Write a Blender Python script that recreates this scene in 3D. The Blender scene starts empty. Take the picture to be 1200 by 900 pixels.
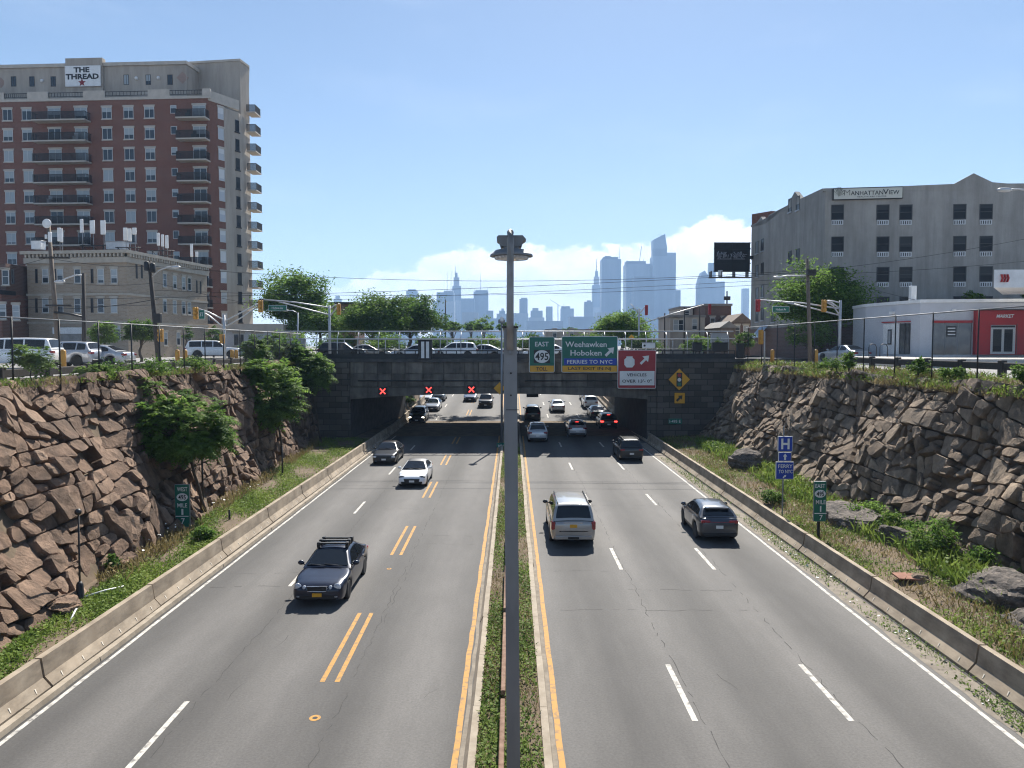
import bpy, math, random
import numpy as np
from mathutils import Vector, Matrix
R = math.radians
SC = bpy.context.scene
COL = SC.collection
rnd = random.Random(7)
CAMZ, F, PITCH = 8.8, 900.0, R(2.865)
cp, sp = math.cos(PITCH), math.sin(PITCH)

# ------------------------------------------------------------------ camera
cam = bpy.data.objects.new('camera', bpy.data.cameras.new('camera'))
COL.objects.link(cam)
cam.location = (0, 0, CAMZ)
cam.rotation_euler = (R(90) - PITCH, 0, 0)
cam.data.sensor_width = 36.0
cam.data.lens = 27.0
cam.data.clip_start = 0.1
cam.data.clip_end = 20000
SC.camera = cam

def ray(px, py):
    a, b = (px - 600) / F, (450 - py) / F
    return (a, cp + b * sp, -sp + b * cp)
def P(px, py, Y):            # point of the photo at distance Y ahead
    r = ray(px, py); t = Y / r[1]
    return Vector((r[0] * t, Y, CAMZ + r[2] * t))
def G(px, py, z=0.0):        # point of the photo on the level z
    r = ray(px, py); t = (z - CAMZ) / r[2]
    return Vector((r[0] * t, r[1] * t, z))
def H(px, py, a, b):         # point of the photo on the upright plane through plan points a, b
    r = ray(px, py)
    nx, ny = -(b[1] - a[1]), (b[0] - a[0])
    t = (a[0] * nx + a[1] * ny) / (r[0] * nx + r[1] * ny)
    return Vector((r[0] * t, r[1] * t, CAMZ + r[2] * t))

# ------------------------------------------------------------------ mesh helper
class MB:
    def __init__(s): s.v = []; s.f = []; s.m = []; s.sm = []
    def add(s, vs, fs, m=0, smooth=False):
        o = len(s.v); s.v += [tuple(v) for v in vs]
        for f in fs:
            s.f.append([i + o for i in f]); s.m.append(m); s.sm.append(smooth)
        return s
    def box(s, x0, x1, y0, y1, z0, z1, m=0):
        return s.add([(x0,y0,z0),(x1,y0,z0),(x1,y1,z0),(x0,y1,z0),(x0,y0,z1),(x1,y0,z1),(x1,y1,z1),(x0,y1,z1)],
              [(3,2,1,0),(4,5,6,7),(0,1,5,4),(1,2,6,5),(2,3,7,6),(3,0,4,7)], m)
    def bbox(s, x0, x1, y0, y1, z0, z1, b=0.02, m=0):   # box with chamfered edges
        vs = []; idx = {}
        for sx in (0,1):
            for sy in (0,1):
                for sz in (0,1):
                    cx, cy, cz = (x0,x1)[sx], (y0,y1)[sy], (z0,z1)[sz]
                    dx, dy, dz = (b,-b)[sx], (b,-b)[sy], (b,-b)[sz]
                    for k, p in enumerate([(cx,cy+dy,cz+dz),(cx+dx,cy,cz+dz),(cx+dx,cy+dy,cz)]):
                        idx[sx,sy,sz,k] = len(vs); vs.append(p)
        fs = []
        for a in (0,1):
            fs.append([idx[a,0,0,0],idx[a,1,0,0],idx[a,1,1,0],idx[a,0,1,0]])
            fs.append([idx[0,a,0,1],idx[1,a,0,1],idx[1,a,1,1],idx[0,a,1,1]])
            fs.append([idx[0,0,a,2],idx[1,0,a,2],idx[1,1,a,2],idx[0,1,a,2]])
            for c in (0,1):
                fs.append([idx[0,a,c,1],idx[1,a,c,1],idx[1,a,c,2],idx[0,a,c,2]])
                fs.append([idx[a,0,c,0],idx[a,1,c,0],idx[a,1,c,2],idx[a,0,c,2]])
                fs.append([idx[a,c,0,0],idx[a,c,1,0],idx[a,c,1,1],idx[a,c,0,1]])
                for d in (0,1): fs.append([idx[a,c,d,0],idx[a,c,d,1],idx[a,c,d,2]])
        return s.add(vs, fs, m)
    def prism(s, poly, z0, z1, m=0, mtop=None):           # plan polygon
        n = len(poly)
        s.add([(x,y,z0) for x,y in poly]+[(x,y,z1) for x,y in poly],
              [[i,(i+1)%n,n+(i+1)%n,n+i] for i in range(n)], m)
        o = len(s.v) - 2*n
        s.f.append([o+n+i for i in range(n)]); s.m.append(m if mtop is None else mtop); s.sm.append(False)
        s.f.append([o+n-1-i for i in range(n)]); s.m.append(m); s.sm.append(False)
        return s
    def yprism(s, poly, y0, y1, m=0):                     # elevation polygon (x, z), thick in y
        n = len(poly)
        return s.add([(x,y0,z) for x,z in poly]+[(x,y1,z) for x,z in poly],
              [[i,(i+1)%n,n+(i+1)%n,n+i] for i in range(n)]+[list(range(n-1,-1,-1)), [n+i for i in range(n)]], m)
    def xprism(s, poly, x0, x1, m=0):                     # section polygon (y, z), long in x
        n = len(poly)
        return s.add([(x0,y,z) for y,z in poly]+[(x1,y,z) for y,z in poly],
              [[i,(i+1)%n,n+(i+1)%n,n+i] for i in range(n)]+[list(range(n-1,-1,-1)), [n+i for i in range(n)]], m)
    def tube(s, pts, r, n=8, m=0, caps=True, smooth=True):
        pts = [Vector(p) for p in pts]
        rs = r if isinstance(r, (list, tuple)) else [r]*len(pts)
        o = len(s.v); k = len(pts)
        for i, p in enumerate(pts):
            d = (pts[min(i+1,k-1)] - pts[max(i-1,0)])
            d = d.normalized() if d.length > 1e-9 else Vector((0,0,1))
            a = d.cross(Vector((0,0,1)) if abs(d.z) < .9 else Vector((1,0,0))).normalized(); b = d.cross(a)
            for j in range(n):
                t = 2*math.pi*(j+.5)/n
                s.v.append(tuple(p + (a*math.cos(t) + b*math.sin(t))*rs[i]))
        for i in range(k-1):
            for j in range(n):
                s.f.append([o+i*n+j, o+i*n+(j+1)%n, o+(i+1)*n+(j+1)%n, o+(i+1)*n+j]); s.m.append(m); s.sm.append(smooth)
        if caps:
            for q in ([o+j for j in range(n-1,-1,-1)], [o+(k-1)*n+j for j in range(n)]):
                s.f.append(q); s.m.append(m); s.sm.append(False)
        return s
    def lathe(s, prof, c, axis='z', n=16, m=0, smooth=True):  # prof [(radius, along)]
        o = len(s.v); k = len(prof)
        for r, h in prof:
            for j in range(n):
                t = 2*math.pi*j/n; a, b = r*math.cos(t), r*math.sin(t)
                p = {'z':(a,b,h),'x':(h,a,b),'y':(a,h,b)}[axis]
                s.v.append((c[0]+p[0], c[1]+p[1], c[2]+p[2]))
        for i in range(k-1):
            for j in range(n):
                s.f.append([o+i*n+j, o+i*n+(j+1)%n, o+(i+1)*n+(j+1)%n, o+(i+1)*n+j]); s.m.append(m); s.sm.append(smooth)
        s.f.append([o+j for j in range(n)]); s.m.append(m); s.sm.append(False)
        s.f.append([o+(k-1)*n+j for j in range(n)]); s.m.append(m); s.sm.append(False)
        return s
    def ball(s, c, r, n=10, m=0):
        r = r if isinstance(r, (tuple,list)) else (r,r,r)
        o = len(s.v); k = n//2+1
        for i in range(k):
            ph = math.pi*i/(k-1)
            for j in range(n):
                t = 2*math.pi*j/n; q = max(math.sin(ph), .02)
                s.v.append((c[0]+r[0]*q*math.cos(t), c[1]+r[1]*q*math.sin(t), c[2]+r[2]*math.cos(ph)))
        for i in range(k-1):
            for j in range(n):
                s.f.append([o+i*n+j, o+i*n+(j+1)%n, o+(i+1)*n+(j+1)%n, o+(i+1)*n+j]); s.m.append(m); s.sm.append(True)
        return s
    def build(s, name, mats, parent=None, off=None, sharp=None):
        me = bpy.data.meshes.new(name)
        v = s.v
        if off is not None: v = [(a-off[0], b-off[1], c-off[2]) for a,b,c in v]
        me.from_pydata(v, [], s.f)
        mats = mats if isinstance(mats, (list,tuple)) else [mats]
        for m in mats: me.materials.append(m)
        me.polygons.foreach_set('material_index', s.m)
        me.polygons.foreach_set('use_smooth', s.sm)
        import bmesh
        bm = bmesh.new(); bm.from_mesh(me); bmesh.ops.recalc_face_normals(bm, faces=bm.faces); bm.to_mesh(me); bm.free()
        if sharp: me.set_sharp_from_angle(angle=R(sharp))
        me.update()
        o = bpy.data.objects.new(name, me); COL.objects.link(o)
        if parent is not None: o.parent = parent
        return o

def tag(o, label=None, cat=None, group=None, kind=None):
    if label: o['label'] = label
    if cat: o['category'] = cat
    if group: o['group'] = group
    if kind: o['kind'] = kind
    return o
def thing(name, label, cat, loc=(0,0,0), rz=0, group=None):
    o = bpy.data.objects.new(name, None); COL.objects.link(o)
    o.location = loc; o.rotation_euler = (0,0,rz); o.empty_display_size = .2
    return tag(o, label, cat, group)
def dup(o, parent=None):
    kids = list(o.children)
    c = o.copy(); COL.objects.link(c)
    if parent is not None: c.parent = parent
    for k in kids: dup(k, c)
    return c
def struct(name, mb, mats, **k):
    return tag(mb.build(name, mats, **k), kind='structure')

# ------------------------------------------------------------------ materials
def newmat(name):
    m = bpy.data.materials.new(name); m.use_nodes = True
    nt = m.node_tree; nt.nodes.clear()
    out = nt.nodes.new('ShaderNodeOutputMaterial')
    return m, nt, out
def N(nt, t, **k):
    n = nt.nodes.new(t)
    for a, v in k.items():
        if a in n.inputs: n.inputs[a].default_value = v
        else: setattr(n, a, v)
    return n
def c4(c): return (c[0], c[1], c[2], 1)
def noise_fac(nt, scale, detail=4, rough=.6, stretch=(1,1,1), coord='Object'):
    tc = N(nt, 'ShaderNodeTexCoord'); mp = N(nt, 'ShaderNodeMapping'); mp.inputs['Scale'].default_value = stretch
    nt.links.new(tc.outputs[coord], mp.inputs['Vector'])
    nz = N(nt, 'ShaderNodeTexNoise', Scale=scale, Detail=detail, Roughness=rough)
    nt.links.new(mp.outputs[0], nz.inputs['Vector'])
    return nz
def mat(name, c1, c2=None, scale=3.0, rough=.8, metal=0.0, bump=0.0, stretch=(1,1,1), coat=0.0, emit=None, spec=.5, bscale=None, lo=.35, hi=.65, grime=None):
    m, nt, out = newmat(name)
    b = N(nt, 'ShaderNodeBsdfPrincipled', Roughness=rough, Metallic=metal)
    b.inputs['Specular IOR Level'].default_value = spec
    b.inputs['Base Color'].default_value = c4(c1)
    if coat: b.inputs['Coat Weight'].default_value = coat; b.inputs['Coat Roughness'].default_value = .03
    if c2 is not None:
        nz = noise_fac(nt, scale, stretch=stretch)
        rp = N(nt, 'ShaderNodeValToRGB'); rp.color_ramp.elements[0].position = lo; rp.color_ramp.elements[1].position = hi
        rp.color_ramp.elements[0].color = c4(c1); rp.color_ramp.elements[1].color = c4(c2)
        nt.links.new(nz.outputs['Fac'], rp.inputs[0]); nt.links.new(rp.outputs[0], b.inputs['Base Color'])
    if grime and c2 is not None:      # stains and streaks: (scale, darkest factor, stretch)
        ng = noise_fac(nt, grime[0], detail=7, rough=.68, stretch=grime[2])
        mg = N(nt,'ShaderNodeMapRange'); mg.inputs[1].default_value=.36; mg.inputs[2].default_value=.60; mg.inputs[3].default_value=grime[1]; mg.inputs[4].default_value=1.06
        nt.links.new(ng.outputs['Fac'], mg.inputs[0])
        mm = N(nt,'ShaderNodeMix', data_type='RGBA', blend_type='MULTIPLY'); mm.inputs[0].default_value = 1
        nt.links.new(rp.outputs[0], mm.inputs[6]); nt.links.new(mg.outputs[0], mm.inputs[7]); nt.links.new(mm.outputs[2], b.inputs['Base Color'])
    if bump:
        nb = noise_fac(nt, bscale or scale*3, detail=6, stretch=stretch)
        bp = N(nt, 'ShaderNodeBump', Strength=min(1,bump), Distance=.05*max(1,bump))
        nt.links.new(nb.outputs['Fac'], bp.inputs['Height']); nt.links.new(bp.outputs[0], b.inputs['Normal'])
    if emit:
        b.inputs['Emission Color'].default_value = c4(emit[:3]); b.inputs['Emission Strength'].default_value = emit[3]
    nt.links.new(b.outputs[0], out.inputs[0])
    return m

M = {}
M['concrete'] = mat('concrete', (.36,.31,.25), (.46,.41,.34), 1.3, .9, bump=.15)
M['barrier'] = mat('barrier_concrete', (.27,.212,.150), (.375,.308,.228), .9, .9, bump=.12, stretch=(1,1,.25), grime=(1.3,.62,(1,.55,1.6)))
M['pale_mark'] = mat('pale_mark', (.58,.52,.43))
M['kerb'] = mat('kerb_concrete', (.25,.205,.150), (.35,.295,.225), 2.2, .9, bump=.2)
M['pave'] = mat('street_pavement', (.22,.21,.2), (.30,.29,.275), .35, .9, bump=.1)
M['lot'] = mat('pale_forecourt', (.42,.40,.37), (.5,.48,.45), .4, .9)
M['street'] = mat('street_asphalt', (.09,.09,.09), (.13,.13,.13), .5, .9)
M['white_paint'] = mat('white_road_paint', (.50,.47,.415), (.17,.16,.148), 5, .8, lo=.46, hi=.68)
M['yellow_paint'] = mat('yellow_road_paint', (.42,.215,.042), (.17,.12,.075), 5, .8, lo=.48, hi=.70)
M['crack'] = mat('tar_crack', (.03,.028,.026), (.05,.047,.043), 8, .9)
M['dirt'] = mat('verge_dirt', (.17,.125,.08), (.10,.072,.046), 1.1, 1, bump=.6)
M['gutter'] = mat('gutter_dirt', (.17,.145,.115), (.25,.215,.17), 2.5, 1, bump=.4)
M['galv'] = mat('galvanised_steel', (.30,.31,.33), (.22,.23,.245), 2.5, .55, .55, stretch=(1,1,.3))
M['pole_dark'] = mat('weathered_dark_steel', (.19,.195,.20), (.265,.27,.275), 1.6, .6, .4, stretch=(1,1,.25))
M['galv_light'] = mat('pale_steel', (.55,.56,.57), (.45,.46,.47), 3, .5, .3)
M['dark_metal'] = mat('dark_metal', (.022,.022,.024), (.035,.034,.033), 4, .55, .3)
M['black'] = mat('black_plastic', (.012,.012,.013), None, rough=.5)
M['rubber'] = mat('rubber', (.016,.016,.016), (.024,.023,.022), 9, .85)
M['alloy'] = mat('alloy_rim', (.5,.5,.52), None, rough=.3, metal=.85)
M['chrome'] = mat('chrome', (.8,.8,.82), None, rough=.12, metal=1)
M['car_glass'] = mat('car_glass', (.012,.015,.019), None, rough=.05, coat=.15, spec=.4)
M['head_lens'] = mat('headlamp_lens', (.7,.72,.74), (.35,.36,.38), 18, .1, coat=1)
M['tail_lens'] = mat('tail_lamp_lens', (.30,.008,.012), (.18,.006,.01), 14, .15, coat=1)
M['brake_on'] = mat('brake_lamp_lit', (.6,.02,.02), None, rough=.2, emit=(1,.05,.04,2.2))
M['lamp_on'] = mat('headlamp_lit', (.8,.8,.75), None, rough=.2, emit=(1,.93,.78,3.0))
M['wood_pole'] = mat('weathered_wood', (.13,.10,.078), (.19,.155,.125), 5, .9, stretch=(4,4,.4), bump=.3)
M['dark_wood'] = mat('creosoted_wood', (.035,.03,.027), (.06,.05,.045), 5, .9, stretch=(4,4,.4))
M['rust'] = mat('rusty_steel', (.13,.065,.035), (.24,.145,.095), 5, .85, bump=.2)
M['bark'] = mat('bark', (.10,.075,.055), (.055,.042,.032), 6, .95, bump=.6, stretch=(3,3,.6))
M['white'] = mat('white_enamel', (.78,.78,.77), (.68,.68,.67), 2, .5)
M['grey_panel'] = mat('grey_panel', (.30,.31,.33), (.36,.37,.39), 1, .6)
M['sign_green'] = mat('sign_green', (.006,.115,.075), (.008,.135,.09), .8, .45)
M['sign_blue'] = mat('sign_blue', (.012,.045,.33), (.014,.055,.37), .8, .45)
M['sign_red'] = mat('sign_red', (.30,.014,.020), (.35,.02,.026), .8, .45)
M['sign_yellow'] = mat('sign_yellow', (.72,.36,.02), (.62,.30,.02), .8, .5)
M['sign_white'] = mat('sign_white', (.74,.74,.72), (.66,.66,.64), 1.2, .5)
M['sign_black'] = mat('sign_black', (.012,.012,.012), (.02,.02,.02), 2, .5)
M['sig_yellow'] = mat('signal_yellow', (.55,.27,.03), (.45,.22,.03), 2, .5)
M['red_x'] = mat('lit_red_lane_signal', (.8,.05,.03), None, rough=.4, emit=(1,.06,.05,1.5))
M['sig_red_lit'] = mat('signal_red_lens', (.5,.03,.02), None, rough=.3, emit=(1,.08,.05,.8))

def paint(name, c, metal=.3, rough=.28):
    m = mat('paint_'+name, c, tuple(min(1,x*1.12+.002) for x in c), 1.5, rough, metal, coat=.55 if name in ('black','navy') else 1)
    return m
PAINT = {k: paint(k, *v) for k, v in dict(
    navy=((.006,.010,.026),.3), silver=((.33,.32,.305),.4), bluegrey=((.042,.048,.060),.4), white=((.80,.80,.79),0.0), black=((.004,.004,.005),.0),
    grey=((.20,.21,.225),.5), palesilver=((.46,.47,.49),.4), darkred=((.10,.012,.014),.3), tan=((.30,.27,.23),.4), darkblue=((.012,.02,.05),.3)).items()}

# facade materials
def brick_mat(name, c1, c2, mortar, sc, bw=.5, rh=.25, rough=.9, bump=.3, coord='Object', uvfix=True, msize=.02, vary=None):
    """Brick pattern that follows any upright wall: u = along the wall (from normal), v = z."""
    m, nt, out = newmat(name)
    b = N(nt, 'ShaderNodeBsdfPrincipled', Roughness=rough)
    tc = N(nt, 'ShaderNodeTexCoord'); ge = N(nt, 'ShaderNodeNewGeometry')
    sx = N(nt, 'ShaderNodeSeparateXYZ'); sn = N(nt, 'ShaderNodeSeparateXYZ')
    nt.links.new(tc.outputs['Object'], sx.inputs[0]); nt.links.new(ge.outputs['True Normal'], sn.inputs[0])
    # u = x*|ny| + y*|nx|
    a1 = N(nt,'ShaderNodeMath',operation='ABSOLUTE'); a2 = N(nt,'ShaderNodeMath',operation='ABSOLUTE')
    nt.links.new(sn.outputs['Y'], a1.inputs[0]); nt.links.new(sn.outputs['X'], a2.inputs[0])
    m1 = N(nt,'ShaderNodeMath',operation='MULTIPLY'); m2 = N(nt,'ShaderNodeMath',operation='MULTIPLY'); ad = N(nt,'ShaderNodeMath',operation='ADD')
    nt.links.new(sx.outputs['X'], m1.inputs[0]); nt.links.new(a1.outputs[0], m1.inputs[1])
    nt.links.new(sx.outputs['Y'], m2.inputs[0]); nt.links.new(a2.outputs[0], m2.inputs[1])
    nt.links.new(m1.outputs[0], ad.inputs[0]); nt.links.new(m2.outputs[0], ad.inputs[1])
    cb = N(nt,'ShaderNodeCombineXYZ'); nt.links.new(ad.outputs[0], cb.inputs[0]); nt.links.new(sx.outputs['Z'], cb.inputs[1])
    br = N(nt,'ShaderNodeTexBrick'); br.inputs['Scale'].default_value = sc; br.inputs['Mortar Size'].default_value = msize
    br.inputs['Brick Width'].default_value = bw; br.inputs['Row Height'].default_value = rh
    br.inputs['Color1'].default_value = c4(c1); br.inputs['Color2'].default_value = c4(c2); br.inputs['Mortar'].default_value = c4(mortar)
    nt.links.new(cb.outputs[0], br.inputs['Vector'])
    nz = noise_fac(nt, .35, detail=5)
    mr = N(nt,'ShaderNodeMapRange'); mr.inputs[3].default_value = .78; mr.inputs[4].default_value = 1.22
    nt.links.new(nz.outputs['Fac'], mr.inputs[0])
    mx = N(nt,'ShaderNodeMix', data_type='RGBA', blend_type='MULTIPLY'); mx.inputs[0].default_value = 1
    nt.links.new(br.outputs['Color'], mx.inputs[6]); nt.links.new(mr.outputs[0], mx.inputs[7])
    nt.links.new(mx.outputs[2], b.inputs['Base Color'])
    if bump:
        bp = N(nt,'ShaderNodeBump', Strength=bump, Distance=.03, invert=True)
        nt.links.new(br.outputs['Fac'], bp.inputs['Height']); nt.links.new(bp.outputs[0], b.inputs['Normal'])
    nt.links.new(b.outputs[0], out.inputs[0])
    return m
M['red_brick'] = brick_mat('red_brick', (.148,.055,.039), (.20,.077,.053), (.21,.14,.11), 1.0, .42, .15, bump=.2)
M['dark_brick'] = brick_mat('dark_brick', (.10,.055,.045), (.14,.075,.06), (.16,.12,.10), 1.0, .42, .15, bump=.2)
M['tan_brick'] = brick_mat('tan_brick', (.29,.225,.16), (.37,.295,.215), (.35,.30,.25), 1.0, .42, .15, bump=.2)
M['ashlar'] = brick_mat('dark_block_stone', (.055,.047,.039), (.125,.108,.09), (.026,.023,.02), 1.0, 1.15, .52, bump=.8, msize=.025)  # dark stone blocks with darker joints
M['beige'] = mat('beige_stucco', (.42,.37,.315), (.36,.315,.265), .5, .9, stretch=(1,1,.3), grime=(.8,.80,(1,1,.12)))
M['limestone'] = mat('limestone_trim', (.50,.45,.39), (.42,.38,.33), 1.2, .9)
M['grey_stucco'] = mat('grey_stucco', (.265,.25,.228), (.31,.295,.27), .6, .9, bump=.25, bscale=6, grime=(.9,.78,(1,1,.10)))
M['tan_stone'] = mat('tan_stone_trim', (.46,.41,.34), (.38,.335,.275), 1.5, .9)
M['market_grey'] = mat('pale_grey_cladding', (.50,.51,.54), (.55,.56,.59), .8, .6)
M['market_red'] = mat('red_cladding', (.42,.022,.026), (.37,.02,.024), .8, .5)
M['frame_white'] = mat('window_frame_white', (.55,.55,.54), None, rough=.6)
M['frame_dark'] = mat('window_frame_dark', (.05,.05,.05), None, rough=.6)
M['roof_grey'] = mat('flat_roof', (.18,.17,.16), (.25,.24,.23), .7, .9)
M['roof_brown'] = mat('shingle_roof', (.12,.09,.07), (.18,.14,.11), 2, .9)

def glass_mat(name, base, blind, rough=.1, spec=.5):
    """Window pane: dark reflective glass with a blind of random drop behind it (differs per object)."""
    m, nt, out = newmat(name)
    b = N(nt,'ShaderNodeBsdfPrincipled', Roughness=rough); b.inputs['Specular IOR Level'].default_value = spec
    oi = N(nt,'ShaderNodeObjectInfo'); tc = N(nt,'ShaderNodeTexCoord'); sx = N(nt,'ShaderNodeSeparateXYZ')
    nt.links.new(tc.outputs['Generated'], sx.inputs[0])
    gt = N(nt,'ShaderNodeMath',operation='GREATER_THAN'); nt.links.new(sx.outputs['Z'], gt.inputs[0])
    mr = N(nt,'ShaderNodeMapRange'); mr.inputs[3].default_value = -.1; mr.inputs[4].default_value = 1.35
    nt.links.new(oi.outputs['Random'], mr.inputs[0]); nt.links.new(mr.outputs[0], gt.inputs[1])
    mx = N(nt,'ShaderNodeMix', data_type='RGBA'); nt.links.new(gt.outputs[0], mx.inputs[0])
    mx.inputs[6].default_value = c4(base); mx.inputs[7].default_value = c4(blind)
    nt.links.new(mx.outputs[2], b.inputs['Base Color']); nt.links.new(b.outputs[0], out.inputs[0])
    return m
M['pane'] = glass_mat('window_pane', (.035,.045,.055), (.33,.36,.37))
M['pane_dark'] = glass_mat('window_pane_dark', (.010,.011,.014), (.03,.031,.033), .3, .2)
M['pane_reflecting'] = glass_mat('window_pane_reflecting', (.45,.47,.5), (.6,.6,.6))  # pale base colour paints the bright reflection in the tower's side windows
M['shop_glass'] = mat('shop_glass', (.05,.055,.06), (.16,.16,.155), .8, .06, coat=.5)

def leaf_mat(name, dark, light, trans=.35):
    m, nt, out = newmat(name)
    at = N(nt,'ShaderNodeAttribute', attribute_name='tone')
    rp = N(nt,'ShaderNodeValToRGB'); rp.color_ramp.elements[0].color = c4(dark); rp.color_ramp.elements[1].color = c4(light)
    nt.links.new(at.outputs['Fac'], rp.inputs[0])
    d = N(nt,'ShaderNodeBsdfPrincipled', Roughness=.6); d.inputs['Specular IOR Level'].default_value = .12
    t = N(nt,'ShaderNodeBsdfTranslucent'); ms = N(nt,'ShaderNodeMixShader'); ms.inputs[0].default_value = trans
    nt.links.new(rp.outputs[0], d.inputs['Base Color']); nt.links.new(rp.outputs[0], t.inputs['Color'])
    nt.links.new(d.outputs[0], ms.inputs[1]); nt.links.new(t.outputs[0], ms.inputs[2]); nt.links.new(ms.outputs[0], out.inputs[0])
    return m
M['leaf'] = leaf_mat('leaf_green', (.060,.125,.022), (.21,.32,.07), .58)
M['leaf_dark'] = leaf_mat('leaf_dark_green', (.040,.088,.019), (.14,.23,.05), .55)
M['leaf_bright'] = leaf_mat('leaf_bright_green', (.05,.11,.018), (.18,.27,.06), .5)
M['grass'] = leaf_mat('verge_weeds', (.085,.15,.022), (.23,.30,.065), .4)
M['dry_grass'] = leaf_mat('dry_grass', (.16,.13,.05), (.30,.24,.12), .3)
M['median_grass'] = leaf_mat('median_weeds', (.075,.135,.025), (.20,.27,.065), .45)

def stone_mat(name, a, b_, c_):
    m, nt, out = newmat(name)
    at = N(nt,'ShaderNodeAttribute', attribute_name='tone')
    rp = N(nt,'ShaderNodeValToRGB'); e = rp.color_ramp.elements
    e[0].color = c4(a); e[1].color = c4(c_); x = e.new(.5); x.color = c4(b_)
    nt.links.new(at.outputs['Fac'], rp.inputs[0])
    nz = noise_fac(nt, 1.6, detail=7, rough=.65)
    mr = N(nt,'ShaderNodeMapRange'); mr.inputs[1].default_value = .3; mr.inputs[2].default_value = .7; mr.inputs[3].default_value = .42; mr.inputs[4].default_value = 1.5
    nt.links.new(nz.outputs['Fac'], mr.inputs[0])
    mx = N(nt,'ShaderNodeMix', data_type='RGBA', blend_type='MULTIPLY'); mx.inputs[0].default_value = 1
    nt.links.new(rp.outputs[0], mx.inputs[6]); nt.links.new(mr.outputs[0], mx.inputs[7])
    b = N(nt,'ShaderNodeBsdfPrincipled', Roughness=.92)
    nt.links.new(mx.outputs[2], b.inputs['Base Color'])
    nb = noise_fac(nt, 3.6, detail=9, rough=.72)
    bp = N(nt,'ShaderNodeBump', Strength=1.0, Distance=.15)
    nt.links.new(nb.outputs['Fac'], bp.inputs['Height']); nt.links.new(bp.outputs[0], b.inputs['Normal'])
    nt.links.new(b.outputs[0], out.inputs[0])
    return m
M['stone_brown'] = stone_mat('brown_rubble_stone', (.125,.077,.049), (.190,.120,.078), (.285,.190,.128))
M['stone_grey'] = stone_mat('grey_brown_rubble_stone', (.145,.102,.067), (.215,.156,.106), (.32,.243,.170))
M['stone_dark'] = stone_mat('dark_bedrock', (.07,.06,.052), (.12,.10,.085), (.22,.18,.145))

def asphalt():
    m, nt, out = newmat('worn_asphalt')
    b = N(nt,'ShaderNodeBsdfPrincipled', Roughness=.85)
    tc = N(nt,'ShaderNodeTexCoord')
    n1 = noise_fac(nt, .5, detail=6, stretch=(1,.08,1)); n2 = noise_fac(nt, 16, detail=6, rough=.75); n3 = noise_fac(nt, .9, detail=7, rough=.7, stretch=(1,.35,1))
    rp = N(nt,'ShaderNodeValToRGB'); rp.color_ramp.elements[0].position = .32; rp.color_ramp.elements[1].position = .68
    rp.color_ramp.elements[0].color = (.078,.073,.068,1); rp.color_ramp.elements[1].color = (.114,.107,.099,1)
    nt.links.new(n1.outputs['Fac'], rp.inputs[0])
    # wheel-track / oil banding across the lanes: cosine of x with lane width 3.42
    sx = N(nt,'ShaderNodeSeparateXYZ'); nt.links.new(tc.outputs['Object'], sx.inputs[0])
    mu = N(nt,'ShaderNodeMath',operation='MULTIPLY_ADD'); mu.inputs[1].default_value = 2*math.pi/3.45; mu.inputs[2].default_value = -2*math.pi*1.0/3.45
    nt.links.new(sx.outputs['X'], mu.inputs[0])
    co = N(nt,'ShaderNodeMath',operation='COSINE'); nt.links.new(mu.outputs[0], co.inputs[0])
    n4 = noise_fac(nt, .6, detail=3, stretch=(1,.05,1))
    m4 = N(nt,'ShaderNodeMath',operation='MULTIPLY'); nt.links.new(co.outputs[0], m4.inputs[0]); nt.links.new(n4.outputs['Fac'], m4.inputs[1])
    a = N(nt,'ShaderNodeMapRange'); a.inputs[1].default_value = -.6; a.inputs[2].default_value = .6; a.inputs[3].default_value = .62; a.inputs[4].default_value = 1.2
    nt.links.new(m4.outputs[0], a.inputs[0])
    s2 = N(nt,'ShaderNodeMapRange'); s2.inputs[1].default_value=.3; s2.inputs[2].default_value=.7; s2.inputs[3].default_value = .74; s2.inputs[4].default_value = 1.26
    nt.links.new(n2.outputs['Fac'], s2.inputs[0])
    s3 = N(nt,'ShaderNodeMapRange'); s3.inputs[1].default_value=.3; s3.inputs[2].default_value=.7; s3.inputs[3].default_value = .86; s3.inputs[4].default_value = 1.10
    nt.links.new(n3.outputs['Fac'], s3.inputs[0])
    p1 = N(nt,'ShaderNodeMath',operation='MULTIPLY'); p2 = N(nt,'ShaderNodeMath',operation='MULTIPLY')
    nt.links.new(a.outputs[0], p1.inputs[0]); nt.links.new(s2.outputs[0], p1.inputs[1]); nt.links.new(p1.outputs[0], p2.inputs[0]); nt.links.new(s3.outputs[0], p2.inputs[1])
    mx = N(nt,'ShaderNodeMix', data_type='RGBA', blend_type='MULTIPLY'); mx.inputs[0].default_value = 1
    nt.links.new(rp.outputs[0], mx.inputs[6]); nt.links.new(p2.outputs[0], mx.inputs[7])
    nt.links.new(mx.outputs[2], b.inputs['Base Color'])
    bp = N(nt,'ShaderNodeBump', Strength=.35, Distance=.01); nt.links.new(n2.outputs['Fac'], bp.inputs['Height']); nt.links.new(bp.outputs[0], b.inputs['Normal'])
    nt.links.new(b.outputs[0], out.inputs[0])
    return m
M['asphalt'] = asphalt()

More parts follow.
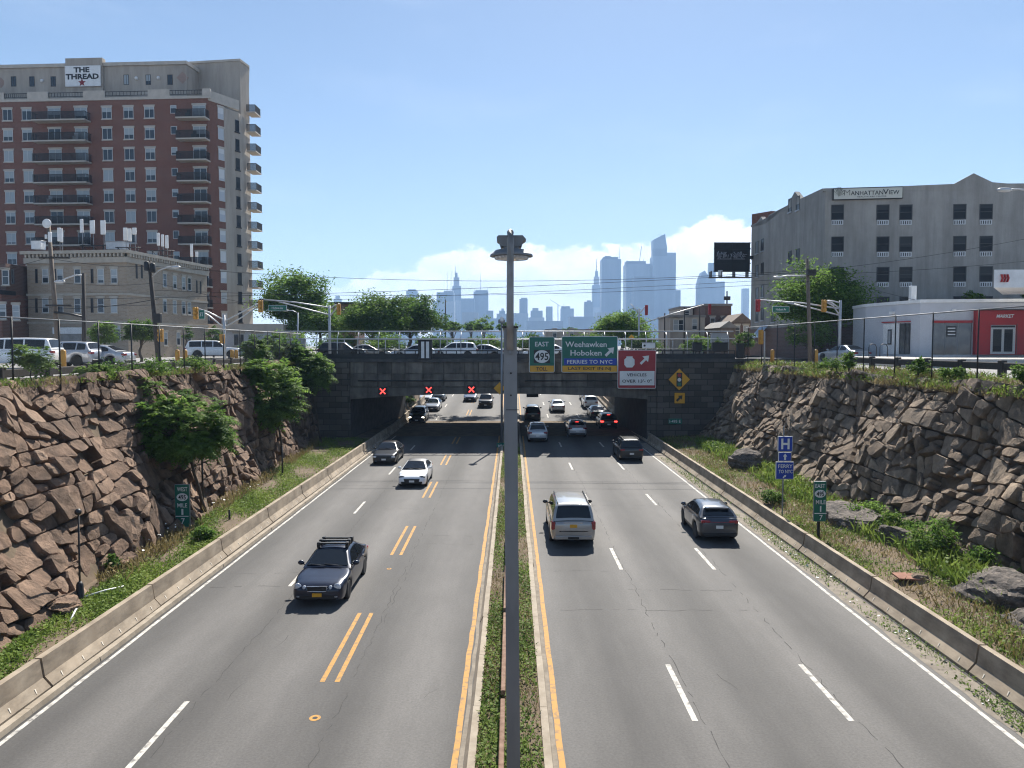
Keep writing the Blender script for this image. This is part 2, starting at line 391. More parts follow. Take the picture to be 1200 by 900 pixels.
def girder_mat(k=1.0):
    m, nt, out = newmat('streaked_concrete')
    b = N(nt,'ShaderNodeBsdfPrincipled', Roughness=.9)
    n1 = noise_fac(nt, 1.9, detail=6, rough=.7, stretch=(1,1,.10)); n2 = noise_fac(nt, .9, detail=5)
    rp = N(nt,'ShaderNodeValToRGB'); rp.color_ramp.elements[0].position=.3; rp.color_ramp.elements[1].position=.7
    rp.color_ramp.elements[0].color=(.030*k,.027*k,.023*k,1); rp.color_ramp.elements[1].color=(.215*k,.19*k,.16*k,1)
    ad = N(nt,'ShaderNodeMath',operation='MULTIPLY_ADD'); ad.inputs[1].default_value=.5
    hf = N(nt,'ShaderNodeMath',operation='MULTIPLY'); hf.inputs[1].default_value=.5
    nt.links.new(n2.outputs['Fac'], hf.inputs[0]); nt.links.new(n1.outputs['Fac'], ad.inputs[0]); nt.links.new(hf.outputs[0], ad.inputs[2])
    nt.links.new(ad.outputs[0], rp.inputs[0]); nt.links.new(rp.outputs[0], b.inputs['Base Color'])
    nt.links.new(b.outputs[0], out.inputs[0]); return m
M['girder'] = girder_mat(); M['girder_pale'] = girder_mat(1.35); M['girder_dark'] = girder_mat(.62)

def chain_mat():
    m, nt, out = newmat('chain_link_wire')
    tc = N(nt,'ShaderNodeTexCoord'); sx = N(nt,'ShaderNodeSeparateXYZ'); nt.links.new(tc.outputs['Object'], sx.inputs[0])
    hor = N(nt,'ShaderNodeMath',operation='ADD'); nt.links.new(sx.outputs['X'], hor.inputs[0]); nt.links.new(sx.outputs['Y'], hor.inputs[1])
    outs = []
    for op in ('ADD','SUBTRACT'):
        a = N(nt,'ShaderNodeMath',operation=op); nt.links.new(hor.outputs[0], a.inputs[0]); nt.links.new(sx.outputs['Z'], a.inputs[1])
        b = N(nt,'ShaderNodeMath',operation='MULTIPLY'); b.inputs[1].default_value = 1/.075; nt.links.new(a.outputs[0], b.inputs[0])
        f = N(nt,'ShaderNodeMath',operation='FRACT'); nt.links.new(b.outputs[0], f.inputs[0])
        l = N(nt,'ShaderNodeMath',operation='LESS_THAN'); l.inputs[1].default_value = .06; nt.links.new(f.outputs[0], l.inputs[0]); outs.append(l)
    mx = N(nt,'ShaderNodeMath',operation='MAXIMUM'); nt.links.new(outs[0].outputs[0], mx.inputs[0]); nt.links.new(outs[1].outputs[0], mx.inputs[1])
    t = N(nt,'ShaderNodeBsdfTransparent'); p = N(nt,'ShaderNodeBsdfPrincipled', Roughness=.6); p.inputs['Base Color'].default_value=(.08,.08,.08,1)
    ms = N(nt,'ShaderNodeMixShader'); nt.links.new(mx.outputs[0], ms.inputs[0]); nt.links.new(t.outputs[0], ms.inputs[1]); nt.links.new(p.outputs[0], ms.inputs[2])
    nt.links.new(ms.outputs[0], out.inputs[0]); return m
M['chain'] = chain_mat()

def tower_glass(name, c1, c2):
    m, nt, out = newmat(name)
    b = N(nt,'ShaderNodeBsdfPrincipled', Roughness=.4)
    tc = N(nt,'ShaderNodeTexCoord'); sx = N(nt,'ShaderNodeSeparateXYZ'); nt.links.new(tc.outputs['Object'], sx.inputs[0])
    nz = noise_fac(nt, .055, detail=4, rough=.75, stretch=(1,1,.05))  # vertical facade bands, their contrast also standing in for shaded facets
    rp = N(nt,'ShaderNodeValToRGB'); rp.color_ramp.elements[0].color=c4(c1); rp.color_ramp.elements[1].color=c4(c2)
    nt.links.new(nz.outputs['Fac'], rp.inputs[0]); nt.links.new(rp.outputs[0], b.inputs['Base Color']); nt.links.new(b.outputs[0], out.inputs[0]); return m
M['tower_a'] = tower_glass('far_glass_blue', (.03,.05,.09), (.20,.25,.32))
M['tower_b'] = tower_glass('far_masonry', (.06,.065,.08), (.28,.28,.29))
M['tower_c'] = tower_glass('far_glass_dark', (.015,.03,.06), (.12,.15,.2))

# ------------------------------------------------------------------ text
FONT_CACHE = {}
def text_mesh(body, mat_, x0, x1, z0, z1, name='lettering', bold=0.0, shear=0.0, parent=None, y=0.0, fit=True):
    """Lettering whose bounding box fills x0..x1, z0..z1 facing -Y, as a mesh part."""
    cu = bpy.data.curves.new(name, 'FONT'); cu.body = body; cu.size = 1; cu.offset = bold; cu.extrude = .0; cu.resolution_u = 2; cu.shear = shear
    o = bpy.data.objects.new(name, cu); COL.objects.link(o)
    dg = bpy.context.evaluated_depsgraph_get(); me = bpy.data.meshes.new_from_object(o.evaluated_get(dg))
    bpy.data.objects.remove(o); bpy.data.curves.remove(cu)
    n = len(me.vertices); a = np.empty(n*3); me.vertices.foreach_get('co', a); a = a.reshape(n,3)
    lo, hi = a.min(0), a.max(0)
    u = (a[:,0]-lo[0])/(hi[0]-lo[0]); w = (a[:,1]-lo[1])/max(1e-6,hi[1]-lo[1])
    a2 = np.stack([x0+u*(x1-x0), np.full(n, y), z0+w*(z1-z0)], 1)
    me.vertices.foreach_set('co', a2.ravel()); me.materials.clear(); me.materials.append(mat_); me.update()
    ob = bpy.data.objects.new(name, me); COL.objects.link(ob)
    if parent is not None: ob.parent = parent
    return ob
# ------------------------------------------------------------------ terrain
def rz(Y):
    if Y < 80: return 0.0
    d = Y - 80
    return .05*d - .35*(1-math.exp(-d/7.0))
def section(Y, k):
    z = rz(Y)
    if k == 'open':
        f = (Y-20)/50
        lb = -14.35 - 3.5*f
        return [(-6000,7.4),(-60,7.4),(-20.9,7.4),(-19.1-.9*f,7.15),(lb-.35,.25),(-13.2,.32),(-12.36,.30),(-12.34,-.05),(12.84,-.05),(12.86,.22),(14.6,.42),(18.4,.55),(21.5,6.55),(20.75,6.85),(22.4,7.35),(60,7.4),(6000,7.4)]
    if k == 'cut':
        return [(-6000,7.4),(-60,7.4),(-20.5,7.4),(-15.6,7.3),(-13.3,z+1.2),(-13.0,z+.5),(-12.36,z+.3),(-12.34,z-.05),(12.44,z-.05),(12.46,z+.3),(12.7,z+1.4),(13.0,z+2.4),(16.0,7.2),(19.0,7.3),(22.4,7.4),(60,7.4),(6000,7.4)]
    return [(x,7.4) for x,_ in section(Y,'open')]
secs = [(-6000,'flat'),(-60,'flat'),(-59.9,'open')] + [(y,'open') for y in (-20,0,20,35,50,69.9)] + [(89.9,'cut')] + [(y,'cut') for y in (95,100,110,125,150,199)] + [(200,'flat'),(6000,'flat')]
g = MB(); rows = []
for Y, k in secs:
    s = section(Y, k); rows.append([(x, Y, z) for x, z in s])
nc = len(rows[0])
for r in rows: g.v += r
for i in range(len(rows)-1):
    for j in range(nc-1):
        open_ = secs[i][1] in ('open','cut') and secs[i+1][1] in ('open','cut')
        g.f.append([i*nc+j, i*nc+j+1, (i+1)*nc+j+1, (i+1)*nc+j]); g.sm.append(False)
        g.m.append(1 if open_ and 2 <= j <= 13 else 0)
struct('ground', g, [M['pave'], M['dirt']])

ys = list(range(-50, 80, 5)) + list(range(80, 200, 3))
def strip(mb, x0, x1, y0, y1, z, m=0, step=3.0, wob=0.0, dx=0.0):
    n = max(1, int(math.ceil((y1-y0)/step))); o = len(mb.v)
    for i in range(n+1):
        y = y0+(y1-y0)*i/n; w = wob*(rnd.random()-.5)
        e = dx*(min(y,90)-18); mb.v.append((x0+w+e, y, rz(y)+z)); mb.v.append((x1+w*.6+e, y, rz(y)+z))
    for i in range(n):
        mb.f.append([o+2*i, o+2*i+1, o+2*i+3, o+2*i+2]); mb.m.append(m); mb.sm.append(False)
road = MB(); strip(road, -11.9, 12.4, -50, 199, 0.0)
struct('road', road, M['asphalt'])
# painted lines
wl = MB(); strip(wl, -11.36, -11.25, -40, 190, .004, wob=.03, step=1.2); strip(wl, 11.18, 11.30, -40, 190, .004, wob=.02, step=1.5)
for k in range(-4, 13):
    for x in (4.3, 7.97): strip(wl, x-.07, x+.07, 17.6+12.2*k, 20.8+12.2*k, .004)
    strip(wl, -8.10, -7.97, 15.5+12.2*k, 18.6+12.2*k, .004, dx=-.011)
struct('white_lane_markings', wl, M['white_paint'])
yl = MB(); strip(yl, -1.29, -1.15, -40, 190, .004, wob=.04, step=.8); strip(yl, .98, 1.12, -40, 190, .004, wob=.03, step=.8)
for k in range(-4, 13):
    for x in (-4.96, -4.57): strip(yl, x-.065, x+.065, 19.7+12.2*k, 24.9+12.2*k, .004, dx=-.008)
struct('yellow_lane_markings', yl, M['yellow_paint'])
# tar cracks and joints
ck = MB()
def crack(pts, w, z=.0025):
    P_ = []
    for (a, b) in zip(pts[:-1], pts[1:]):
        L = math.hypot(b[0]-a[0], b[1]-a[1]); n = max(2, int(L/.28))
        for i in range(n):
            t = i/n; q = rnd.uniform(-1,1)*.06
            nx, ny = -(b[1]-a[1])/L, (b[0]-a[0])/L
            P_.append((a[0]+(b[0]-a[0])*t+nx*q, a[1]+(b[1]-a[1])*t+ny*q, nx, ny))
    o = len(ck.v); k = 0
    for x, y, nx, ny in P_:
        h = w*rnd.uniform(.15, .8)*.42
        ck.v += [(x-nx*h, y-ny*h, rz(y)+z), (x+nx*h, y+ny*h, rz(y)+z)]
    for i in range(len(P_)-1):
        if rnd.random() < .25: continue
        ck.f.append([o+2*i, o+2*i+1, o+2*i+3, o+2*i+2]); ck.m.append(0); ck.sm.append(False)
for x, ya, yb in ((8.16,-5,66),(4.46,12,66),(-4.2,8,66),(-7.75,16,70),(-4.05,24,36)):
    crack([(x+rnd.uniform(-.05,.05), y) for y in np.arange(ya, yb, 4.0)], .05)
for x0, x1, y, w in ((-11,-8.2,27.6,.09),(-8,-6.6,27.7,.04),(-11,-8,29.3,.03),(1.3,4.4,29.6,.035),(4.2,8.2,27.3,.05),(1.6,8.4,25.2,.05),(2.2,7.6,42,.04),(4.8,7.8,41.2,.03),
                     (-4.2,-1.4,33.8,.04),(-3.6,-1.5,35.2,.05),(-7.6,-4.6,41,.025),(-11,-8,48,.03),(4.5,8,53,.03),(1.4,4.2,50,.03),(-4,-1.5,52,.04),(8.2,11,47,.02)):
    crack([(x0, y), ((x0+x1)/2, y+rnd.uniform(-.15,.15)), (x1, y+rnd.uniform(-.2,.2))], w)
for i in range(8):
    x = rnd.uniform(-10.5, 10.5); y = rnd.uniform(15, 55)
    if abs(x) < 1.6: continue
    crack([(x, y), (x+rnd.uniform(-.5,.5), y+rnd.uniform(.8,2.0))], .03)
struct('road_cracks', ck, M['crack'])
# core-hole ring in the left lanes
cr = MB()
for (x, y, k) in ((-4.66, 17.75, .8), (-4.85, 29.9, .55)):
    n = 20; o = len(cr.v)
    for i in range(n):
        t = 2*math.pi*i/n
        cr.v += [(x+k*.17*math.cos(t), y+k*.19*math.sin(t), .005), (x+k*.08*math.cos(t), y+k*.08*math.sin(t), .005)]
    for i in range(n):
        j = (i+1)%n; cr.f.append([o+2*i, o+2*j, o+2*j+1, o+2*i+1]); cr.m.append(0); cr.sm.append(False)
    cr.f.append([o+2*i+1 for i in range(n)]); cr.m.append(1); cr.sm.append(False)
struct('road_ring_marks', cr, [M['yellow_paint'], M['crack']])
# gutters, kerbs, median
gt = MB(); strip(gt, 11.42, 12.2, -40, 69, .006, wob=.12, step=.9); strip(gt, -11.78, -11.66, -40, 70, .006, m=1); strip(gt, -11.47, -11.41, -40, 70, .006, m=1, wob=.05, step=.8); strip(gt, 12.13, 12.22, -40, 69, .011, m=1, wob=.03, step=.8)
strip(gt, -1.12, -1.02, -40, 70, .006, wob=.06, step=.8); strip(gt, .84, .97, -40, 70, .006, wob=.06, step=.8)
struct('gutter_dirt', gt, [M['gutter'], M['crack']])
kb = MB()
def kerb(x0, x1, h, y0=-40, y1=190, seg=3.05, slope=0.0):
    y = y0
    while y < y1:
        a, b = y+.006, y+seg-.006; d = rnd.uniform(-.012,.012)
        sec = [(x0, 0), (x1, 0), (x1-(slope if slope<0 else 0)*0, h), (x0+slope, h)] if slope >= 0 else [(x0,0),(x1,0),(x1+slope,h),(x0,h)]
        n = 4; za, zb_ = rz(a), rz(b)
        kb.add([(x+d,a,z+za) for x,z in sec]+[(x+d,b,z+zb_) for x,z in sec], [[i,(i+1)%n,n+(i+1)%n,n+i] for i in range(n)]+[[3,2,1,0],[4,5,6,7]])
        y += seg
kerb(-1.02, -.76, .20, slope=.10); kerb(.66, .86, .18, slope=-.03); kerb(-11.67, -11.46, .13, y1=69.5, slope=-.03)
struct('median_kerb', kb, M['kerb'])
md = MB(); n = 240; 
for i in range(n):
    y0, y1 = -30+i*1.0, -29+i*1.0
    if y1 > 190: break
    md.add([(-.765,y0,.13+rz(y0)),(.665,y0,.13+rz(y0)),(.665,y1,.13+rz(y1)),(-.765,y1,.13+rz(y1))], [[0,1,2,3]])
struct('median_soil', md, M['dirt'])
# ------------------------------------------------------------------ numpy foliage helpers
def quads_mesh(name, V, tone, m, parent=None, k=4, smooth=False):
    """V: (n, k, 3) polygons; tone: (n,)"""
    n = V.shape[0]
    me = bpy.data.meshes.new(name)
    me.vertices.add(n*k); me.vertices.foreach_set('co', V.astype(np.float32).ravel())
    me.loops.add(n*k); me.loops.foreach_set('vertex_index', np.arange(n*k, dtype=np.int32))
    me.polygons.add(n); me.polygons.foreach_set('loop_start', np.arange(0, n*k, k, dtype=np.int32)); me.polygons.foreach_set('loop_total', np.full(n, k, dtype=np.int32))
    at = me.attributes.new('tone', 'FLOAT', 'FACE'); at.data.foreach_set('value', np.clip(tone,0,1).astype(np.float32))
    me.materials.append(m); me.update(calc_edges=True)
    o = bpy.data.objects.new(name, me); COL.objects.link(o)
    if parent is not None: o.parent = parent
    return o
def unit(a): return a/np.maximum(1e-9, np.linalg.norm(a, axis=-1, keepdims=True))
def leaves(g, C, size, up=.4, aspect=.45, droop=0.0):
    """diamond leaves at centres C (n,3) -> (n,4,3)"""
    n = len(C); d = g.normal(size=(n,3)); d[:,2] = d[:,2]*.6 - droop; d = unit(d)
    q = unit(np.cross(d, g.normal(size=(n,3)) + np.array([0,0,up*3])))
    L = (size*g.uniform(.6,1.35,n))[:,None]
    return np.stack([C-d*L*.5, C+q*L*aspect*.5+d*L*.05, C+d*L*.5, C-q*L*aspect*.5+d*L*.05], 1)
def crown(name, c, rad, n_clump, n_leaf, size, m, parent, seed, flat=.0, hollow=.55, off=None, lean=(0,0), droop=0.0, clump_r=.26):
    g = np.random.default_rng(seed)
    u = unit(g.normal(size=(n_clump,3))); r = g.uniform(hollow, 1.0, n_clump)**.7
    u[:,2] = np.where(u[:,2] < -.3, u[:,2]*.5, u[:,2])
    cc = u*r[:,None]*g.uniform(.82,1.12,(n_clump,1))
    rad = np.array(rad, float); cc = cc*rad
    cr_ = g.uniform(.6, 1.4, n_clump)*clump_r*rad.mean()
    tone_c = np.clip(.42 + .2*g.normal(size=n_clump), 0, 1)
    idx = g.integers(0, n_clump, n_leaf)
    off_ = g.normal(size=(n_leaf,3))*np.array([1,1,.62])*.6
    C = cc[idx] + off_*cr_[idx][:,None]
    C = C + np.array(c)
    t = tone_c[idx] + .14*g.normal(size=n_leaf)
    o = quads_mesh(name, leaves(g, C, size, droop=droop), t, m, parent)
    return o, cc + np.array(c)
def fronds(name, c, rad, n_frond, m, parent, seed, length=.8, pairs=8, lw=.16, ll=.3, hollow=.45, tone0=.45):
    """compound leaves: each frond an arching stalk with paired leaflets"""
    g = np.random.default_rng(seed)
    ncl = max(8, n_frond//9)
    u = unit(g.normal(size=(ncl,3))); u[:,2] = np.where(u[:,2] < -.2, u[:,2]*.4, u[:,2])
    cl = u*(g.uniform(hollow,1.0,(ncl,1))**.6)*np.array(rad)*.9 + np.array(c)
    ctone = np.clip(tone0+.2*g.normal(size=ncl),0,1)
    V = []; T = []
    idx = g.integers(0, ncl, n_frond)
    B = cl[idx] + g.normal(size=(n_frond,3))*.08*np.mean(rad)
    D = unit(g.normal(size=(n_frond,3))*np.array([1,1,.35]) + unit(B-np.array(c))*.5 + np.array([0,0,.25]))
    L = length*g.uniform(.65,1.25,n_frond)
    for k in range(pairs):
        s = (k+.7)/pairs
        pos = B + D*(L*s)[:,None] - np.array([0,0,1])*(L*.45*s*s)[:,None]
        dirn = unit(D - np.array([0,0,1])*(.9*s))
        side = unit(np.cross(dirn, np.array([0,0,1.0]) + .2*g.normal(size=(n_frond,3))))
        w = ll*math.sin(math.pi*(.25+.65*s))
        for sg in (-1, 1):
            ld = unit(side*sg + dirn*.45 - np.array([0,0,.25]) + .12*g.normal(size=(n_frond,3)))
            tip = pos + ld*w
            b = unit(np.cross(ld, unit(np.cross(dirn, side))))*lw*.5*w/ll
            V.append(np.stack([pos, pos+ld*w*.45+b, tip, pos+ld*w*.45-b], 1)); T.append(ctone[idx]+.1*g.normal(size=n_frond))
    return quads_mesh(name, np.concatenate(V), np.concatenate(T), m, parent), cl
def trunk(name, base, top, r0, r1, tips, m, parent, seed=1, bend=.15, limb=.35):
    mb = MB(); rr = random.Random(seed); base = Vector(base); top = Vector(top); n = 7; pts = []
    for i in range(n+1):
        t = i/n; w = math.sin(t*math.pi)
        pts.append(base.lerp(top, t) + Vector((rr.uniform(-1,1), rr.uniform(-1,1), 0))*bend*w)
    mb.tube(pts, [r0+(r1-r0)*i/n for i in range(n+1)], 8)
    for tp in tips:
        tp = Vector(tp); s = pts[rr.randint(n//2, n)]
        mid = s.lerp(tp, .5) + Vector((rr.uniform(-.2,.2), rr.uniform(-.2,.2), .15*(tp-s).length))
        mb.tube([s, mid, tp], [r1*.8*limb*2, r1*limb*1.2, r1*.25], 5)
    return mb.build(name, m, parent)
def make_tree(name, label, base, cz, rad, r0, seed, leafm='leaf', n_clump=60, n_leaf=6000, size=.28, hollow=.5, group=None, cat='tree', top=None, clump_r=.26, coff=(0,0)):
    t = thing(name, label, cat, base, 0, group)
    o, cc = crown('crown', (coff[0],coff[1],cz), rad, n_clump, n_leaf, size, M[leafm], t, seed, hollow=hollow, clump_r=clump_r)
    trunk('trunk', (0,0,-.1), (coff[0],coff[1],cz), r0, r0*.35, cc[:14], M['bark'], t, seed)
    return t
def frond_tree(name, label, base, cz, rad, r0, seed, n_frond, leafm='leaf', length=.8, ll=.3, lw=.13, cat='tree', group=None, coff=(0,0), pairs=8, tone0=.45):
    t = thing(name, label, cat, base, 0, group)
    o, cl = fronds('crown', (coff[0],coff[1],cz), rad, n_frond, M[leafm], t, seed, length=length, ll=ll, lw=lw, pairs=pairs, tone0=tone0)
    trunk('trunk', (0,0,-.1), (coff[0],coff[1],cz+rad[2]*.4), r0, r0*.4, cl[:16], M['bark'], t, seed, bend=.12)
    return t
def weeds(name, label, sampler, n, hmin, hmax, w, m, seed, broad=.5, leafs=.12, kind='stuff', parent=None):
    """n weed tufts: upright blades and small broad leaves, rooted at sampler(g, n) -> (n,3), scale (n,)"""
    g = np.random.default_rng(seed); B, sc_ = sampler(g, n); n = len(B)
    nb = int(n*(1-broad)); V = []; T = []
    tone_b = np.clip(.5+.22*np.sin(B[:,1]*1.3+B[:,0]*2.1)+.2*g.normal(size=n),0,1)
    if nb:
        b = B[:nb]; h = (g.uniform(hmin,hmax,nb)*sc_[:nb])[:,None]; d = g.normal(size=(nb,3))*.35; d[:,2] = 1; d = unit(d)
        s = unit(np.cross(d, g.normal(size=(nb,3))))*w*.5
        bend = g.normal(size=(nb,3))*np.array([.22,.22,0])*h
        V.append(np.stack([b-s, b+s, b+d*h*.6+s*.6+bend*.3, b+d*h+bend], 1)); T.append(tone_b[:nb])
    if nb < n:
        b = B[nb:].copy(); k = n-nb; b[:,2] += g.uniform(.0,1,k)**1.5*hmax*.8*sc_[nb:]
        V.append(leaves(g, b, leafs, up=.9, aspect=.6)); T.append(tone_b[nb:]+.1)
    o = quads_mesh(name, np.concatenate(V), np.concatenate(T), M[m], parent)
    if parent is None: tag(o, label, 'weeds' if label else None, kind=kind)
    return o

# ------------------------------------------------------------------ dry-stone walls of big rubble blocks
def clip(poly, px, py, nx, ny):      # keep side where (p - q).n <= 0
    out = []; n = len(poly)
    for i in range(n):
        a, b = poly[i], poly[(i+1)%n]
        da = (a[0]-px)*nx+(a[1]-py)*ny; db = (b[0]-px)*nx+(b[1]-py)*ny
        if da <= 0: out.append(a)
        if (da < 0 < db) or (db < 0 < da):
            t = da/(da-db); out.append((a[0]+(b[0]-a[0])*t, a[1]+(b[1]-a[1])*t))
    return out
def rubble_wall(name, label, side, xb, xt, z0, z1, u0, u1, sizes, m, seed, top_fade=0.0):
    r = random.Random(seed)
    S = 7.6
    mb = MB(); tones = []
    def W(u, v, d):
        t = v/S; f = (u-20)/50
        bx, tx = xb(f), xt(f)
        x = bx+(tx-bx)*t; z = z0+(z1-z0)*t
        bul = .26*math.sin(u*.5+v*.7+seed)+.16*math.sin(u*1.1-v*1.3)
        nx, nz = (1,.42) if side < 0 else (-1,.42)
        l = math.hypot(nx,nz); d = d+bul
        return (x+nx/l*d, u, z+nz/l*d)
    def area(p):
        return abs(sum(p[i][0]*p[(i+1)%len(p)][1]-p[(i+1)%len(p)][0]*p[i][1] for i in range(len(p))))/2
    cells = []
    def split(p, th, dep):
        a = area(p)
        lim = sizes[0]*math.exp(r.gauss(0,.55))
        if a < lim or dep > 9 or len(p) < 3:
            if a > .03: cells.append((p, th))
            return
        cx = sum(q[0] for q in p)/len(p); cy = sum(q[1] for q in p)/len(p)
        def ext(an):
            k = [q[0]*.72*math.cos(an)+q[1]*math.sin(an) for q in p]; return max(k)-min(k)
        e0, e1 = ext(th), ext(th+math.pi/2)
        an = (th if e0*r.uniform(.88,1.08) > e1 else th+math.pi/2) + r.gauss(0,.13)
        nx, ny = math.cos(an), math.sin(an); m = ext(an)*r.uniform(-.16,.16)
        qx, qy = cx+nx*m, cy+ny*m
        split(clip(p, qx, qy, nx, ny), th+r.gauss(0,.10), dep+1); split(clip(p, qx, qy, -nx, -ny), th+r.gauss(0,.10), dep+1)
    u = u0
    edge = [r.uniform(-.3,.3) for _ in range(4)]
    while u < u1:
        w = min(r.uniform(2.6,4.2), u1-u)
        if u1-u-w < 1.2: w = u1-u
        nxt = [0,0,0,0] if u+w >= u1-.01 else [r.uniform(-.5,.5) for _ in range(4)]
        vs_ = [-.3+ (S+.5)*k/3 for k in range(4)]
        for k in range(3):
            va, vb = vs_[k], vs_[k+1]
            p = [(u+edge[k],va),(u+w+nxt[k],va),(u+w+nxt[k+1],vb),(u+edge[k+1],vb)]
            split(p, r.gauss(sizes[1],.28), 0)
        u += w; edge = nxt
    for poly, th in cells:
        if r.random() < .03: continue
        cx = sum(p[0] for p in poly)/len(poly); cy = sum(p[1] for p in poly)/len(poly)
        rad = sum(math.hypot(p[0]-cx,p[1]-cy) for p in poly)/len(poly)
        # knock the sharp corners off, then break the edges up
        cut = []
        n = len(poly)
        for k in range(n):
            a, b, c = poly[k-1], poly[k], poly[(k+1)%n]
            la, lc = math.hypot(a[0]-b[0],a[1]-b[1]), math.hypot(c[0]-b[0],c[1]-b[1])
            q = min(r.uniform(.04,.20), la*.4, lc*.4)
            if la < 1e-4 or lc < 1e-4: continue
            cut += [(b[0]+(a[0]-b[0])*q/la, b[1]+(a[1]-b[1])*q/la), (b[0]+(c[0]-b[0])*q/lc, b[1]+(c[1]-b[1])*q/lc)]
        ring = []; n = len(cut)
        if n < 4: continue
        for k in range(n):
            a, b = cut[k], cut[(k+1)%n]; L = math.hypot(b[0]-a[0], b[1]-a[1]); q = max(1, int(L/.33))
            for e in range(q):
                t = e/q; j_ = 0 if e == 0 else .035
                ring.append((a[0]+(b[0]-a[0])*t+r.uniform(-j_,j_), a[1]+(b[1]-a[1])*t+r.uniform(-j_,j_)))
        gap = min(.16, r.uniform(.012,.05)/max(.2,rad)*(1 if r.random() < .8 else 2))
        dep = r.uniform(.02,.30) if r.random() < .85 else r.uniform(-.15,.0); tx, ty = r.gauss(0,.09), r.gauss(-.04,.10)
        tone = min(1,max(0,r.gauss(.48,.26)))
        n = len(ring)
        def dd_(p, e=0): return dep + tx*(p[0]-cx) + ty*(p[1]-cy) + e
        r0 = [(cx+(p[0]-cx)*(1-gap), cy+(p[1]-cy)*(1-gap)) for p in ring]
        bv = min(.12, .035/max(.2,rad))
        r1 = [(cx+(p[0]-cx)*(1-bv), cy+(p[1]-cy)*(1-bv)) for p in r0]
        o = len(mb.v)
        mb.v += [W(p[0],p[1],-.45) for p in r0]
        mb.v += [W(p[0],p[1],max(-.2,dd_(p,-.045-r.random()*.04))) for p in r0]
        mb.v += [W(p[0],p[1],dd_(p,r.uniform(-.018,.018))) for p in r1]
        ang = r.uniform(0,math.pi); rl = rad*r.uniform(.15,.4)
        i1 = (cx+rl*math.cos(ang), cy+rl*math.sin(ang)); i2 = (cx-rl*math.cos(ang), cy-rl*math.sin(ang))
        mb.v += [W(*i1, dd_(i1, r.uniform(-.03,.06))), W(*i2, dd_(i2, r.uniform(-.03,.06)))]
        A1, A2 = o+3*n, o+3*n+1
        fs = []
        for k in range(n):
            k2 = (k+1)%n
            fs.append([o+k, o+k2, o+n+k2, o+n+k]); fs.append([o+n+k, o+n+k2, o+2*n+k2, o+2*n+k])
        near = [0 if math.hypot(p[0]-i1[0],p[1]-i1[1]) < math.hypot(p[0]-i2[0],p[1]-i2[1]) else 1 for p in r1]
        for k in range(n):
            k2 = (k+1)%n
            a = (A1,A2)[near[k]]; b = (A1,A2)[near[k2]]
            fs.append([o+2*n+k, o+2*n+k2, b])
            if a != b: fs.append([o+2*n+k, b, a])
        for f in fs:
            mb.f.append(f); mb.m.append(0); mb.sm.append(False); tones.append(tone)
    # dark earth behind the joints
    o = len(mb.v); k = 0; US = np.arange(u0-.5, u1+.2, 1.0)
    for u in US:
        for t in range(9): mb.v.append(W(u, S*t/8, -.38))
    for a in range(len(US)-1):
        for t in range(8):
            mb.f.append([o+a*9+t, o+(a+1)*9+t, o+(a+1)*9+t+1, o+a*9+t+1]); mb.m.append(1); mb.sm.append(False); tones.append(.1)
    ob = mb.build(name, [m, M['dirt']])
    at = ob.data.attributes.new('tone','FLOAT','FACE'); at.data.foreach_set('value', tones)
    return tag(ob, label, 'stone wall')
LW = rubble_wall('rubble_wall', 'big brown stone rubble wall on the left of the sunken road', -1, lambda f: -14.3-3.5*f, lambda f: -18.7-.9*f, .15, 7.3, 14, 69.9, (.70,-.2), M['stone_brown'], 3)
RW = rubble_wall('rubble_wall', 'grey brown stone rubble wall on the right below the market', 1, lambda f: 17.6-.2*f, lambda f: 20.6+.1*f, .3, 7.0, 18, 69.9, (.62,.12), M['stone_grey'], 11)

def boulder(name, label, c, rad, seed, m, cuts=14, n=3):
    import bmesh
    r = random.Random(seed); bm = bmesh.new(); bmesh.ops.create_icosphere(bm, subdivisions=5, radius=1)
    pl = []
    for i in range(cuts):
        d = Vector((r.gauss(0,1), r.gauss(0,1), r.gauss(0,.8))).normalized(); pl.append((d, r.uniform(.55,.95)))
    from mathutils import noise as mn
    for v in bm.verts:
        p = v.co.copy()
        for d, h in pl:
            k = p.dot(d)
            if k > h: p -= d*(k-h)
        p += p.normalized()*(.10*mn.fractal(p*2.2+Vector((seed,0,0)), 1.0, 2.0, 4))
        # bedding layers: each stratum stands out by its own amount
        lz = p.z*3.2+.5*p.x+.25*mn.noise(p*1.5); k = math.floor(lz); h = (math.sin(k*12.9898+seed)*43758.5453)%1
        q = 1+.16*(h-.5)+.05*(lz-k-.5); p.x *= q; p.y *= q; p += p.normalized()*(.05*abs(mn.noise(p*5+Vector((0,seed,0)))))
        v.co = Vector((p.x*rad[0], p.y*rad[1], p.z*rad[2]))
    me = bpy.data.meshes.new(name); bm.to_mesh(me); bm.free(); me.materials.append(m)
    at = me.attributes.new('tone','FLOAT','FACE'); at.data.foreach_set('value', [min(1,max(0,.5+.2*r.gauss(0,1))) for _ in me.polygons])
    o = bpy.data.objects.new(name, me); COL.objects.link(o); o.location = c
    return tag(o, label, 'rock')
boulder('rock_outcrop', 'dark striped boulder beside the far end of the right barrier', (16.0,52.0,.75), (1.3,1.2,1.0), 2, M['stone_dark'])
boulder('rock_outcrop', 'low dark rock ledge behind the green east mile sign', (16.1,36.0,.6), (1.5,2.2,.8), 5, M['stone_dark'])
boulder('rock_outcrop', 'small dark rock in the weeds below the right wall', (16.4,32.2,.6), (.9,1.0,.65), 8, M['stone_dark'])
boulder('rock_outcrop', 'big flat topped bedrock ledge in the right corner of the verge', (16.3,25.3,.15), (2.0,2.6,1.25), 13, M['stone_dark'], 24)
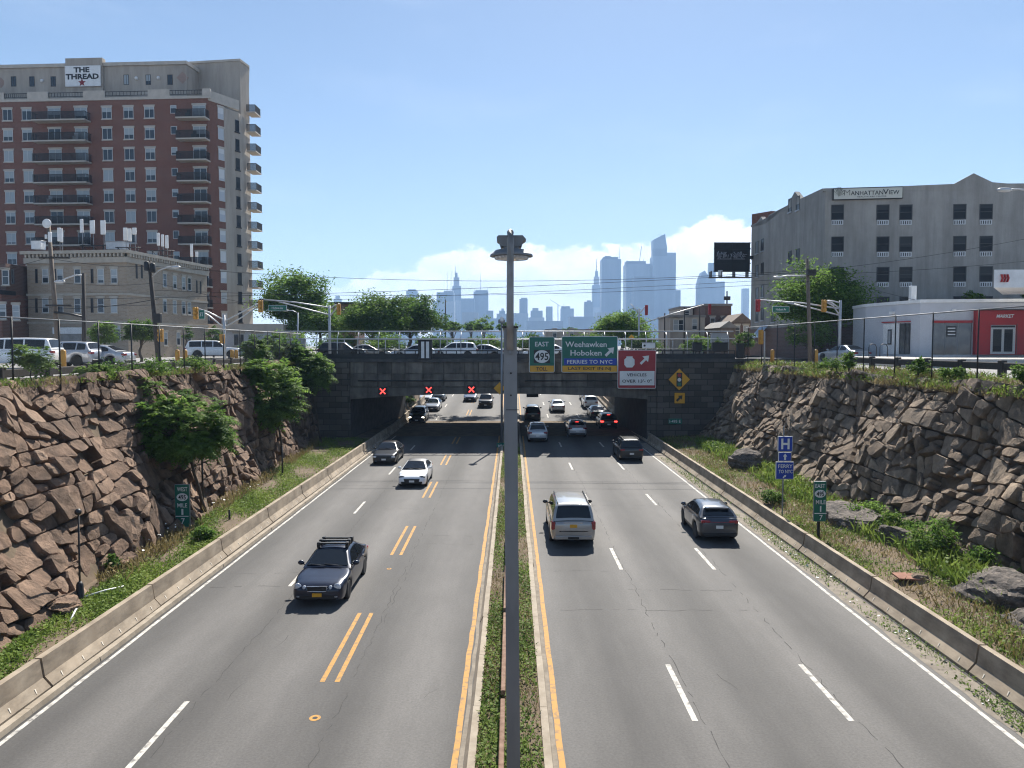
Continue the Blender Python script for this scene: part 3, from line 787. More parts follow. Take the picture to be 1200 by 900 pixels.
boulder('rock_outcrop', 'black broken bedrock lump in front of the flat ledge', (15.6,22.4,.2), (1.2,1.5,.95), 21, M['stone_dark'], 18)
boulder('rock_outcrop', 'pale loose stone lying in the right verge grass', (14.5,27.0,.45), (.45,.4,.22), 23, M['stone_grey'])
for i, (x,y,s,lb) in enumerate(((-14.4,24.2,.55,'brown fallen block at the foot of the left wall by the black post'),(-14.9,29.5,.45,'small brown fallen block below the left wall'),(-14.3,20.3,.5,'brown fallen block at the near end of the left wall'))):
    boulder('fallen_block', lb, (x,y,.45), (s,s*1.2,s*.7), 31+i, M['stone_brown'], 16)

# ------------------------------------------------------------------ jersey barriers, segment by segment
def barrier_mesh(sgn):
    mb = MB(); L = 6.05
    sec = [(0,0),(0,.09),(.20,.32),(.27,.80),(.45,.80),(.50,.32),(.58,0)]   # x away from the road
    n = len(sec); a, b = .012, L-.012
    mb.add([(sgn*x,a,z) for x,z in sec]+[(sgn*x,b,z) for x,z in sec], [[i,(i+1)%n,n+(i+1)%n,n+i] for i in range(n)]+[list(range(n-1,-1,-1)), [n+i for i in range(n)]])
    for k in range(6):                       # drain notches on the lower slope, their white reflection painted as pale marks
        y = .5+k*1.0; x0, z0 = .07, .17
        q = [(sgn*(x0-.03), y, z0-.035), (sgn*(x0+.045), y+.035, z0+.058), (sgn*(x0+.045), y+.075, z0+.058), (sgn*(x0-.03), y+.03, z0-.035)]
        mb.add([(x-sgn*.008, yy, z+.008) for x,yy,z in q]+[(x+sgn*.01,yy,z-.01) for x,yy,z in q], [[0,1,2,3],[0,1,5,4],[1,2,6,5],[2,3,7,6],[3,0,4,7]], 1)
    return mb
for sgn, x, lab, grp in ((-1,-11.80,'tan concrete barrier length below the left rubble wall','barrier lengths along the left verge'),(1,12.22,'tan concrete barrier length along the right verge, upper face shaded','barrier lengths along the right verge')):
    proto = barrier_mesh(sgn).build('concrete_barrier', [M['barrier'], M['pale_mark']])
    tag(proto, lab, 'barrier', grp)
    for k in range(20):
        y = 8.0+6.1*k
        if sgn < 0: y += 5.2
        if y > 150: break
        o = proto if k == 0 else dup(proto)
        o.location = (x+rnd.uniform(-.015,.015), y, rz(y+3)); o.rotation_euler = (math.atan((rz(y+6)-rz(y))/6) , 0, rnd.uniform(-.002,.002))
for o in [o for o in COL.objects if o.name.startswith('concrete_barrier') and o.location.y > 64]:
    side = 'left' if o.location.x < 0 else 'right'
    o['label'] = f'shaded concrete barrier length under or beyond the bridge, {side} side'; o['group'] = f'barrier lengths under the bridge on the {side}'

# ------------------------------------------------------------------ weeds and grass
def area(x0, x1, y0, y1, zf, dens=1.6, patch=None):
    def f(g, n):
        y = y0+(y1-y0)*g.uniform(0,1,n)**dens; t = g.uniform(0,1,n)
        xa = x0(y) if callable(x0) else x0; xb_ = x1(y) if callable(x1) else x1
        x = xa+(xb_-xa)*t
        s = np.ones(n)
        if patch:
            w = np.sin(x*1.7+y*.9+patch)+np.sin(y*.37-x*1.1+patch*2)+.8*g.normal(size=n)
            keep = w > -.35; x, y, s, t = x[keep], y[keep], s[keep], t[keep]
        return np.stack([x,y,zf(x,y)],1), s
    return f
lverge = lambda y: -14.1-3.3*(y-20)/50
weeds('verge_weeds', 'low bright green weeds covering the left verge', area(lverge, -12.4, 15, 70, lambda x,y: .30+.0*x, 1.5, 1.0), 85000, .06, .22, .024, 'grass', 1, broad=.5, leafs=.115)
weeds('tall_weeds', 'taller pale weeds at the foot of the left wall', area(lambda y: lverge(y)-.3, lambda y: lverge(y)+.7, 27, 69, lambda x,y: .30+.0*x, 1.1, 3.0), 4500, .2, .6, .03, 'dry_grass', 2, broad=.3, leafs=.12)
weeds('verge_grass', 'dry yellow green grass on the right verge', area(12.95, 17.4, 18, 70, lambda x,y: .22+(x-12.9)*.07, 1.4, 2.0), 60000, .08, .30, .024, 'grass', 3, broad=.45, leafs=.11)
weeds('dry_verge_grass', 'straw coloured dead grass on the right verge', area(13.6, 17.8, 18, 70, lambda x,y: .25+(x-12.9)*.07, 1.3, 5.0), 20000, .10, .38, .022, 'dry_grass', 4, broad=.1)
weeds('tall_green_weeds', 'tall green weeds in clumps at the foot of the right wall', area(15.3, 17.9, 24, 66, lambda x,y: .40+.0*x, 1.2, 7.7), 15000, .3, .85, .032, 'grass', 44, broad=.45, leafs=.15)
weeds('gutter_weeds', 'thin weeds in the gutter beside the right barrier', area(11.55, 12.2, 16, 60, lambda x,y: .0+.0*x, 1.4, 4.4), 6000, .04, .16, .02, 'median_grass', 5, broad=.5, leafs=.09)
weeds('median_weeds', 'short green weeds growing in the road median', area(-.75, .65, 12, 68, lambda x,y: .13+.0*x, 1.8, 6.1), 36000, .05, .20, .02, 'median_grass', 6, broad=.6, leafs=.10)
weeds('median_dead_grass', 'dry brown grass between the median weeds', area(-.75, .65, 12, 68, lambda x,y: .13+.0*x, 1.6, 2.7), 20000, .04, .16, .018, 'dry_grass', 66, broad=.2, leafs=.06)
weeds('walltop_weeds', 'yellow green weeds along the top of the left wall', area(-20.2, -18.5, 20, 69.5, lambda x,y: 7.2+.0*x, 1.1, 1.7), 12000, .10, .42, .026, 'grass', 7, broad=.45, leafs=.14)
weeds('walltop_dry_weeds', 'straw coloured weeds along the top of the left wall', area(-20.4, -18.4, 20, 69.5, lambda x,y: 7.2+.0*x, 1.1, 4.7), 7000, .1, .38, .026, 'dry_grass', 71, broad=.1)
weeds('walltop_weeds', 'green weeds along the top of the right wall', area(20.0, 22.2, 24, 69.5, lambda x,y: 6.75+(x-20)*.25, 1.2, 2.2), 15000, .12, .45, .028, 'grass', 8, broad=.5, leafs=.15)
weeds('walltop_dry_weeds', 'straw coloured weeds along the top of the right wall', area(19.9, 22.4, 24, 69.5, lambda x,y: 6.7+(x-20)*.27, 1.2, 5.2), 12000, .12, .42, .028, 'dry_grass', 9, broad=.1)
# white flower heads scattered on the left verge
g_ = np.random.default_rng(91); n_ = 26
B_ = np.stack([lverge(g_.uniform(30,50,n_))+g_.uniform(0,.9,n_), g_.uniform(29,44,n_), .75+g_.uniform(0,.35,n_)],1)
tag(quads_mesh('wild_flowers', leaves(g_, B_, .10, up=2, aspect=.9), np.ones(n_), M['white']), 'white wild flower heads among the left verge weeds', 'wild flowers', kind='stuff')
# litter on the right gutter
g_ = np.random.default_rng(17); n_ = 46
B_ = np.stack([g_.uniform(11.5,12.15,n_), g_.uniform(16,45,n_), np.full(n_,.03)],1)
tag(quads_mesh('litter', leaves(g_, B_, .13, up=2, aspect=.8), np.ones(n_), M['white']), 'scraps of pale litter in the right gutter', 'litter', kind='stuff')

def shrub(label, x, y, z, rad, seed, leafm='leaf', n=1100, size=.16, group=None, name='shrub'):
    t = thing(name, label, 'shrub', (x,y,z), 0, group)
    o, cc = crown('foliage', (0,0,rad[2]*.75), rad, 22, n, size, M[leafm], t, seed, hollow=.3, clump_r=.35)
    mb = MB()
    for c in cc[:7]: mb.tube([(0,0,-.05), (c[0]*.4,c[1]*.4,c[2]*.55), tuple(c)], [.02,.014,.006], 5)
    mb.build('stem', M['bark'], t)
    return t
Gz = lambda px, py, z: G(px, py, z)
for i, (px, py, z, rd, lf, lb) in enumerate((
    (1015,612,.5,(.9,.8,.6),'leaf','leafy green shrub below the right wall, left of the low dark rocks'),
    (1090,650,.5,(1.0,.9,.9),'leaf','tall leafy green shrub standing at the foot of the right wall'),
    (1160,662,.6,(.7,.7,.5),'leaf','low green shrub before the pale wall block at the right edge'),
    (1050,625,.5,(.8,.7,.55),'leaf_bright','light green shrub between the two right verge shrubs'),
    (905,590,.4,(.6,.7,.45),'leaf_bright','pale shrub behind the blue hospital sign post'),
    (840,530,.4,(.9,1.3,.5),'leaf_bright','bright green shrub where the right wall meets the bridge'),
    (150,645,.35,(.5,.5,.45),'leaf','dark green shrub at the foot of the left wall beside the mile sign'),
    (131,668,.35,(.22,.25,.4),'leaf_dark','narrow dark shrub right of the black post in the left verge'),
    (238,632,.35,(.45,.5,.35),'leaf','low shrub below the left tree near the barrier'),
    (178,625,.35,(.6,.6,.45),'leaf_dark','dark leafy shrub left of the west mile sign'))):
    p = G(px, py, z); shrub(lb, p.x, p.y, z-.05, rd, 100+i, lf, int(900+900*rd[0]), .15)
def topshrub(label, px, Y, X, rd, seed, lf='leaf_bright', n=1500, z=7.25, size=.16):
    shrub(label, X if X is not None else P(px,400,Y).x, Y, z, rd, seed, lf, n, size)
topshrub('broad light green shrub on the left wall top behind the fence', 160, 40, -19.6, (1.9,1.2,.5), 201)
topshrub('round green shrub on the left wall top near the traffic signal pole', 235, 46.5, -19.2, (1.0,.9,.55), 202, n=1300)
topshrub('low shrub on the left wall top under the leaning pole', 128, 36, -19.2, (.7,.8,.4), 203, n=800)
topshrub('small upright green shrub on the right wall top near the guard rail end', 987, 46.5, 20.4, (.45,.5,.75), 204, n=900)
topshrub('light green shrub on the right wall top beside the tree', 962, 49, 20.4, (.9,.8,.45), 205, n=900)
topshrub('small pale shrub on the right wall top before the red store front', 1066, 39.5, 20.9, (.5,.5,.5), 206, n=700)
topshrub('tuft like shrub on the right wall top at the photo edge', 1192, 31.3, 20.9, (.4,.5,.45), 207, n=700)
topshrub('low green shrub on the right wall top before the pale store wall', 1110, 36.5, 20.9, (.5,.6,.35), 208, n=700)
# ------------------------------------------------------------------ lamp post in the median
t = thing('street_lamp', 'tall grey steel lamp post standing in the median with a double dark lamp head', 'street lamp', (0,14,0))
mb = MB()
mb.add([(-.09,-.11,0),(.16,-.11,0),(.16,.11,0),(-.09,.11,0),(-.155,-.11,9.12),(.085,-.11,9.12),(.085,.11,9.12),(-.155,.11,9.12)],
       [(3,2,1,0),(4,5,6,7),(0,1,5,4),(1,2,6,5),(2,3,7,6),(3,0,4,7)])
mb.build('column', M['pole_dark'], t)
mb = MB(); mb.box(-.185,.115,-.14,.14,9.12,9.15); 
for z in (7.63,): mb.box(-.11,.13,-.118,-.108,z,z+.012)
for z in (7.9, 8.3): mb.tube([(-.02,-.112,z),(-.02,-.122,z)], .018, 8)
mb.build('cap_plate', M['dark_metal'], t)
mb = MB(); mb.tube([(-.035,-.17,8.72),(-.035,-.17,9.2),(-.03,-.17,10.55),(-.03,-.15,10.72),(-.03,-.06,10.83),(-.03,.1,10.86),(-.03,.45,10.86)], [.06,.065,.062,.062,.062,.06,.06], 14)
mb.build('lamp_arm', mat('dull_pipe', (.30,.305,.31), (.19,.17,.15), 3, .4, .5, stretch=(1,1,.5)), t)
mb = MB(); mb.add([(-.1,-.16,8.95),(.03,-.16,8.95),(-.035,-.2,8.62),(-.035,-.112,8.62)], [(0,1,2),(0,2,3),(1,3,2),(0,3,1)])
mb.build('arm_bracket', M['galv'], t)
h = MB()
h.lathe([(.40,-.015),(.395,.02),(.30,.10),(.12,.11)], (-.01,.42,10.47), n=28)
h.box(-.15,.12,.28,.58,10.575,10.66)
hd = h.build('lamp_head', M['pole_dark'], t, sharp=40)
h = MB(); h.yprism([(-.21,10.63),(.17,10.63),(.20,10.72),(.26,10.76),(.20,10.83),(-.25,10.83),(-.28,10.80),(-.28,10.74),(-.24,10.72)], .26, .68)
h.build('ballast_box', M['pole_dark'], t)
h = MB(); h.lathe([(.34,0),(.30,-.05),(.1,-.07)], (-.01,.42,10.45), n=24); h.build('lens', M['head_lens'], t)

# second slim post farther down the median, with a camera box
p = P(588, 500, 67)
t = thing('camera_post', 'slim grey post in the median behind the lamp post, white camera on top', 'post', (p.x,67,.13))
mb = MB(); mb.tube([(0,0,0),(0,0,11.0)], [.11,.08], 10); mb.build('pole', M['galv'], t)
mb = MB(); mb.bbox(-.3,.3,-.15,.2,10.6,10.95,.05); mb.build('bracket', M['galv'], t)
mb = MB(); mb.bbox(-.12,.16,-.35,-.1,10.75,11.15,.05); mb.build('camera', M['white'], t)
# low broken rail along the median
t = thing('guide_rail', 'rusty brown low steel rail with gaps running along the median', 'rail', (-.2,14,.13))
for a, b in ((0,3.6),(4.0,9.4),(9.8,14.6),(15.4,19.8),(20.6,26.5),(27.2,33),(34,40),(41,46.5)):
    mb = MB(); mb.bbox(-.07,.04,a,b,.30,.42,.015); mb.build('rail', M['rust'], t)
for y in np.arange(.3, 46, 2.05):
    mb = MB(); mb.box(-.05,.03,y,y+.08,-.1,.30); mb.build('post', M['rust'], t)

# ------------------------------------------------------------------ bridge
BY = 70.0
M['under_shade'] = mat('shade_black_concrete',(.03,.028,.027),(.055,.052,.05),1.5,.9)  # near-black base colour paints the deep shade under the bridge
br = thing('road_bridge', 'dark concrete girder bridge on stone abutments carrying the cross street over the road', 'bridge', (0,BY,0))
BO = (0,BY,0)
mb = MB(); mb.box(-15.6,13.6,BY+.3,BY+19.7,6.75,7.42); mb.build('deck', M['under_shade'], br, BO)
def under(x):
    L, Rr = -14.75, 12.35
    s = (x-L)/(Rr-L); return 4.42 - .52*abs(2*s-1)**2.2
xs = np.linspace(-14.75, 12.35, 29)
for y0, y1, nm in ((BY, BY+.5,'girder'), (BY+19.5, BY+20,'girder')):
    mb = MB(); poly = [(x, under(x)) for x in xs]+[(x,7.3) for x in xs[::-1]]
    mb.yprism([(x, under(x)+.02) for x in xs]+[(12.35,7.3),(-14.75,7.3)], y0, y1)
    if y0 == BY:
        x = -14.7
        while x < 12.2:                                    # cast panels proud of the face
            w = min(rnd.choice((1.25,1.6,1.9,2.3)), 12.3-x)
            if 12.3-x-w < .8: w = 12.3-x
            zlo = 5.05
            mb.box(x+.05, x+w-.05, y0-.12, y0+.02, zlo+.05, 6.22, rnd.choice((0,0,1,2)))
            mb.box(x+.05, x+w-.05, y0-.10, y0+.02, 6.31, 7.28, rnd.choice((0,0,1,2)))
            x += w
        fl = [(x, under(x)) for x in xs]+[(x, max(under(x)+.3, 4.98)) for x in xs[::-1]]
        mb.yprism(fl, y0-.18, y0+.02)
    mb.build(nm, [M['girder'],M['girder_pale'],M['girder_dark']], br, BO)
for yb_ in np.arange(BY+2.2, BY+18, 2.6):
    mb = MB(); mb.yprism([(x, under(x)+.15) for x in xs]+[(12.35,6.8),(-14.75,6.8)], yb_, yb_+.4); mb.build('beam', M['under_shade'], br, BO)
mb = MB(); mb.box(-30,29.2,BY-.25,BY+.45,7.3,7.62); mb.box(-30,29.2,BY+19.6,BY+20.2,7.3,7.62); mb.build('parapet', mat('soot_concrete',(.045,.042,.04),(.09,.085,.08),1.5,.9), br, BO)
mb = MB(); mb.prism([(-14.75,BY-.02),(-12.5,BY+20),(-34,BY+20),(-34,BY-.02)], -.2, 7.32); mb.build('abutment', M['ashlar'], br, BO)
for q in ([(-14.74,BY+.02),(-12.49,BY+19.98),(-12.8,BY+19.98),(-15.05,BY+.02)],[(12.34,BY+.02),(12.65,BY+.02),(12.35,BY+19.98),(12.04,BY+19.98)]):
    mb = MB(); mb.prism(q, -.15, 6.7); mb.build('tunnel_shade_slab', M['under_shade'], br, BO)  # thin dark slabs over the abutment faces, painting the shade of the opening
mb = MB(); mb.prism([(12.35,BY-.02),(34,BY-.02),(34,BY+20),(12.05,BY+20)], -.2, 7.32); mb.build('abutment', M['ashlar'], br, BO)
for x in (13.2,-15.6):
    mb = MB(); mb.box(x,x+.8,BY-.2,BY-.03,0,7.3); mb.build('pilaster', M['ashlar'], br, BO)
mb = MB()
for a,b in ((-14,-1.0),(1.2,12.2)):
    mb.tube([(a,BY-.2,5.6),(b,BY-.2,5.6)], .05, 6)
mb.build('conduit', M['dark_metal'], br, BO)
st = MB(); st.box(-33,29,BY+.6,BY+19.4,7.42,7.46); struct('cross_street', st, M['street'])
# bridge railing fence
fx0, fx1 = P(322,400,BY).x, P(862,400,BY).x
rl = thing('bridge_fence', 'grey steel fence with tilted top along the bridge edge', 'fence', (0,BY+.2,7.6))
O_ = (0,BY+.2,7.6)
x = fx0
while x < fx1+.1:
    mb = MB(); mb.tube([(x,BY+.2,7.6),(x,BY+.2,9.42),(x+.02,BY+.75,10.08)], .045, 6); mb.build('post', M['galv_light'], rl, O_); x += 1.88
for z, dy, r_, nm in ((10.1,.76,.06,'top_rail'),(9.42,.2,.04,'middle_rail')):
    mb = MB(); mb.tube([(fx0,BY+dy,z),(fx1,BY+dy,z)], r_, 8); mb.build(nm, M['galv_light'], rl, O_)
mb = MB(); mb.box(fx0,fx1,BY+.02,BY+.10,7.62,7.98)
for x in np.arange(fx0+.5,fx1,.94): mb.box(x,x+.09,BY+.12,BY+.17,7.98,8.3)
mb.build('kick_panel', M['dark_metal'], rl, O_)
for z in (8.33, 8.02):
    mb = MB(); mb.box(fx0,fx1,BY+.12,BY+.18,z-.05,z+.05); mb.build('lower_rail', M['dark_metal'], rl, O_)
mb = MB(); mb.add([(fx0,BY+.21,7.62),(fx1,BY+.21,7.62),(fx1,BY+.21,9.42),(fx0,BY+.21,9.42)],[[0,1,2,3]]); mb.build('wire_mesh', M['chain'], rl, O_)
# far side railing
rl2 = thing('bridge_fence', 'far fence on the other edge of the bridge, behind the stopped traffic', 'fence', (0,BY+19.9,7.6)); O2 = (0,BY+19.9,7.6)
for x in np.arange(-22, 22, 2.4):
    mb = MB(); mb.tube([(x,BY+19.9,7.6),(x,BY+19.9,9.5)], .045, 6); mb.build('post', M['galv_light'], rl2, O2)
for z in (9.5, 8.4):
    mb = MB(); mb.tube([(-22,BY+19.9,z),(22,BY+19.9,z)], .04, 6); mb.build('rail', M['galv'], rl2, O2)

def cabinet(name, label, px0, px1, py0, py1, Y, m, extra=None, cat='cabinet', depth=.5):
    a, b = P(px0,py1,Y), P(px1,py0,Y)
    t = thing(name, label, cat, ((a.x+b.x)/2, Y, a.z)); w = (b.x-a.x)/2; h = b.z-a.z
    mb = MB(); mb.bbox(-w,w,0,depth,0,h,.03); mb.build('case', M[m], t)
    mb = MB(); mb.bbox(-w*1.08,w*1.08,-.05,depth+.05,h,h+.06,.02); mb.build('lid', M[m if m!='white' else 'galv'], t)
    if extra: extra(t, w, h)
    return t
def colfins(t, w, h):
    mb = MB(); mb.box(-w*.55,-w*.1,-.03,-.002,.1,h-.1); mb.box(w*.15,w*.6,-.03,-.002,.1,h-.1); mb.build('panel', M['white'], t)
cabinet('signal_cabinet', 'dark column box with pale stripes on the bridge parapet', 490, 506, 399, 421, BY-.35, 'dark_metal', colfins)
def plantbox(t, w, h):
    crown('plant', (0,.3,h+.15), (w*.9,.35,.3), 10, 260, .14, M['leaf_bright'], t, 77, hollow=.1, clump_r=.5)
cabinet('planter_box', 'black planter box on the bridge near the red sign, first of two', 812, 823, 402, 412, BY-.1, 'black', plantbox, 'planter')
cabinet('planter_box', 'wider black planter box at the right end of the bridge', 835, 853, 402, 412, BY-.1, 'black', plantbox, 'planter')
cabinet('end_post', 'square dark stone post ending the bridge fence on the right', 864, 872, 403, 420, BY-.4, 'dark_metal', None, 'post')
cabinet('utility_box', 'grey utility box behind the fence at the left bridge end', 336, 357, 397, 408, BY+1.5, 'grey_panel')
cabinet('utility_box', 'grey utility box behind the fence at the right bridge end', 834, 853, 391, 402, BY+1.5, 'grey_panel')
def camlens(t, w, h):
    mb = MB(); mb.lathe([(.1,0),(.1,-.06)], (-w*.7,0,h*.5), 'y', 12); mb.build('lens', M['black'], t)
cabinet('floodlight', 'pale tube shaped floodlight on the parapet above the red sign', 753, 768, 402, 408, BY-.4, 'white', camlens, 'floodlight', .3)
cabinet('parapet_wall', 'dark stone end wall at the left end of the bridge', 322, 352, 404, 422, BY-.45, 'dark_metal', None, 'wall', .8)

# ------------------------------------------------------------------ signs
def rrect(w, h, r, n=5):
    pts = []
    for cx, cz, a0 in ((w-r,h-r,0),(-w+r,h-r,90),(-w+r,-h+r,180),(w-r,-h+r,270)):
        for k in range(n+1):
            a = R(a0+90*k/n); pts.append((cx+r*math.cos(a), cz+r*math.sin(a)))
    return pts
class Sign:
    """flat road sign facing the camera side; pixel rectangles of the photo are read at the sign's own distance"""
    def __init__(s, name, label, px0, py0, px1, py1, Y, cat='sign', base=None, thick=.05):
        s.a, s.b, s.Y = P(px0,py1,Y), P(px1,py0,Y), Y
        s.c = Vector(((s.a.x+s.b.x)/2, Y, (s.a.z+s.b.z)/2)); s.w = (s.b.x-s.a.x)/2; s.h = (s.b.z-s.a.z)/2
        s.root = thing(name, label, cat, s.c if base is None else (s.c.x, Y, base)); s.dz = 0 if base is None else s.c.z-base
        s.k = 0
    def q(s, px, py):
        v = P(px,py,s.Y); return v.x-s.c.x, v.z-s.c.z+s.dz
    def poly(s, pts, m, name='panel', thick=.012):
        s.k += 1; y1 = -.004*s.k
        mb = MB(); mb.yprism(pts, y1-thick, y1 if s.k > 1 else .05); s.k += max(0, int(thick/.004))
        return mb.build(name, M[m], s.root)
    def panel(s, m, border=None, r=.12, bw=.05):
        if border:
            s.poly([(x, z+s.dz) for x,z in rrect(s.w, s.h, r)], border, 'border'); s.poly([(x, z+s.dz) for x,z in rrect(s.w-bw, s.h-bw, max(.02,r-bw))], m, 'panel')
        else: s.poly([(x, z+s.dz) for x,z in rrect(s.w, s.h, r)], m, 'panel')
    def rect(s, px0, py0, px1, py1, m, name='band'):
        x0, z0 = s.q(px0,py1); x1, z1 = s.q(px1,py0); s.poly([(x0,z0),(x1,z0),(x1,z1),(x0,z1)], m, name, .004)
    def ell(s, px0, py0, px1, py1, m, name='shield'):
        x0, z0 = s.q(px0,py1); x1, z1 = s.q(px1,py0)
        s.poly([((x0+x1)/2+(x1-x0)/2*math.cos(t), (z0+z1)/2+(z1-z0)/2*math.sin(t)) for t in np.linspace(0,2*math.pi,28)[:-1]], m, name, .004)
    def text(s, body, px0, py0, px1, py1, m, bold=.012):
        x0, z0 = s.q(px0,py1); x1, z1 = s.q(px1,py0); s.k += 1
        return text_mesh(body, M[m], x0, x1, z0, z1, 'lettering', bold, parent=s.root, y=-.004*s.k-.016)
    def arrow(s, px, py, size, ang, m, wid=.22):
        x, z = s.q(px,py); u = size*s.Y/F; a = R(ang)
        pts = [(-.5,-wid/2),(.05,-wid/2),(.05,-.34),(.5,0),(.05,.34),(.05,wid/2),(-.5,wid/2)]
        s.poly([(x+u*(p*math.cos(a)-q*math.sin(a)), z+u*(p*math.sin(a)+q*math.cos(a))) for p,q in pts], m, 'arrow', .004)
SY = BY-.75
def brackets(s, xs, depth=.62):
    mb = MB()
    for f in xs:
        x = s.w*f
        mb.box(x-.04,x+.04,.055,.10,-s.h*.9,s.h*.9); mb.box(x-.03,x+.03,.10,depth,-s.h*.5-.03,-s.h*.5+.03); mb.box(x-.03,x+.03,.10,depth,-.03,.03)
    mb.build('bracket', M['galv'], s.root)
s = Sign('route_sign', 'green EAST 495 TOLL sign with a white oval, leftmost sign on the bridge', 620, 394.5, 650, 436.5, SY)
s.panel('sign_green', 'sign_white', .14)
s.text('EAST', 627, 400.5, 643, 406, 'sign_white'); s.rect(621,428.5,649,435.8,'sign_yellow'); s.text('TOLL', 628.5, 430, 641.5, 434.3, 'sign_black')
s.rect(625.5,410,644.5,425.5,'sign_black','shield_plate'); s.ell(626,410.3,644,425.3,'sign_white'); s.text('495', 627.3, 413.2, 642.7, 422.2, 'sign_black', .02); brackets(s, (-.6,.6))
s = Sign('destination_sign', 'wide green Weehawken Hoboken sign with blue and yellow bands', 658, 394, 724, 436.5, SY)
s.panel('sign_green', 'sign_white', .14)
s.text('Weehawken', 662.5, 400.3, 711, 406.8, 'sign_white'); s.text('Hoboken', 668.5, 410.2, 705, 416.8, 'sign_white')
s.rect(661,420,722.5,427.6,'sign_blue'); s.text('FERRIES TO NYC', 664.5, 421.7, 717.5, 426.2, 'sign_white')
s.rect(659,428.6,723,435.8,'sign_yellow'); s.text('LAST EXIT IN NJ', 665.5, 430, 716, 434.5, 'sign_black'); s.arrow(714.5, 412, 14, 45, 'sign_white'); brackets(s, (-.7,0,.7))
s = Sign('restriction_sign', 'red truck restriction sign reading VEHICLES OVER 13-0 on the bridge', 723.7, 410, 769, 455.3, SY-.1)
s.panel('sign_red', 'sign_white', .12)
s.rect(726,434.8,767,451.5,'sign_white'); s.text('VEHICLES', 734.5, 437.5, 757.5, 441, 'sign_black'); s.text("OVER 13'- 0\"", 729, 444.6, 763.5, 448.4, 'sign_black')
x, z = s.q(737.5, 424); u = SY/F
s.poly([(x+u*a, z+u*b) for a,b in ((-3.4,-6.6),(3.4,-6.6),(6,-3.4),(6,2.6),(3.6,5),(3.6,6.4),(-3.6,6.4),(-3.6,5),(-6,2.6),(-6,-3.4))], 'sign_white', 'symbol', .004)
s.arrow(755.5, 421.5, 14, 45, 'sign_white', .2); brackets(s, (-.7,.7))
def diamond(name, label, px, py, rpx, Y, m='sign_yellow'):
    s = Sign(name, label, px-rpx, py-rpx, px+rpx, py+rpx, Y)
    for k, mm in ((1,'sign_black'),(.95,m)):
        s.poly([(s.w*k,0),(0,s.h*k),(-s.w*k,0),(0,-s.h*k)], mm, 'panel')
    return s
s = diamond('warning_sign', 'yellow diamond traffic signal warning sign on the right abutment', 796, 444.7, 13.4, BY-.16)
s.rect(792.6,436.8,799.4,453,'sign_black','signal_symbol'); s.ell(793.8,437.6,798.2,442,'sign_red','symbol_dot'); s.ell(793.8,442.8,798.2,447.2,'sign_white','symbol_dot'); s.ell(793.8,448,798.2,452.4,'sign_green','symbol_dot')
s = Sign('arrow_plaque', 'square yellow plaque with a black diagonal arrow below the diamond sign', 789.8, 459.8, 803, 473.2, BY-.16); s.panel('sign_yellow', 'sign_black', .06, .04); s.arrow(796.3, 466.5, 9.5, 45, 'sign_black', .26)
s = Sign('street_name_plate', 'small dull green plate low on the right abutment stones', 783.5, 490.5, 799, 496.8, BY-.16); s.panel('sign_green', None, .05); s.text('I-495 E', 784.5, 492, 797.5, 495.4, 'sign_white')
s = diamond('warning_sign', 'yellow diamond sign half hidden behind the lamp post', 585.5, 455, 7.5, BY-.5)
mb = MB(); mb.box(-.03,.03,.06,.36,-.1,.3); mb.build('bracket', M['galv'], s.root)
s = diamond('warning_sign', 'small lime yellow diamond sign standing up from the bridge fence', 740, 395.3, 3.6, BY+.4); s.poly([(-.02,-.9),(.02,-.9),(.02,0),(-.02,0)], 'galv', 'post')
# lane control signals hung from the girder
for i,(px,py,lb) in enumerate(((448.5,458.5,'lit red X lane signal over the outer westbound lane'),(502.5,457,'lit red X lane signal over the middle westbound lane'),(552.5,456.5,'lit red X lane signal over the inner westbound lane'))):
    s = Sign('lane_signal', lb, px-5, py-5, px+5, py+5, BY-.45, 'lane signal')
    s.root['group'] = 'lane signals under the bridge'
    s.panel('sign_black', None, .05)
    for a in (45,-45):
        c, d = math.cos(R(a)), math.sin(R(a)); L, w = .34, .05
        s.poly([(c*u_-d*v_, d*u_+c*v_) for u_,v_ in ((-L,-w),(L,-w),(L,w),(-L,w))], 'red_x', 'red_bar', .004)
    mb = MB(); mb.bbox(-s.w*.9,s.w*.9,.055,.28,-s.h*.9,s.h*.9,.03); mb.build('case', M['black'], s.root)
s = Sign('lane_signal', 'unlit dark lane signal box under the bridge right of the lamp post', 617, 459, 631, 465.5, BY+18.8, 'lane signal'); s.panel('sign_black', None, .05); mb = MB(); mb.bbox(-s.w*.95,s.w*.95,.055,.4,-s.h*.9,s.h*.9,.03); mb.box(-.05,.05,.1,.3,0,s.h+.8); mb.build('case', M['black'], s.root)

def post(s, top, w=.045, m='galv', bot=None):
    mb = MB(); mb.box(-w,w,.055,.055+2*w,-.15,top); mb.build('post', M[m], s.root)
# mile markers and verge signs
pb = G(214, 622, .33)
s = Sign('mile_marker', 'green WEST 495 MILE 1 7 marker under the left verge tree', 205.8, 567.5, 222, 617.5, pb.y, base=.33)
s.panel('sign_green', 'galv', .03, .02)
s.text('WEST', 208, 570.5, 220, 575.5, 'sign_white'); s.ell(207.5,577.8,220.4,587,'sign_white'); s.text('495',209.6,579.6,218.4,585.2,'sign_black',.02)
s.text('MILE',208.6,589.5,220,594.3,'sign_white'); s.text('1',213.4,596,215.6,603,'sign_white'); s.rect(206.5,604.2,221.5,605.2,'sign_white'); s.text('7',213.3,606.8,217.5,613.5,'sign_white'); post(s, s.dz*1.5)
pb = G(960.5, 627, .5)
s = Sign('mile_marker', 'green EAST 495 MILE 1 7 marker on a dark post in the right verge', 953, 564, 968.6, 611, pb.y, base=.45)
s.panel('sign_green', 'galv', .03, .02)
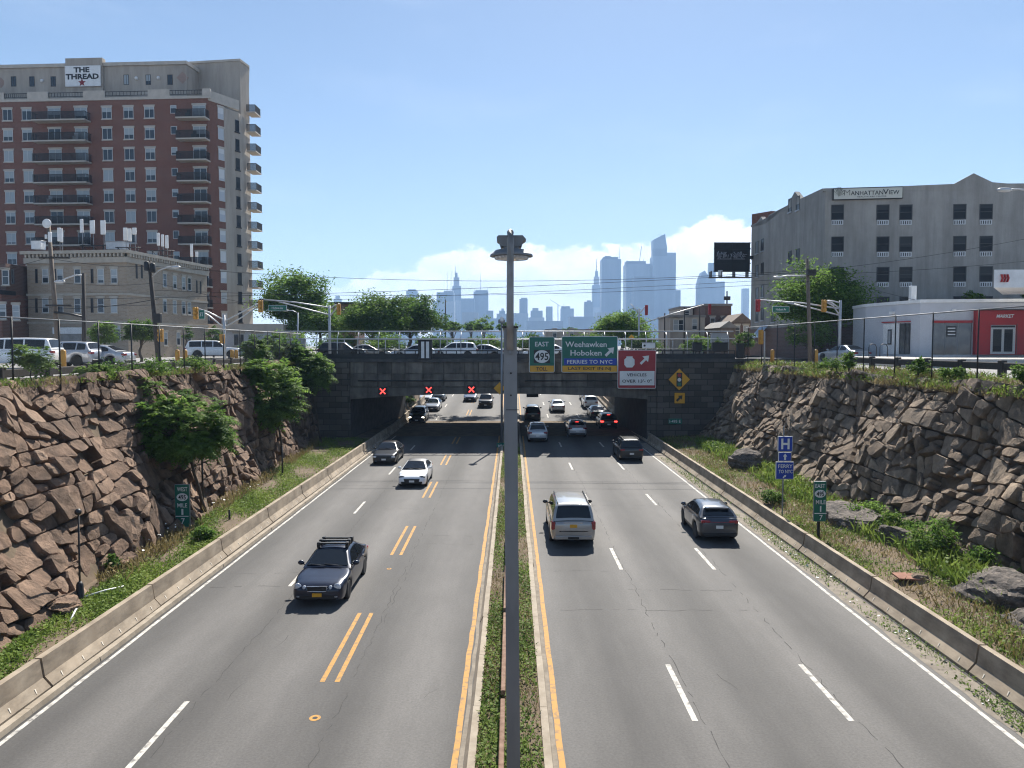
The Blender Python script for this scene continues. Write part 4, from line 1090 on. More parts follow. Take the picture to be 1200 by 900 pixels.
s.text('EAST', 955, 566.8, 966.5, 571.6, 'sign_white'); s.ell(954.3,573.8,967.2,583,'sign_white'); s.text('495',956.3,575.6,965.2,581.2,'sign_black',.02)
s.text('MILE',955.3,585.5,967,590.5,'sign_white'); s.text('1',960,592.5,961.8,599.5,'sign_white'); s.rect(953.8,600.8,968,601.8,'sign_white'); s.text('7',959.3,603,963.2,609,'sign_white'); post(s, s.dz*1.5, .05, 'dark_metal')
pb = G(918, 602, .45)
s = Sign('hospital_sign', 'blue hospital H sign over arrow and FERRY TO NYC plates on one post', 909, 511, 930, 561.5, pb.y, base=.42)
for (a,b,c,d) in ((911.5,511.3,928.8,529),(912.2,530,927.2,540.3),(909,541.3,930,561.5)):
    s.k = 0
    x0,z0 = s.q(a,d); x1,z1 = s.q(c,b)
    s.poly([(x0,z0),(x1,z0),(x1,z1),(x0,z1)], 'sign_white', 'border'); e=.02
    s.poly([(x0+e,z0+e),(x1-e,z0+e),(x1-e,z1-e),(x0+e,z1-e)], 'sign_blue', 'panel')
s.text('H', 915, 513.8, 925, 526.3, 'sign_white', .03); s.arrow(919.7, 535.2, 7.5, 90, 'sign_white', .3)
s.text('FERRY', 911.5, 544, 928.3, 548.2, 'sign_white'); s.text('TO NYC', 911.8, 550.2, 928.2, 554.4, 'sign_white'); s.arrow(919, 558, 5, 40, 'sign_white', .3)
mb = MB(); mb.box(-.07,-.01,.055,.1,-.15,s.dz*1.55); mb.build('post', M['galv'], s.root)
s = Sign('street_name_plate', 'small green plate on the median post at the bridge shadow edge', 582, 519, 592, 526, 66, base=.13); s.panel('sign_green', None, .03); s.text('MP 1', 584, 521, 590.5, 524.3, 'sign_white'); post(s, s.dz, .04)

# ------------------------------------------------------------------ verge odds and ends
p = G(94, 704, .3)
t = thing('sensor_post', 'thin black post with a ball head and black sleeve in the left verge', 'post', (p.x,p.y,.3))
mb = MB(); mb.tube([(0,0,0),(.02,0,2.9)], .03, 8); mb.build('pole', M['dark_metal'], t)
mb = MB(); mb.lathe([(.16,-.02),(.13,.05),(.11,.55),(.06,.65)], (0,0,0), n=12); mb.build('sleeve', M['black'], t)
mb = MB(); mb.ball((.03,-.03,3.0), .11, 12); mb.build('ball_head', M['black'], t)
for a, b, lb in (((100,699),(145,687),'white pipe lying from the black post toward the barrier'),((40,716),(84,701),'white pipe lying left of the black post'),((94,706),(82,728),'short white pipe running down from the black post')):
    mb = MB(); q0, q1 = G(*a,.42), G(*b,.42); mb.tube([q0, q0.lerp(q1,.5)+Vector((0,0,.03)), q1], .03, 6); tag(mb.build('pipe', M['white']), lb, 'pipe', 'white pipes in the left verge')
for px, py, h, lb in ((331,557,1.9,'short dark post in the left verge before the second tree'),(269,609,.45,'stub of a dark post by the left barrier'),(238,596,3.6,'slim dark post beside the left verge tree')):
    q = G(px,py,.3); mb = MB(); mb.tube([(0,0,-.1),(0,0,h)], .05, 8); mb.ball((0,0,h), .055, 8); o = mb.build('verge_post', M['dark_metal']); o.location = (q.x,q.y,.3); tag(o, lb, 'post')
q = G(1062,676,.5); mb = MB(); mb.prism([(-.42,-.35),(.3,-.45),(.48,.1),(.15,.4),(-.35,.36)], 0, .05); o = mb.build('rusty_plate', mat('terracotta',(.20,.085,.055),(.27,.125,.08),3,.9)); o.location=(q.x,q.y,.5); tag(o,'flat reddish plate lying in the right verge grass','plate')

# ------------------------------------------------------------------ fences and guard rails on the wall tops
def chain_fence(label, X, y0, y1, z0, h, dy, dark='dark_metal'):
    t = thing('chain_link_fence', label, 'fence', (X,y0,z0))
    for y in np.arange(y0, y1+.1, dy):
        mb = MB(); mb.tube([(0,y-y0,-.3),(0,y-y0,h)], .038, 6); mb.build('post', M[dark], t)
    mb = MB(); mb.tube([(0,0,h-.04),(0,y1-y0,h-.04)], .03, 6); mb.build('top_rail', M['pole_dark'], t)
    mb = MB(); mb.add([(.01,0,0),(.01,y1-y0,0),(.01,y1-y0,h-.05),(.01,0,h-.05)],[[0,1,2,3]]); mb.build('wire_mesh', M['chain'], t)
chain_fence('dark chain link fence with thin posts on top of the left wall', -18.95, 20.0, 69.0, 7.15, 2.75, 3.05)
chain_fence('dark chain link fence with thin posts on top of the right wall', 21.0, 23.4, 69.0, 7.1, 3.35, 3.75)
def guard(label, X, y0, y1, z, dy=3.2, m='dark_wood'):
    t = thing('guard_rail', label, 'guard rail', (X,y0,z))
    mb = MB(); mb.bbox(-.09,.09,0,y1-y0,.38,.72,.03); mb.build('beam', M[m], t)
    for y in np.arange(.6, y1-y0, dy):
        mb = MB(); mb.bbox(-.14,.14,y-.16,y+.16,-.4,.82,.03); mb.build('post', M[m], t)
guard('dark timber guard rail behind the left fence beside the parking lot', -20.9, 18, 66, 7.1)
guard('dark timber guard rail behind the right fence before the store', 22.6, 22, 52, 7.3)
# ------------------------------------------------------------------ buildings
def facing(a, b): return math.atan2(b[1]-a[1], b[0]-a[0])   # rotation so that local +x runs a -> b and -y faces out
class Facade:
    """window factory on an upright wall through plan points a -> b (a on the viewer's left)"""
    def __init__(s, root, a, b): s.root, s.a, s.b, s.rz = root, a, b, facing(a,b); s.o = root.location
    def at(s, px, py): return H(px, py, s.a, s.b)
    def put(s, proto, px, py=None, z=None, first=False, out=0.0):
        p = s.at(px, py if py is not None else 300)
        n = Vector((math.sin(s.rz), -math.cos(s.rz), 0))
        c = dup(proto, s.root); c.location = Vector((p.x, p.y, p.z if z is None else z)) - s.o + n*out; c.rotation_euler = (0,0,s.rz)
        return c
def win_proto(w, h, fm, pm, lintel=None, sill=None, mull=1, deep=.12, ac=False, hbar=None):
    """a window centred on the origin, facing -y, standing 4 cm proud; child pane (and sill)"""
    mb = MB(); f = .07; y0 = -.04
    mb.box(-w/2,-w/2+f,y0,.05,-h/2,h/2); mb.box(w/2-f,w/2,y0,.05,-h/2,h/2); mb.box(-w/2+f,w/2-f,y0,.05,h/2-f,h/2); mb.box(-w/2+f,w/2-f,y0,.05,-h/2,-h/2+f)
    for k in range(mull):
        x = -w/2+w*(k+1)/(mull+1); mb.box(x-.03,x+.03,y0+.005,.05,-h/2+f,h/2-f)
    if hbar is not None: mb.box(-w/2+f,w/2-f,y0+.008,.05,hbar*h-.025,hbar*h+.025)
    o = mb.build('window', M[fm])
    mb = MB(); mb.box(-w/2+f*.8,w/2-f*.8,-.012,.02,-h/2+f*.8,h/2-f*.8); mb.build('pane', M[pm], o)
    if lintel:
        mb = MB(); mb.box(-w/2-.12,w/2+.12,-.09,.03,h/2+.002,h/2+.26); mb.build('lintel', M[lintel], o)
    if sill:
        mb = MB(); mb.box(-w/2-.1,w/2+.1,-.12,.03,-h/2-.16,-h/2-.002); mb.build('sill', M[sill], o)
    if ac:
        mb = MB(); mb.box(-w/2*.9,w/2*.9,-.07,.03,-h/2-.5,-h/2-.05)
        for k in range(5): mb.box(-w/2*.8+k*w*.17,-w/2*.8+k*w*.17+.09,-.085,-.07,-h/2-.44,-h/2-.12,1)
        mb.build('air_vent', [M['galv_light'], M['dark_metal']], o)
    return o
protos = []
def kill_protos():
    for p in protos:
        for c in list(p.children_recursive): bpy.data.objects.remove(c)
        bpy.data.objects.remove(p)
def proto(*a, **k):
    o = win_proto(*a, **k); protos.append(o); return o

# ---- apartment tower
A, B, C_, D_ = (-92.0,114.9), (-43.6,112.0), (-40.9,116.8), (-40.9,121.6)
tw = thing('apartment_tower', 'tall red brick apartment tower with beige top storey on the left', 'building', (-66,122,7.4)); TO = (-66,122,7.4)
ztop = H(120,112.5,A,B).z
mb = MB(); mb.prism([A,B,(-42.25,114.4),(-50,130),(-92,133)], 7.3, ztop-.6); mb.build('wall', M['red_brick'], tw, TO)
mb = MB(); mb.prism([(-42.27,114.42),C_,(-44,128),(-49.9,131)], 7.3, ztop-1.2); mb.build('side_wall', M['beige'], tw, TO)
zc = 8.8+325*119.4/F
mb = MB(); mb.prism([(-47.9,119.8),(-41.3,118.8),D_,(-46,136),(-60,136),(-60,121.6)], ztop-1.3, zc); mb.prism([(C_[0]-.001,C_[1]+.001),D_,(-46,136),(-48,133)], 7.3, ztop-1.25); mb.build('stair_tower', M['beige'], tw, TO)
zp = P(150,72,116.5).z
pa, pb_ = (-92,119.0), (-48.4,116.4)
mb = MB(); mb.prism([pa,pb_,(-47.95,119.9),(-50,131),(-92,133)], ztop-.7, zp-.5); mb.build('penthouse', M['beige'], tw, TO)
mb = MB(); mb.prism([(pa[0],pa[1]-.25),(pb_[0]+.1,pb_[1]-.25),(-47.75,119.95),(-50,131.2),(-92,133.2)], zp-.5, zp); mb.prism([(-47.7,119.6),(-41.2,118.65),(D_[0]+.12,D_[1]),(-45.9,136.2),(-60,136.2),(-60,121.4)], zc-.02, zc+.3); mb.build('cornice', M['limestone'], tw, TO)
# taller block behind the sign
s0, s1 = H(78.5,72,pa,pb_), H(121.5,72,pa,pb_)
mb = MB(); mb.prism([(s0.x,s0.y-.45),(s1.x,s1.y-.45),(s1.x,s1.y+.5),(s0.x,s0.y+.5)], ztop-.6, P(100,68.3,117).z); mb.build('sign_pier', M['beige'], tw, TO)
# parapet pieces at the brick top
mb = MB()
def along(a, b, px0, px1, z0, z1, out, dep=.35, mbx=None):
    p, q = H(px0,300,a,b), H(px1,300,a,b); d = Vector((q.x-p.x,q.y-p.y)).normalized(); n = Vector((d.y,-d.x))
    (mbx or mb).prism([(p.x+n.x*out,p.y+n.y*out),(q.x+n.x*out,q.y+n.y*out),(q.x-n.x*dep,q.y-n.y*dep),(p.x-n.x*dep,p.y-n.y*dep)], z0, z1)
along(A,B,-60,250,ztop-.62,ztop-.25,.12)
for p0,p1 in ((-60,11),(38,62),(103,128),(178,203),(241,250)): along(A,B,p0,p1,ztop-.25,ztop+.75,.10)
q = Vector((C_[0]-B[0], C_[1]-B[1])).normalized(); n = Vector((q.y,-q.x))
mb.prism([(B[0]+n.x*.12,B[1]+n.y*.12),(C_[0]+n.x*.12,C_[1]+n.y*.12),(C_[0]-n.x*.3,C_[1]-n.y*.3),(B[0]-n.x*.3,B[1]-n.y*.3)], ztop-.9, ztop+.55)
mb.build('parapet', M['limestone'], tw, TO)
mb = MB()
for p0,p1 in ((11,38),(62,103),(128,178),(203,241)):
    along(A,B,p0,p1,ztop+.55,ztop+.62,-.02,.08); along(A,B,p0,p1,ztop+.0,ztop+.06,-.02,.08)
    for k in range(12):
        pm_ = p0+(p1-p0)*k/12; along(A,B,pm_,pm_+.35,ztop+.05,ztop+.56,-.03,.07)
mb.build('terrace_railing', M['dark_metal'], tw, TO)
fa = Facade(tw, A, B); fp = Facade(tw, pa, pb_); fs_ = Facade(tw, B, C_); fd = Facade(tw, C_, D_)
w1 = proto(1.45,1.62,'frame_white','pane',lintel='limestone',sill='limestone'); w2 = proto(.9,1.15,'frame_white','pane',mull=0)
dr = proto(1.9,2.05,'frame_white','pane',lintel='limestone'); w4 = proto(1.05,1.7,'frame_white','pane_reflecting',lintel='limestone',mull=0)
w5 = proto(.75,1.75,'frame_dark','pane_dark',mull=0,sill='dark_metal'); w6 = proto(.8,1.5,'frame_dark','pane',mull=1)
row_z = [H(130,132.5+24.35*i,A,B).z for i in range(11)]
for i, z in enumerate(row_z):
    for px in (14.2,36.5,129.5,154.8,179): fa.put(w1, px, z=z)
    fa.put(w2, 207, z=z+.35)
    for px in (68.5,99.5,236.8): fa.put(dr, px, z=z-.15)
    for px, w in ((79.8,8.0),(231.8,4.35)):
        p = fa.at(px, 300);
        mb = MB(); mb.box(-w/2,w/2,-1.5,-.01,-1.32,-1.12); sl = mb.build('balcony', M['limestone'], tw)
        sl.location = Vector((p.x,p.y,z))-tw.location; sl.rotation_euler = (0,0,fa.rz)
        mb = MB()
        mb.box(-w/2,w/2,-1.5,-1.46,-.10,-.04); mb.box(-w/2,-w/2+.04,-1.46,-.02,-.10,-.04); mb.box(w/2-.04,w/2,-1.46,-.02,-.10,-.04)
        for k in range(int(w/.13)): mb.box(-w/2+k*.13,-w/2+k*.13+.075,-1.49,-1.465,-1.11,-.10)
        for k in range(10):
            for sx in (-w/2,w/2-.03): mb.box(sx,sx+.03,-1.44+k*.14,-1.41+k*.14,-1.11,-.10)
        mb.build('railing', M['dark_metal'], sl)
        if rnd.random() < .6:
            mb = MB(); x = rnd.uniform(-w/2+.6,w/2-.8); mb.bbox(x,x+.55,-1.1,-.5,-1.11,-.45,.05); mb.bbox(x,x+.55,-.55,-.48,-.5,.1,.03); mb.build('balcony_chair', M[rnd.choice(('dark_metal','white','grey_panel'))], sl)
for i in range(11):
    z = row_z[i]
    p = H(261.5, 130, B, C_); pz = P(261.5, 132+24.1*i, 113.5).z
    fs_.put(w4, 261.6, z=pz)
    fs_.put(w5, 280.5, z=P(280.5,147+22.4*i,116.2).z)
    w = 2.6; mb = MB(); mb.box(-.02,1.4,-w/2,w/2,-1.27,-1.1); sl = mb.build('side_balcony', M['limestone'], tw); sl.location = Vector((-40.75,120.9,P(300,130+22.6*i,121).z+.6))-tw.location
    mb = MB(); mb.box(1.35,1.4,-w/2,w/2,-.1,-.04); mb.box(0,1.35,-w/2,-w/2+.04,-.1,-.04)
    for k in range(17): mb.box(k*.08,k*.08+.055,-w/2,-w/2+.03,-1.1,-.1)
    for k in range(20): mb.box(1.36,1.39,-w/2+k*.13,-w/2+k*.13+.06,-1.1,-.1)
    mb.build('railing', M['dark_metal'], sl)
for px in (16,37.5,62.5,148,173.8,199.3): fp.put(w6, px, 93.5 if px>100 else 95.5)
mb = MB()
for px,py,r_ in ((49.5,95,.42),(160,92,.42),(186,91.5,.42)):
    p = fp.at(px,py); mb.ball((p.x,p.y-.1,p.z), .26, 10)
mb.build('terrace_lamp', M['white'], tw, TO)
mb = MB()
for f, px,py,r_ in ((fp,214,91,.9),(fp,1,97,.8)):
    p = f.at(px,py); mb.add([(p.x-r_,p.y-.03,p.z),(p.x,p.y-.03,p.z-r_),(p.x+r_,p.y-.03,p.z),(p.x,p.y-.03,p.z+r_),(p.x-r_,p.y+.1,p.z),(p.x,p.y+.1,p.z-r_),(p.x+r_,p.y+.1,p.z),(p.x,p.y+.1,p.z+r_)],[[0,1,2,3],[0,1,5,4],[1,2,6,5],[2,3,7,6],[3,0,4,7]])
mb.build('diamond_ornament', mat('pink_ornament',(.32,.23,.19),(.28,.2,.17),2), tw, TO)
# roof sign
p0, p1 = H(79.8,103.5,pa,pb_), H(120.4,78.6,pa,pb_)
sb = thing('roof_sign', 'white sign board reading THE THREAD with a red star on the tower', 'sign', ((p0.x+p1.x)/2, (p0.y+p1.y)/2-.75, (p0.z+p1.z)/2), facing(pa,pb_))
w, h = (p1.x-p0.x)/2, (p1.z-p0.z)/2
mb = MB(); mb.box(-w,w,0,.2,-h,h); mb.build('board', M['white'], sb)
def rel(x, y): return -w+2*w*x, h-2*h*y
for body, a, b, c, d in (('THE',.25,.70,.07,.33),('THREAD',.02,.96,.39,.66)):
    x0,z1 = rel(a,c); x1,z0 = rel(b,d); text_mesh(body, M['sign_black'], x0,x1,z0,z1,'lettering',.045,parent=sb,y=-.02)
x, z = rel(.48,.82); st = []
for k in range(10):
    rr = (.62,.26)[k%2]; st.append((x+rr*math.sin(math.pi*k/5), z+rr*math.cos(math.pi*k/5)))
mb = MB(); mb.yprism(st, -.03, -.005); mb.build('star', mat('dark_red_star',(.22,.02,.03)), sb)

# ---- tan corner building
TA, TB, TC_ = (-54.3,86.5), (-42.4,85.0), (-40.1,101.5)
tb = thing('corner_building', 'three storey tan brick corner building with white cornice below the tower', 'building', (-47,92,7.4)); O3 = (-47,92,7.4)
zt = P(152,293,85).z
mb = MB(); mb.prism([TA,TB,TC_,(-54,103)], 7.3, zt-1.0); mb.build('wall', M['tan_brick'], tb, O3)
mb = MB(); mb.prism([(TA[0]-.45,TA[1]-.5),(TB[0]+.35,TB[1]-.55),(TC_[0]+.55,TC_[1]+.2),(-54.4,103.3)], zt-.35, zt); mb.prism([(TA[0]-.2,TA[1]-.25),(TB[0]+.18,TB[1]-.28),(TC_[0]+.27,TC_[1]+.1),(-54.2,103.1)], zt-1.35, zt-.75); mb.build('cornice', M['tan_stone'], tb, O3)
mb = MB()
def row_blocks(a, b, n, z0, z1, out):
    d = Vector((b[0]-a[0], b[1]-a[1])); L = d.length; d.normalize(); nn = Vector((d.y,-d.x))
    for k in range(n):
        t0 = L*(k+.2)/n; t1 = L*(k+.65)/n
        mb.prism([(a[0]+d.x*t0+nn.x*out,a[1]+d.y*t0+nn.y*out),(a[0]+d.x*t1+nn.x*out,a[1]+d.y*t1+nn.y*out),(a[0]+d.x*t1,a[1]+d.y*t1),(a[0]+d.x*t0,a[1]+d.y*t0)], z0, z1)
row_blocks(TA,TB,26,zt-.72,zt-.36,.42); row_blocks(TB,TC_,34,zt-.72,zt-.36,.42); mb.build('dentil', M['tan_stone'], tb, O3)
mb = MB()
for z in (H(100,345,TA,TB).z, H(100,378,TA,TB).z):
    mb.prism([(TA[0]-.1,TA[1]-.1),(TB[0]+.08,TB[1]-.12),(TC_[0]+.12,TC_[1]+.0),(-54.1,103.05)], z-.12, z+.12)
mb.build('string_course', M['tan_stone'], tb, O3)
f1, f2 = Facade(tb,TA,TB), Facade(tb,TB,TC_)
v1 = proto(.78,1.6,'frame_white','pane',mull=0,lintel='tan_stone',sill='tan_stone',hbar=.05); v2 = proto(.3,1.6,'frame_dark','pane_dark',mull=0)
for py in (323.5,358): 
    for px in (53.3,70.5,91,118.3,133.8): f1.put(v1, px, py)
    for px in (42.8,64.5,108): f1.put(v2, px, py)
for px in (137.5,): f1.put(v1, px, 390)
for dpy in (0, 31.5):
    for px, py in ((193,328.5),(204.6,330.5),(215,332),(221.8,333)): f2.put(v1, px, py+dpy*(1-(px-152)/700))
for px,py in ((160,318),(166,318),(230.5,336),(235,337)): f2.put(v2, px, py)
for px in (194,209,222): f2.put(v1, px, 397)
mb = MB(); a_ = H(68,386,TA,TB); b_ = H(97,404,TA,TB); mb.box(a_.x,b_.x,a_.y-.35,a_.y+.2,b_.z,a_.z); mb.build('shop_front', M['shop_glass'], tb, O3)
mb = MB(); mb.box(a_.x-.15,b_.x+.15,a_.y-.8,a_.y-.36,a_.z-.5,a_.z+.2); mb.build('shop_fascia', M['white'], tb, O3)
# rooftop phone antennas, each mast a thing
def antenna(label, px, Y, panels, frame=True, zroof=None):
    p = P(px,290,Y); z = zt-.05 if zroof is None else zroof
    t = thing('cell_antenna', label, 'antenna', (p.x,Y,z), 0, 'phone antennas on the tan roof')
    if frame:
        mb = MB()
        for x in (-1.2,0,1.2): mb.tube([(x,0,0),(x,0,1.3)], .05, 6); mb.tube([(x,0,1.2),(x+(.6 if x<1 else -.6),.8,0)], .04, 6)
        mb.tube([(-1.5,0,1.2),(1.5,0,1.2)], .05, 6); mb.tube([(-1.5,0,.6),(1.5,0,.6)], .05, 6); mb.build('mount', M['dark_metal'], t)
    for (q, y0, y1, wpx) in panels:
        a = P(q,y1,Y); b = P(q,y0,Y); w = wpx*Y/F/2
        mb = MB(); mb.bbox(a.x-p.x-w,a.x-p.x+w,-.2,.0,a.z-z,b.z-z,.04); mb.build('panel', M['white'], t)
        mb = MB(); mb.tube([(a.x-p.x,.05,0 if not frame else .3),(a.x-p.x,.05,b.z-z-.3)], .05, 6); mb.build('pole', M['galv'], t)
antenna('three tall white antenna panels on a dark frame at the roof middle', 109, 90, ((96.5,257,273,3.5),(109,258.5,274,5.5),(121.5,258.5,275,5.5)))
antenna('pair of white antenna panels at the roof front edge left of the frame', 70.5, 88, ((70,267,283,3.5),(73,268,284,2.5)), False)
antenna('white antenna cluster above the bend of the tan roof', 150, 92, ((147.5,267,282,4.5),(152.5,268,283,4),(158,267,275,4.5)))
antenna('group of slanted white antenna panels over the right roof edge', 190, 95, ((186,273,288,3),(191,275,289,3),(196,276,291,3.5)))
antenna('small white antenna at the far right end of the tan roof', 226, 99, ((225,286,301,3),(231,295,301,3)), False)
cabinet('roof_cabinet', 'white equipment cabinet on the left end of the tan roof', 36.5, 47.5, 282, 292, 88, 'white', None, 'cabinet', 1.0)
cabinet('roof_cabinet', 'long low grey cabinet on the tan roof between the antennas', 124, 144, 283, 292, 93, 'galv_light', None, 'cabinet', 1.5)

# ---- dark brick shop at far left
db = thing('brick_shop', 'low dark brick building at the left photo edge beside the tan one', 'building', (-58,84,7.4)); O4 = (-58,84,7.4)
mb = MB(); mb.prism([(-66,83.2),(-54.6,82.5),(-54.9,96),(-66,97)], 7.3, P(10,344,83).z); mb.build('wall', M['red_brick'], db, O4)
mb = MB(); mb.prism([(-66,84.2),(-54.7,83.5),(-54.9,96),(-66,97)], P(10,344,83).z-.01, P(10,309,84).z); mb.build('upper_storey', M['dark_brick'], db, O4)
mb = MB(); mb.prism([(-66.2,82.6),(-54.5,81.9),(-54.4,84.6),(-66.2,85.4)], P(10,345,82.5).z, P(10,340,82.5).z); mb.build('ledge', M['dark_metal'], db, O4)
f3 = Facade(db, (-66,83.2), (-54.6,82.5)); 
for px,py in ((3,365),(19,366)): f3.put(v1, px, py)
f4 = Facade(db, (-66,84.2), (-54.7,83.5)); f4.put(v1, 6.5, 325); f4.put(v2, 15, 324)

# ---- low buildings behind the left junction
lb_ = thing('low_store', 'low white flat roofed store at the foot of the beige tower', 'building', (-33,105,7.4)); O5=(-33,105,7.4)
a_, b_ = P(248,410,104), P(330,378,104)
mb = MB(); mb.prism([(a_.x,104),(b_.x,104),(b_.x,114),(a_.x,114)], 7.3, b_.z-1.2); mb.build('wall', M['market_grey'], lb_, O5)
mb = MB(); mb.prism([(a_.x-.3,103.4),(b_.x+.4,103.4),(b_.x-1.5,114.4),(a_.x-.3,114.4)], b_.z-1.2, b_.z-.2); mb.build('roof', M['limestone'], lb_, O5)
f5 = Facade(lb_, (a_.x,104), (b_.x,104))
for px in (258,280,302): f5.put(w1, px, 398)
bb = thing('dark_house', 'dark gabled building behind the left traffic signal mast', 'building', (-22,125,7.4)); O6=(-22,125,7.4)
a_, b_ = P(388,410,124), P(416,354,124)
mb = MB(); mb.prism([(a_.x,124),(b_.x,124),(b_.x,132),(a_.x,132)], 7.3, b_.z-.3); mb.build('wall', M['dark_brick'], bb, O6)
mb = MB(); mb.prism([(a_.x-.3,123.7),(b_.x+.3,123.7),(b_.x+.3,132.3),(a_.x-.3,132.3)], b_.z-.3, b_.z); mb.build('roof', M['dark_metal'], bb, O6)

# ---- grey care centre
GA, GB, GC = (31.3,101.0), (31.5,78.0), (75.0,72.2)
cc_ = thing('care_center', 'grey stucco five storey care center with gabled parapet on the right', 'building', (45,88,7.4)); O7=(45,88,7.4)
zg = P(964,221,78).z
mb = MB(); mb.prism([GA,GB,GC,(76,100)], 7.3, zg-.02); mb.build('wall', M['grey_stucco'], cc_, O7)
mb = MB(); mb.prism([(GA[0]-.06,GA[1]),(GB[0]-.06,GB[1]-.07),(GC[0],GC[1]-.07),(GC[0],GC[1]+.2),(GB[0]+.2,GB[1]+.2),(GA[0]+.2,GA[1])], 7.3, 10.9); mb.build('base_storey', M['dark_brick'], cc_, O7)
def gable(a, b, pts, name='gable', dep=.5):
    """parapet slab on facade a->b with outline given in photo pixels"""
    V0 = [H(px,py,a,b) for px,py in pts]; dd = Vector((b[0]-a[0], b[1]-a[1],0)).normalized(); nn = Vector((dd.y,-dd.x,0))
    o = [v+nn*.02 for v in V0]; i_ = [v-nn*dep for v in V0]; n = len(o); mb = MB()
    mb.add([tuple(v) for v in o]+[tuple(v) for v in i_], [[k,(k+1)%n,n+(k+1)%n,n+k] for k in range(n)]+[list(range(n)), [n+k for k in range(n-1,-1,-1)]])
    return mb.build(name, M['grey_stucco'], cc_, O7)
gable(GB,GC,((964.5,224),(1285,222),(1285,214.5),(1180,215),(1163,213.5),(1141,203),(1118,215.5),(1060,218),(964.5,220.8)))
gable(GA,GB,((880,266),(964,225),(964,220.8),(938,233),(931.5,224.5),(923,240.6),(901,252),(897,262),(892,254),(886,262),(880,264)))
mb = MB(); mb.prism([(31.25,101.05),(33,98.5),(40,102),(33,105.5)], 20, P(885,251,101).z); mb.build('stair_tower', M['red_brick'], cc_, O7)
fg, fl_ = Facade(cc_,GB,GC), Facade(cc_,GA,GB)
x1 = proto(1.22,1.5,'frame_dark','pane_dark',mull=0,hbar=.0,ac=True); x2 = proto(1.0,1.5,'frame_dark','pane_dark',mull=0,sill='grey_panel')
for py in (248.7,286,321.6,356.5):
    for k, px in enumerate((981.5,1034.6,1061.5,1124.6,1155.5,1236,1262)): fg.put(x1, px, py + (-.6 if px > 1100 else 0))
for px, py in ((925.8,240.5),(935,238),(925.8,302),(935,299.5),(887.2,290),(893.5,287),(887.2,317.5),(893.5,315),(887.2,344),(893.5,341),(887.2,370),(893.5,368),(906,370),(925.8,340),(935,338)): fl_.put(x2, px, py)
mb = MB(); p0, p1 = H(893,395,GA,GB), H(902,381,GA,GB); mb.add([(p0.x-.2,p0.y,p1.z),(p1.x-.2,p1.y,p1.z),(p1.x-1.4,p1.y,p0.z),(p0.x-1.4,p0.y,p0.z),(p0.x-.2,p0.y,p1.z-.1),(p1.x-.2,p1.y,p1.z-.1),(p1.x-1.4,p1.y,p0.z-.1),(p0.x-1.4,p0.y,p0.z-.1)],[(0,1,2,3),(4,7,6,5),(0,4,5,1),(1,5,6,2),(2,6,7,3),(3,7,4,0)]); mb.build('awning', mat('blue_awning',(.30,.40,.52),(.36,.46,.58),2), cc_, O7)
p0, p1 = H(975.5,234.3,GB,GC), H(1055.6,220.2,GB,GC)
sg = thing('care_center_sign', 'long cream sign board reading MANHATTANVIEW HEALTHCARE CENTER under the roof', 'sign', ((p0.x+p1.x)/2,(p0.y+p1.y)/2-.35,(p0.z+p1.z)/2), facing(GB,GC))
w, h = math.hypot(p1.x-p0.x,p1.y-p0.y)/2, (p1.z-p0.z)/2
mb = MB(); mb.box(-w-.06,w+.06,.02,.3,-h-.06,h+.06); mb.build('case', M['dark_metal'], sg)
mb = MB(); mb.box(-w,w,-.02,.02,-h,h); mb.build('board', mat('cream_board',(.55,.54,.47),(.5,.49,.43),1), sg)
for body,a,b,c,d2,bo in (('M',.150,.236,.14,.66,-.018),('ANHATTAN',.245,.72,.26,.66,.012),('V',.715,.80,.14,.66,.01),('IEW',.805,.955,.26,.66,.012),('HEALTHCARE CENTER',.34,.77,.76,.89,.005)):
    x0,z1 = rel(a,c); x1,z0 = rel(b,d2); text_mesh(body, M['sign_black'], x0,x1,z0,z1,'lettering',bo,parent=sg,y=-.03)
g2 = MB()
for k in range(9):
    a = -1.2+k*.3; x,z = rel(.07,.75); g2.yprism([(x,z),(x+.55*math.sin(a)-.05,z+.9*math.cos(a)+.02),(x+.62*math.sin(a),z+1.0*math.cos(a)),(x+.55*math.sin(a)+.05,z+.9*math.cos(a)-.02)], -.03-.0005*k, -.022)
g2.build('emblem', mat('emblem_grey',(.12,.12,.10)), sg)

# ---- market
fc = MB(); fc.prism([(25.5,50),(60,44),(60,70),(27.5,69.5)], 7.2, 7.93); struct('forecourt', fc, M['lot'])
MA, MB_, MC = (30.5,66.5), (31.8,60.0), (52.0,57.2)
mk = thing('market_store', 'low pale grey store with red MARKET entrance in front of the care center', 'building', (38,63,7.93)); O8=(38,63,7.93)
zm = P(1077,351,60).z
mb = MB(); mb.prism([MA,MB_,MC,(52,70),(31,70)], 7.9, zm-.25); mb.build('wall', M['market_grey'], mk, O8)
mb = MB(); mb.prism([(MA[0]-.08,MA[1]),(MB_[0]-.06,MB_[1]-.08),(MC[0],MC[1]-.08),(52,70.1),(30.95,70.1)], zm-.25, zm); mb.build('roof', M['white'], mk, O8)
fm_ = Facade(mk,MB_,MC); fn = Facade(mk,MA,MB_)
def fbox(f, px0, py0, px1, py1, out, m, name, back=.05):
    a, b = H(px0,py1,f.a,f.b), H(px1,py0,f.a,f.b); d = Vector((f.b[0]-f.a[0],f.b[1]-f.a[1])).normalized(); n = Vector((d.y,-d.x)); mb = MB()
    mb.prism([(a.x+n.x*out,a.y+n.y*out),(b.x+n.x*out,b.y+n.y*out),(b.x-n.x*back,b.y-n.y*back),(a.x-n.x*back,a.y-n.y*back)], a.z, b.z); return mb.build(name, M[m], f.root, f.root.location)
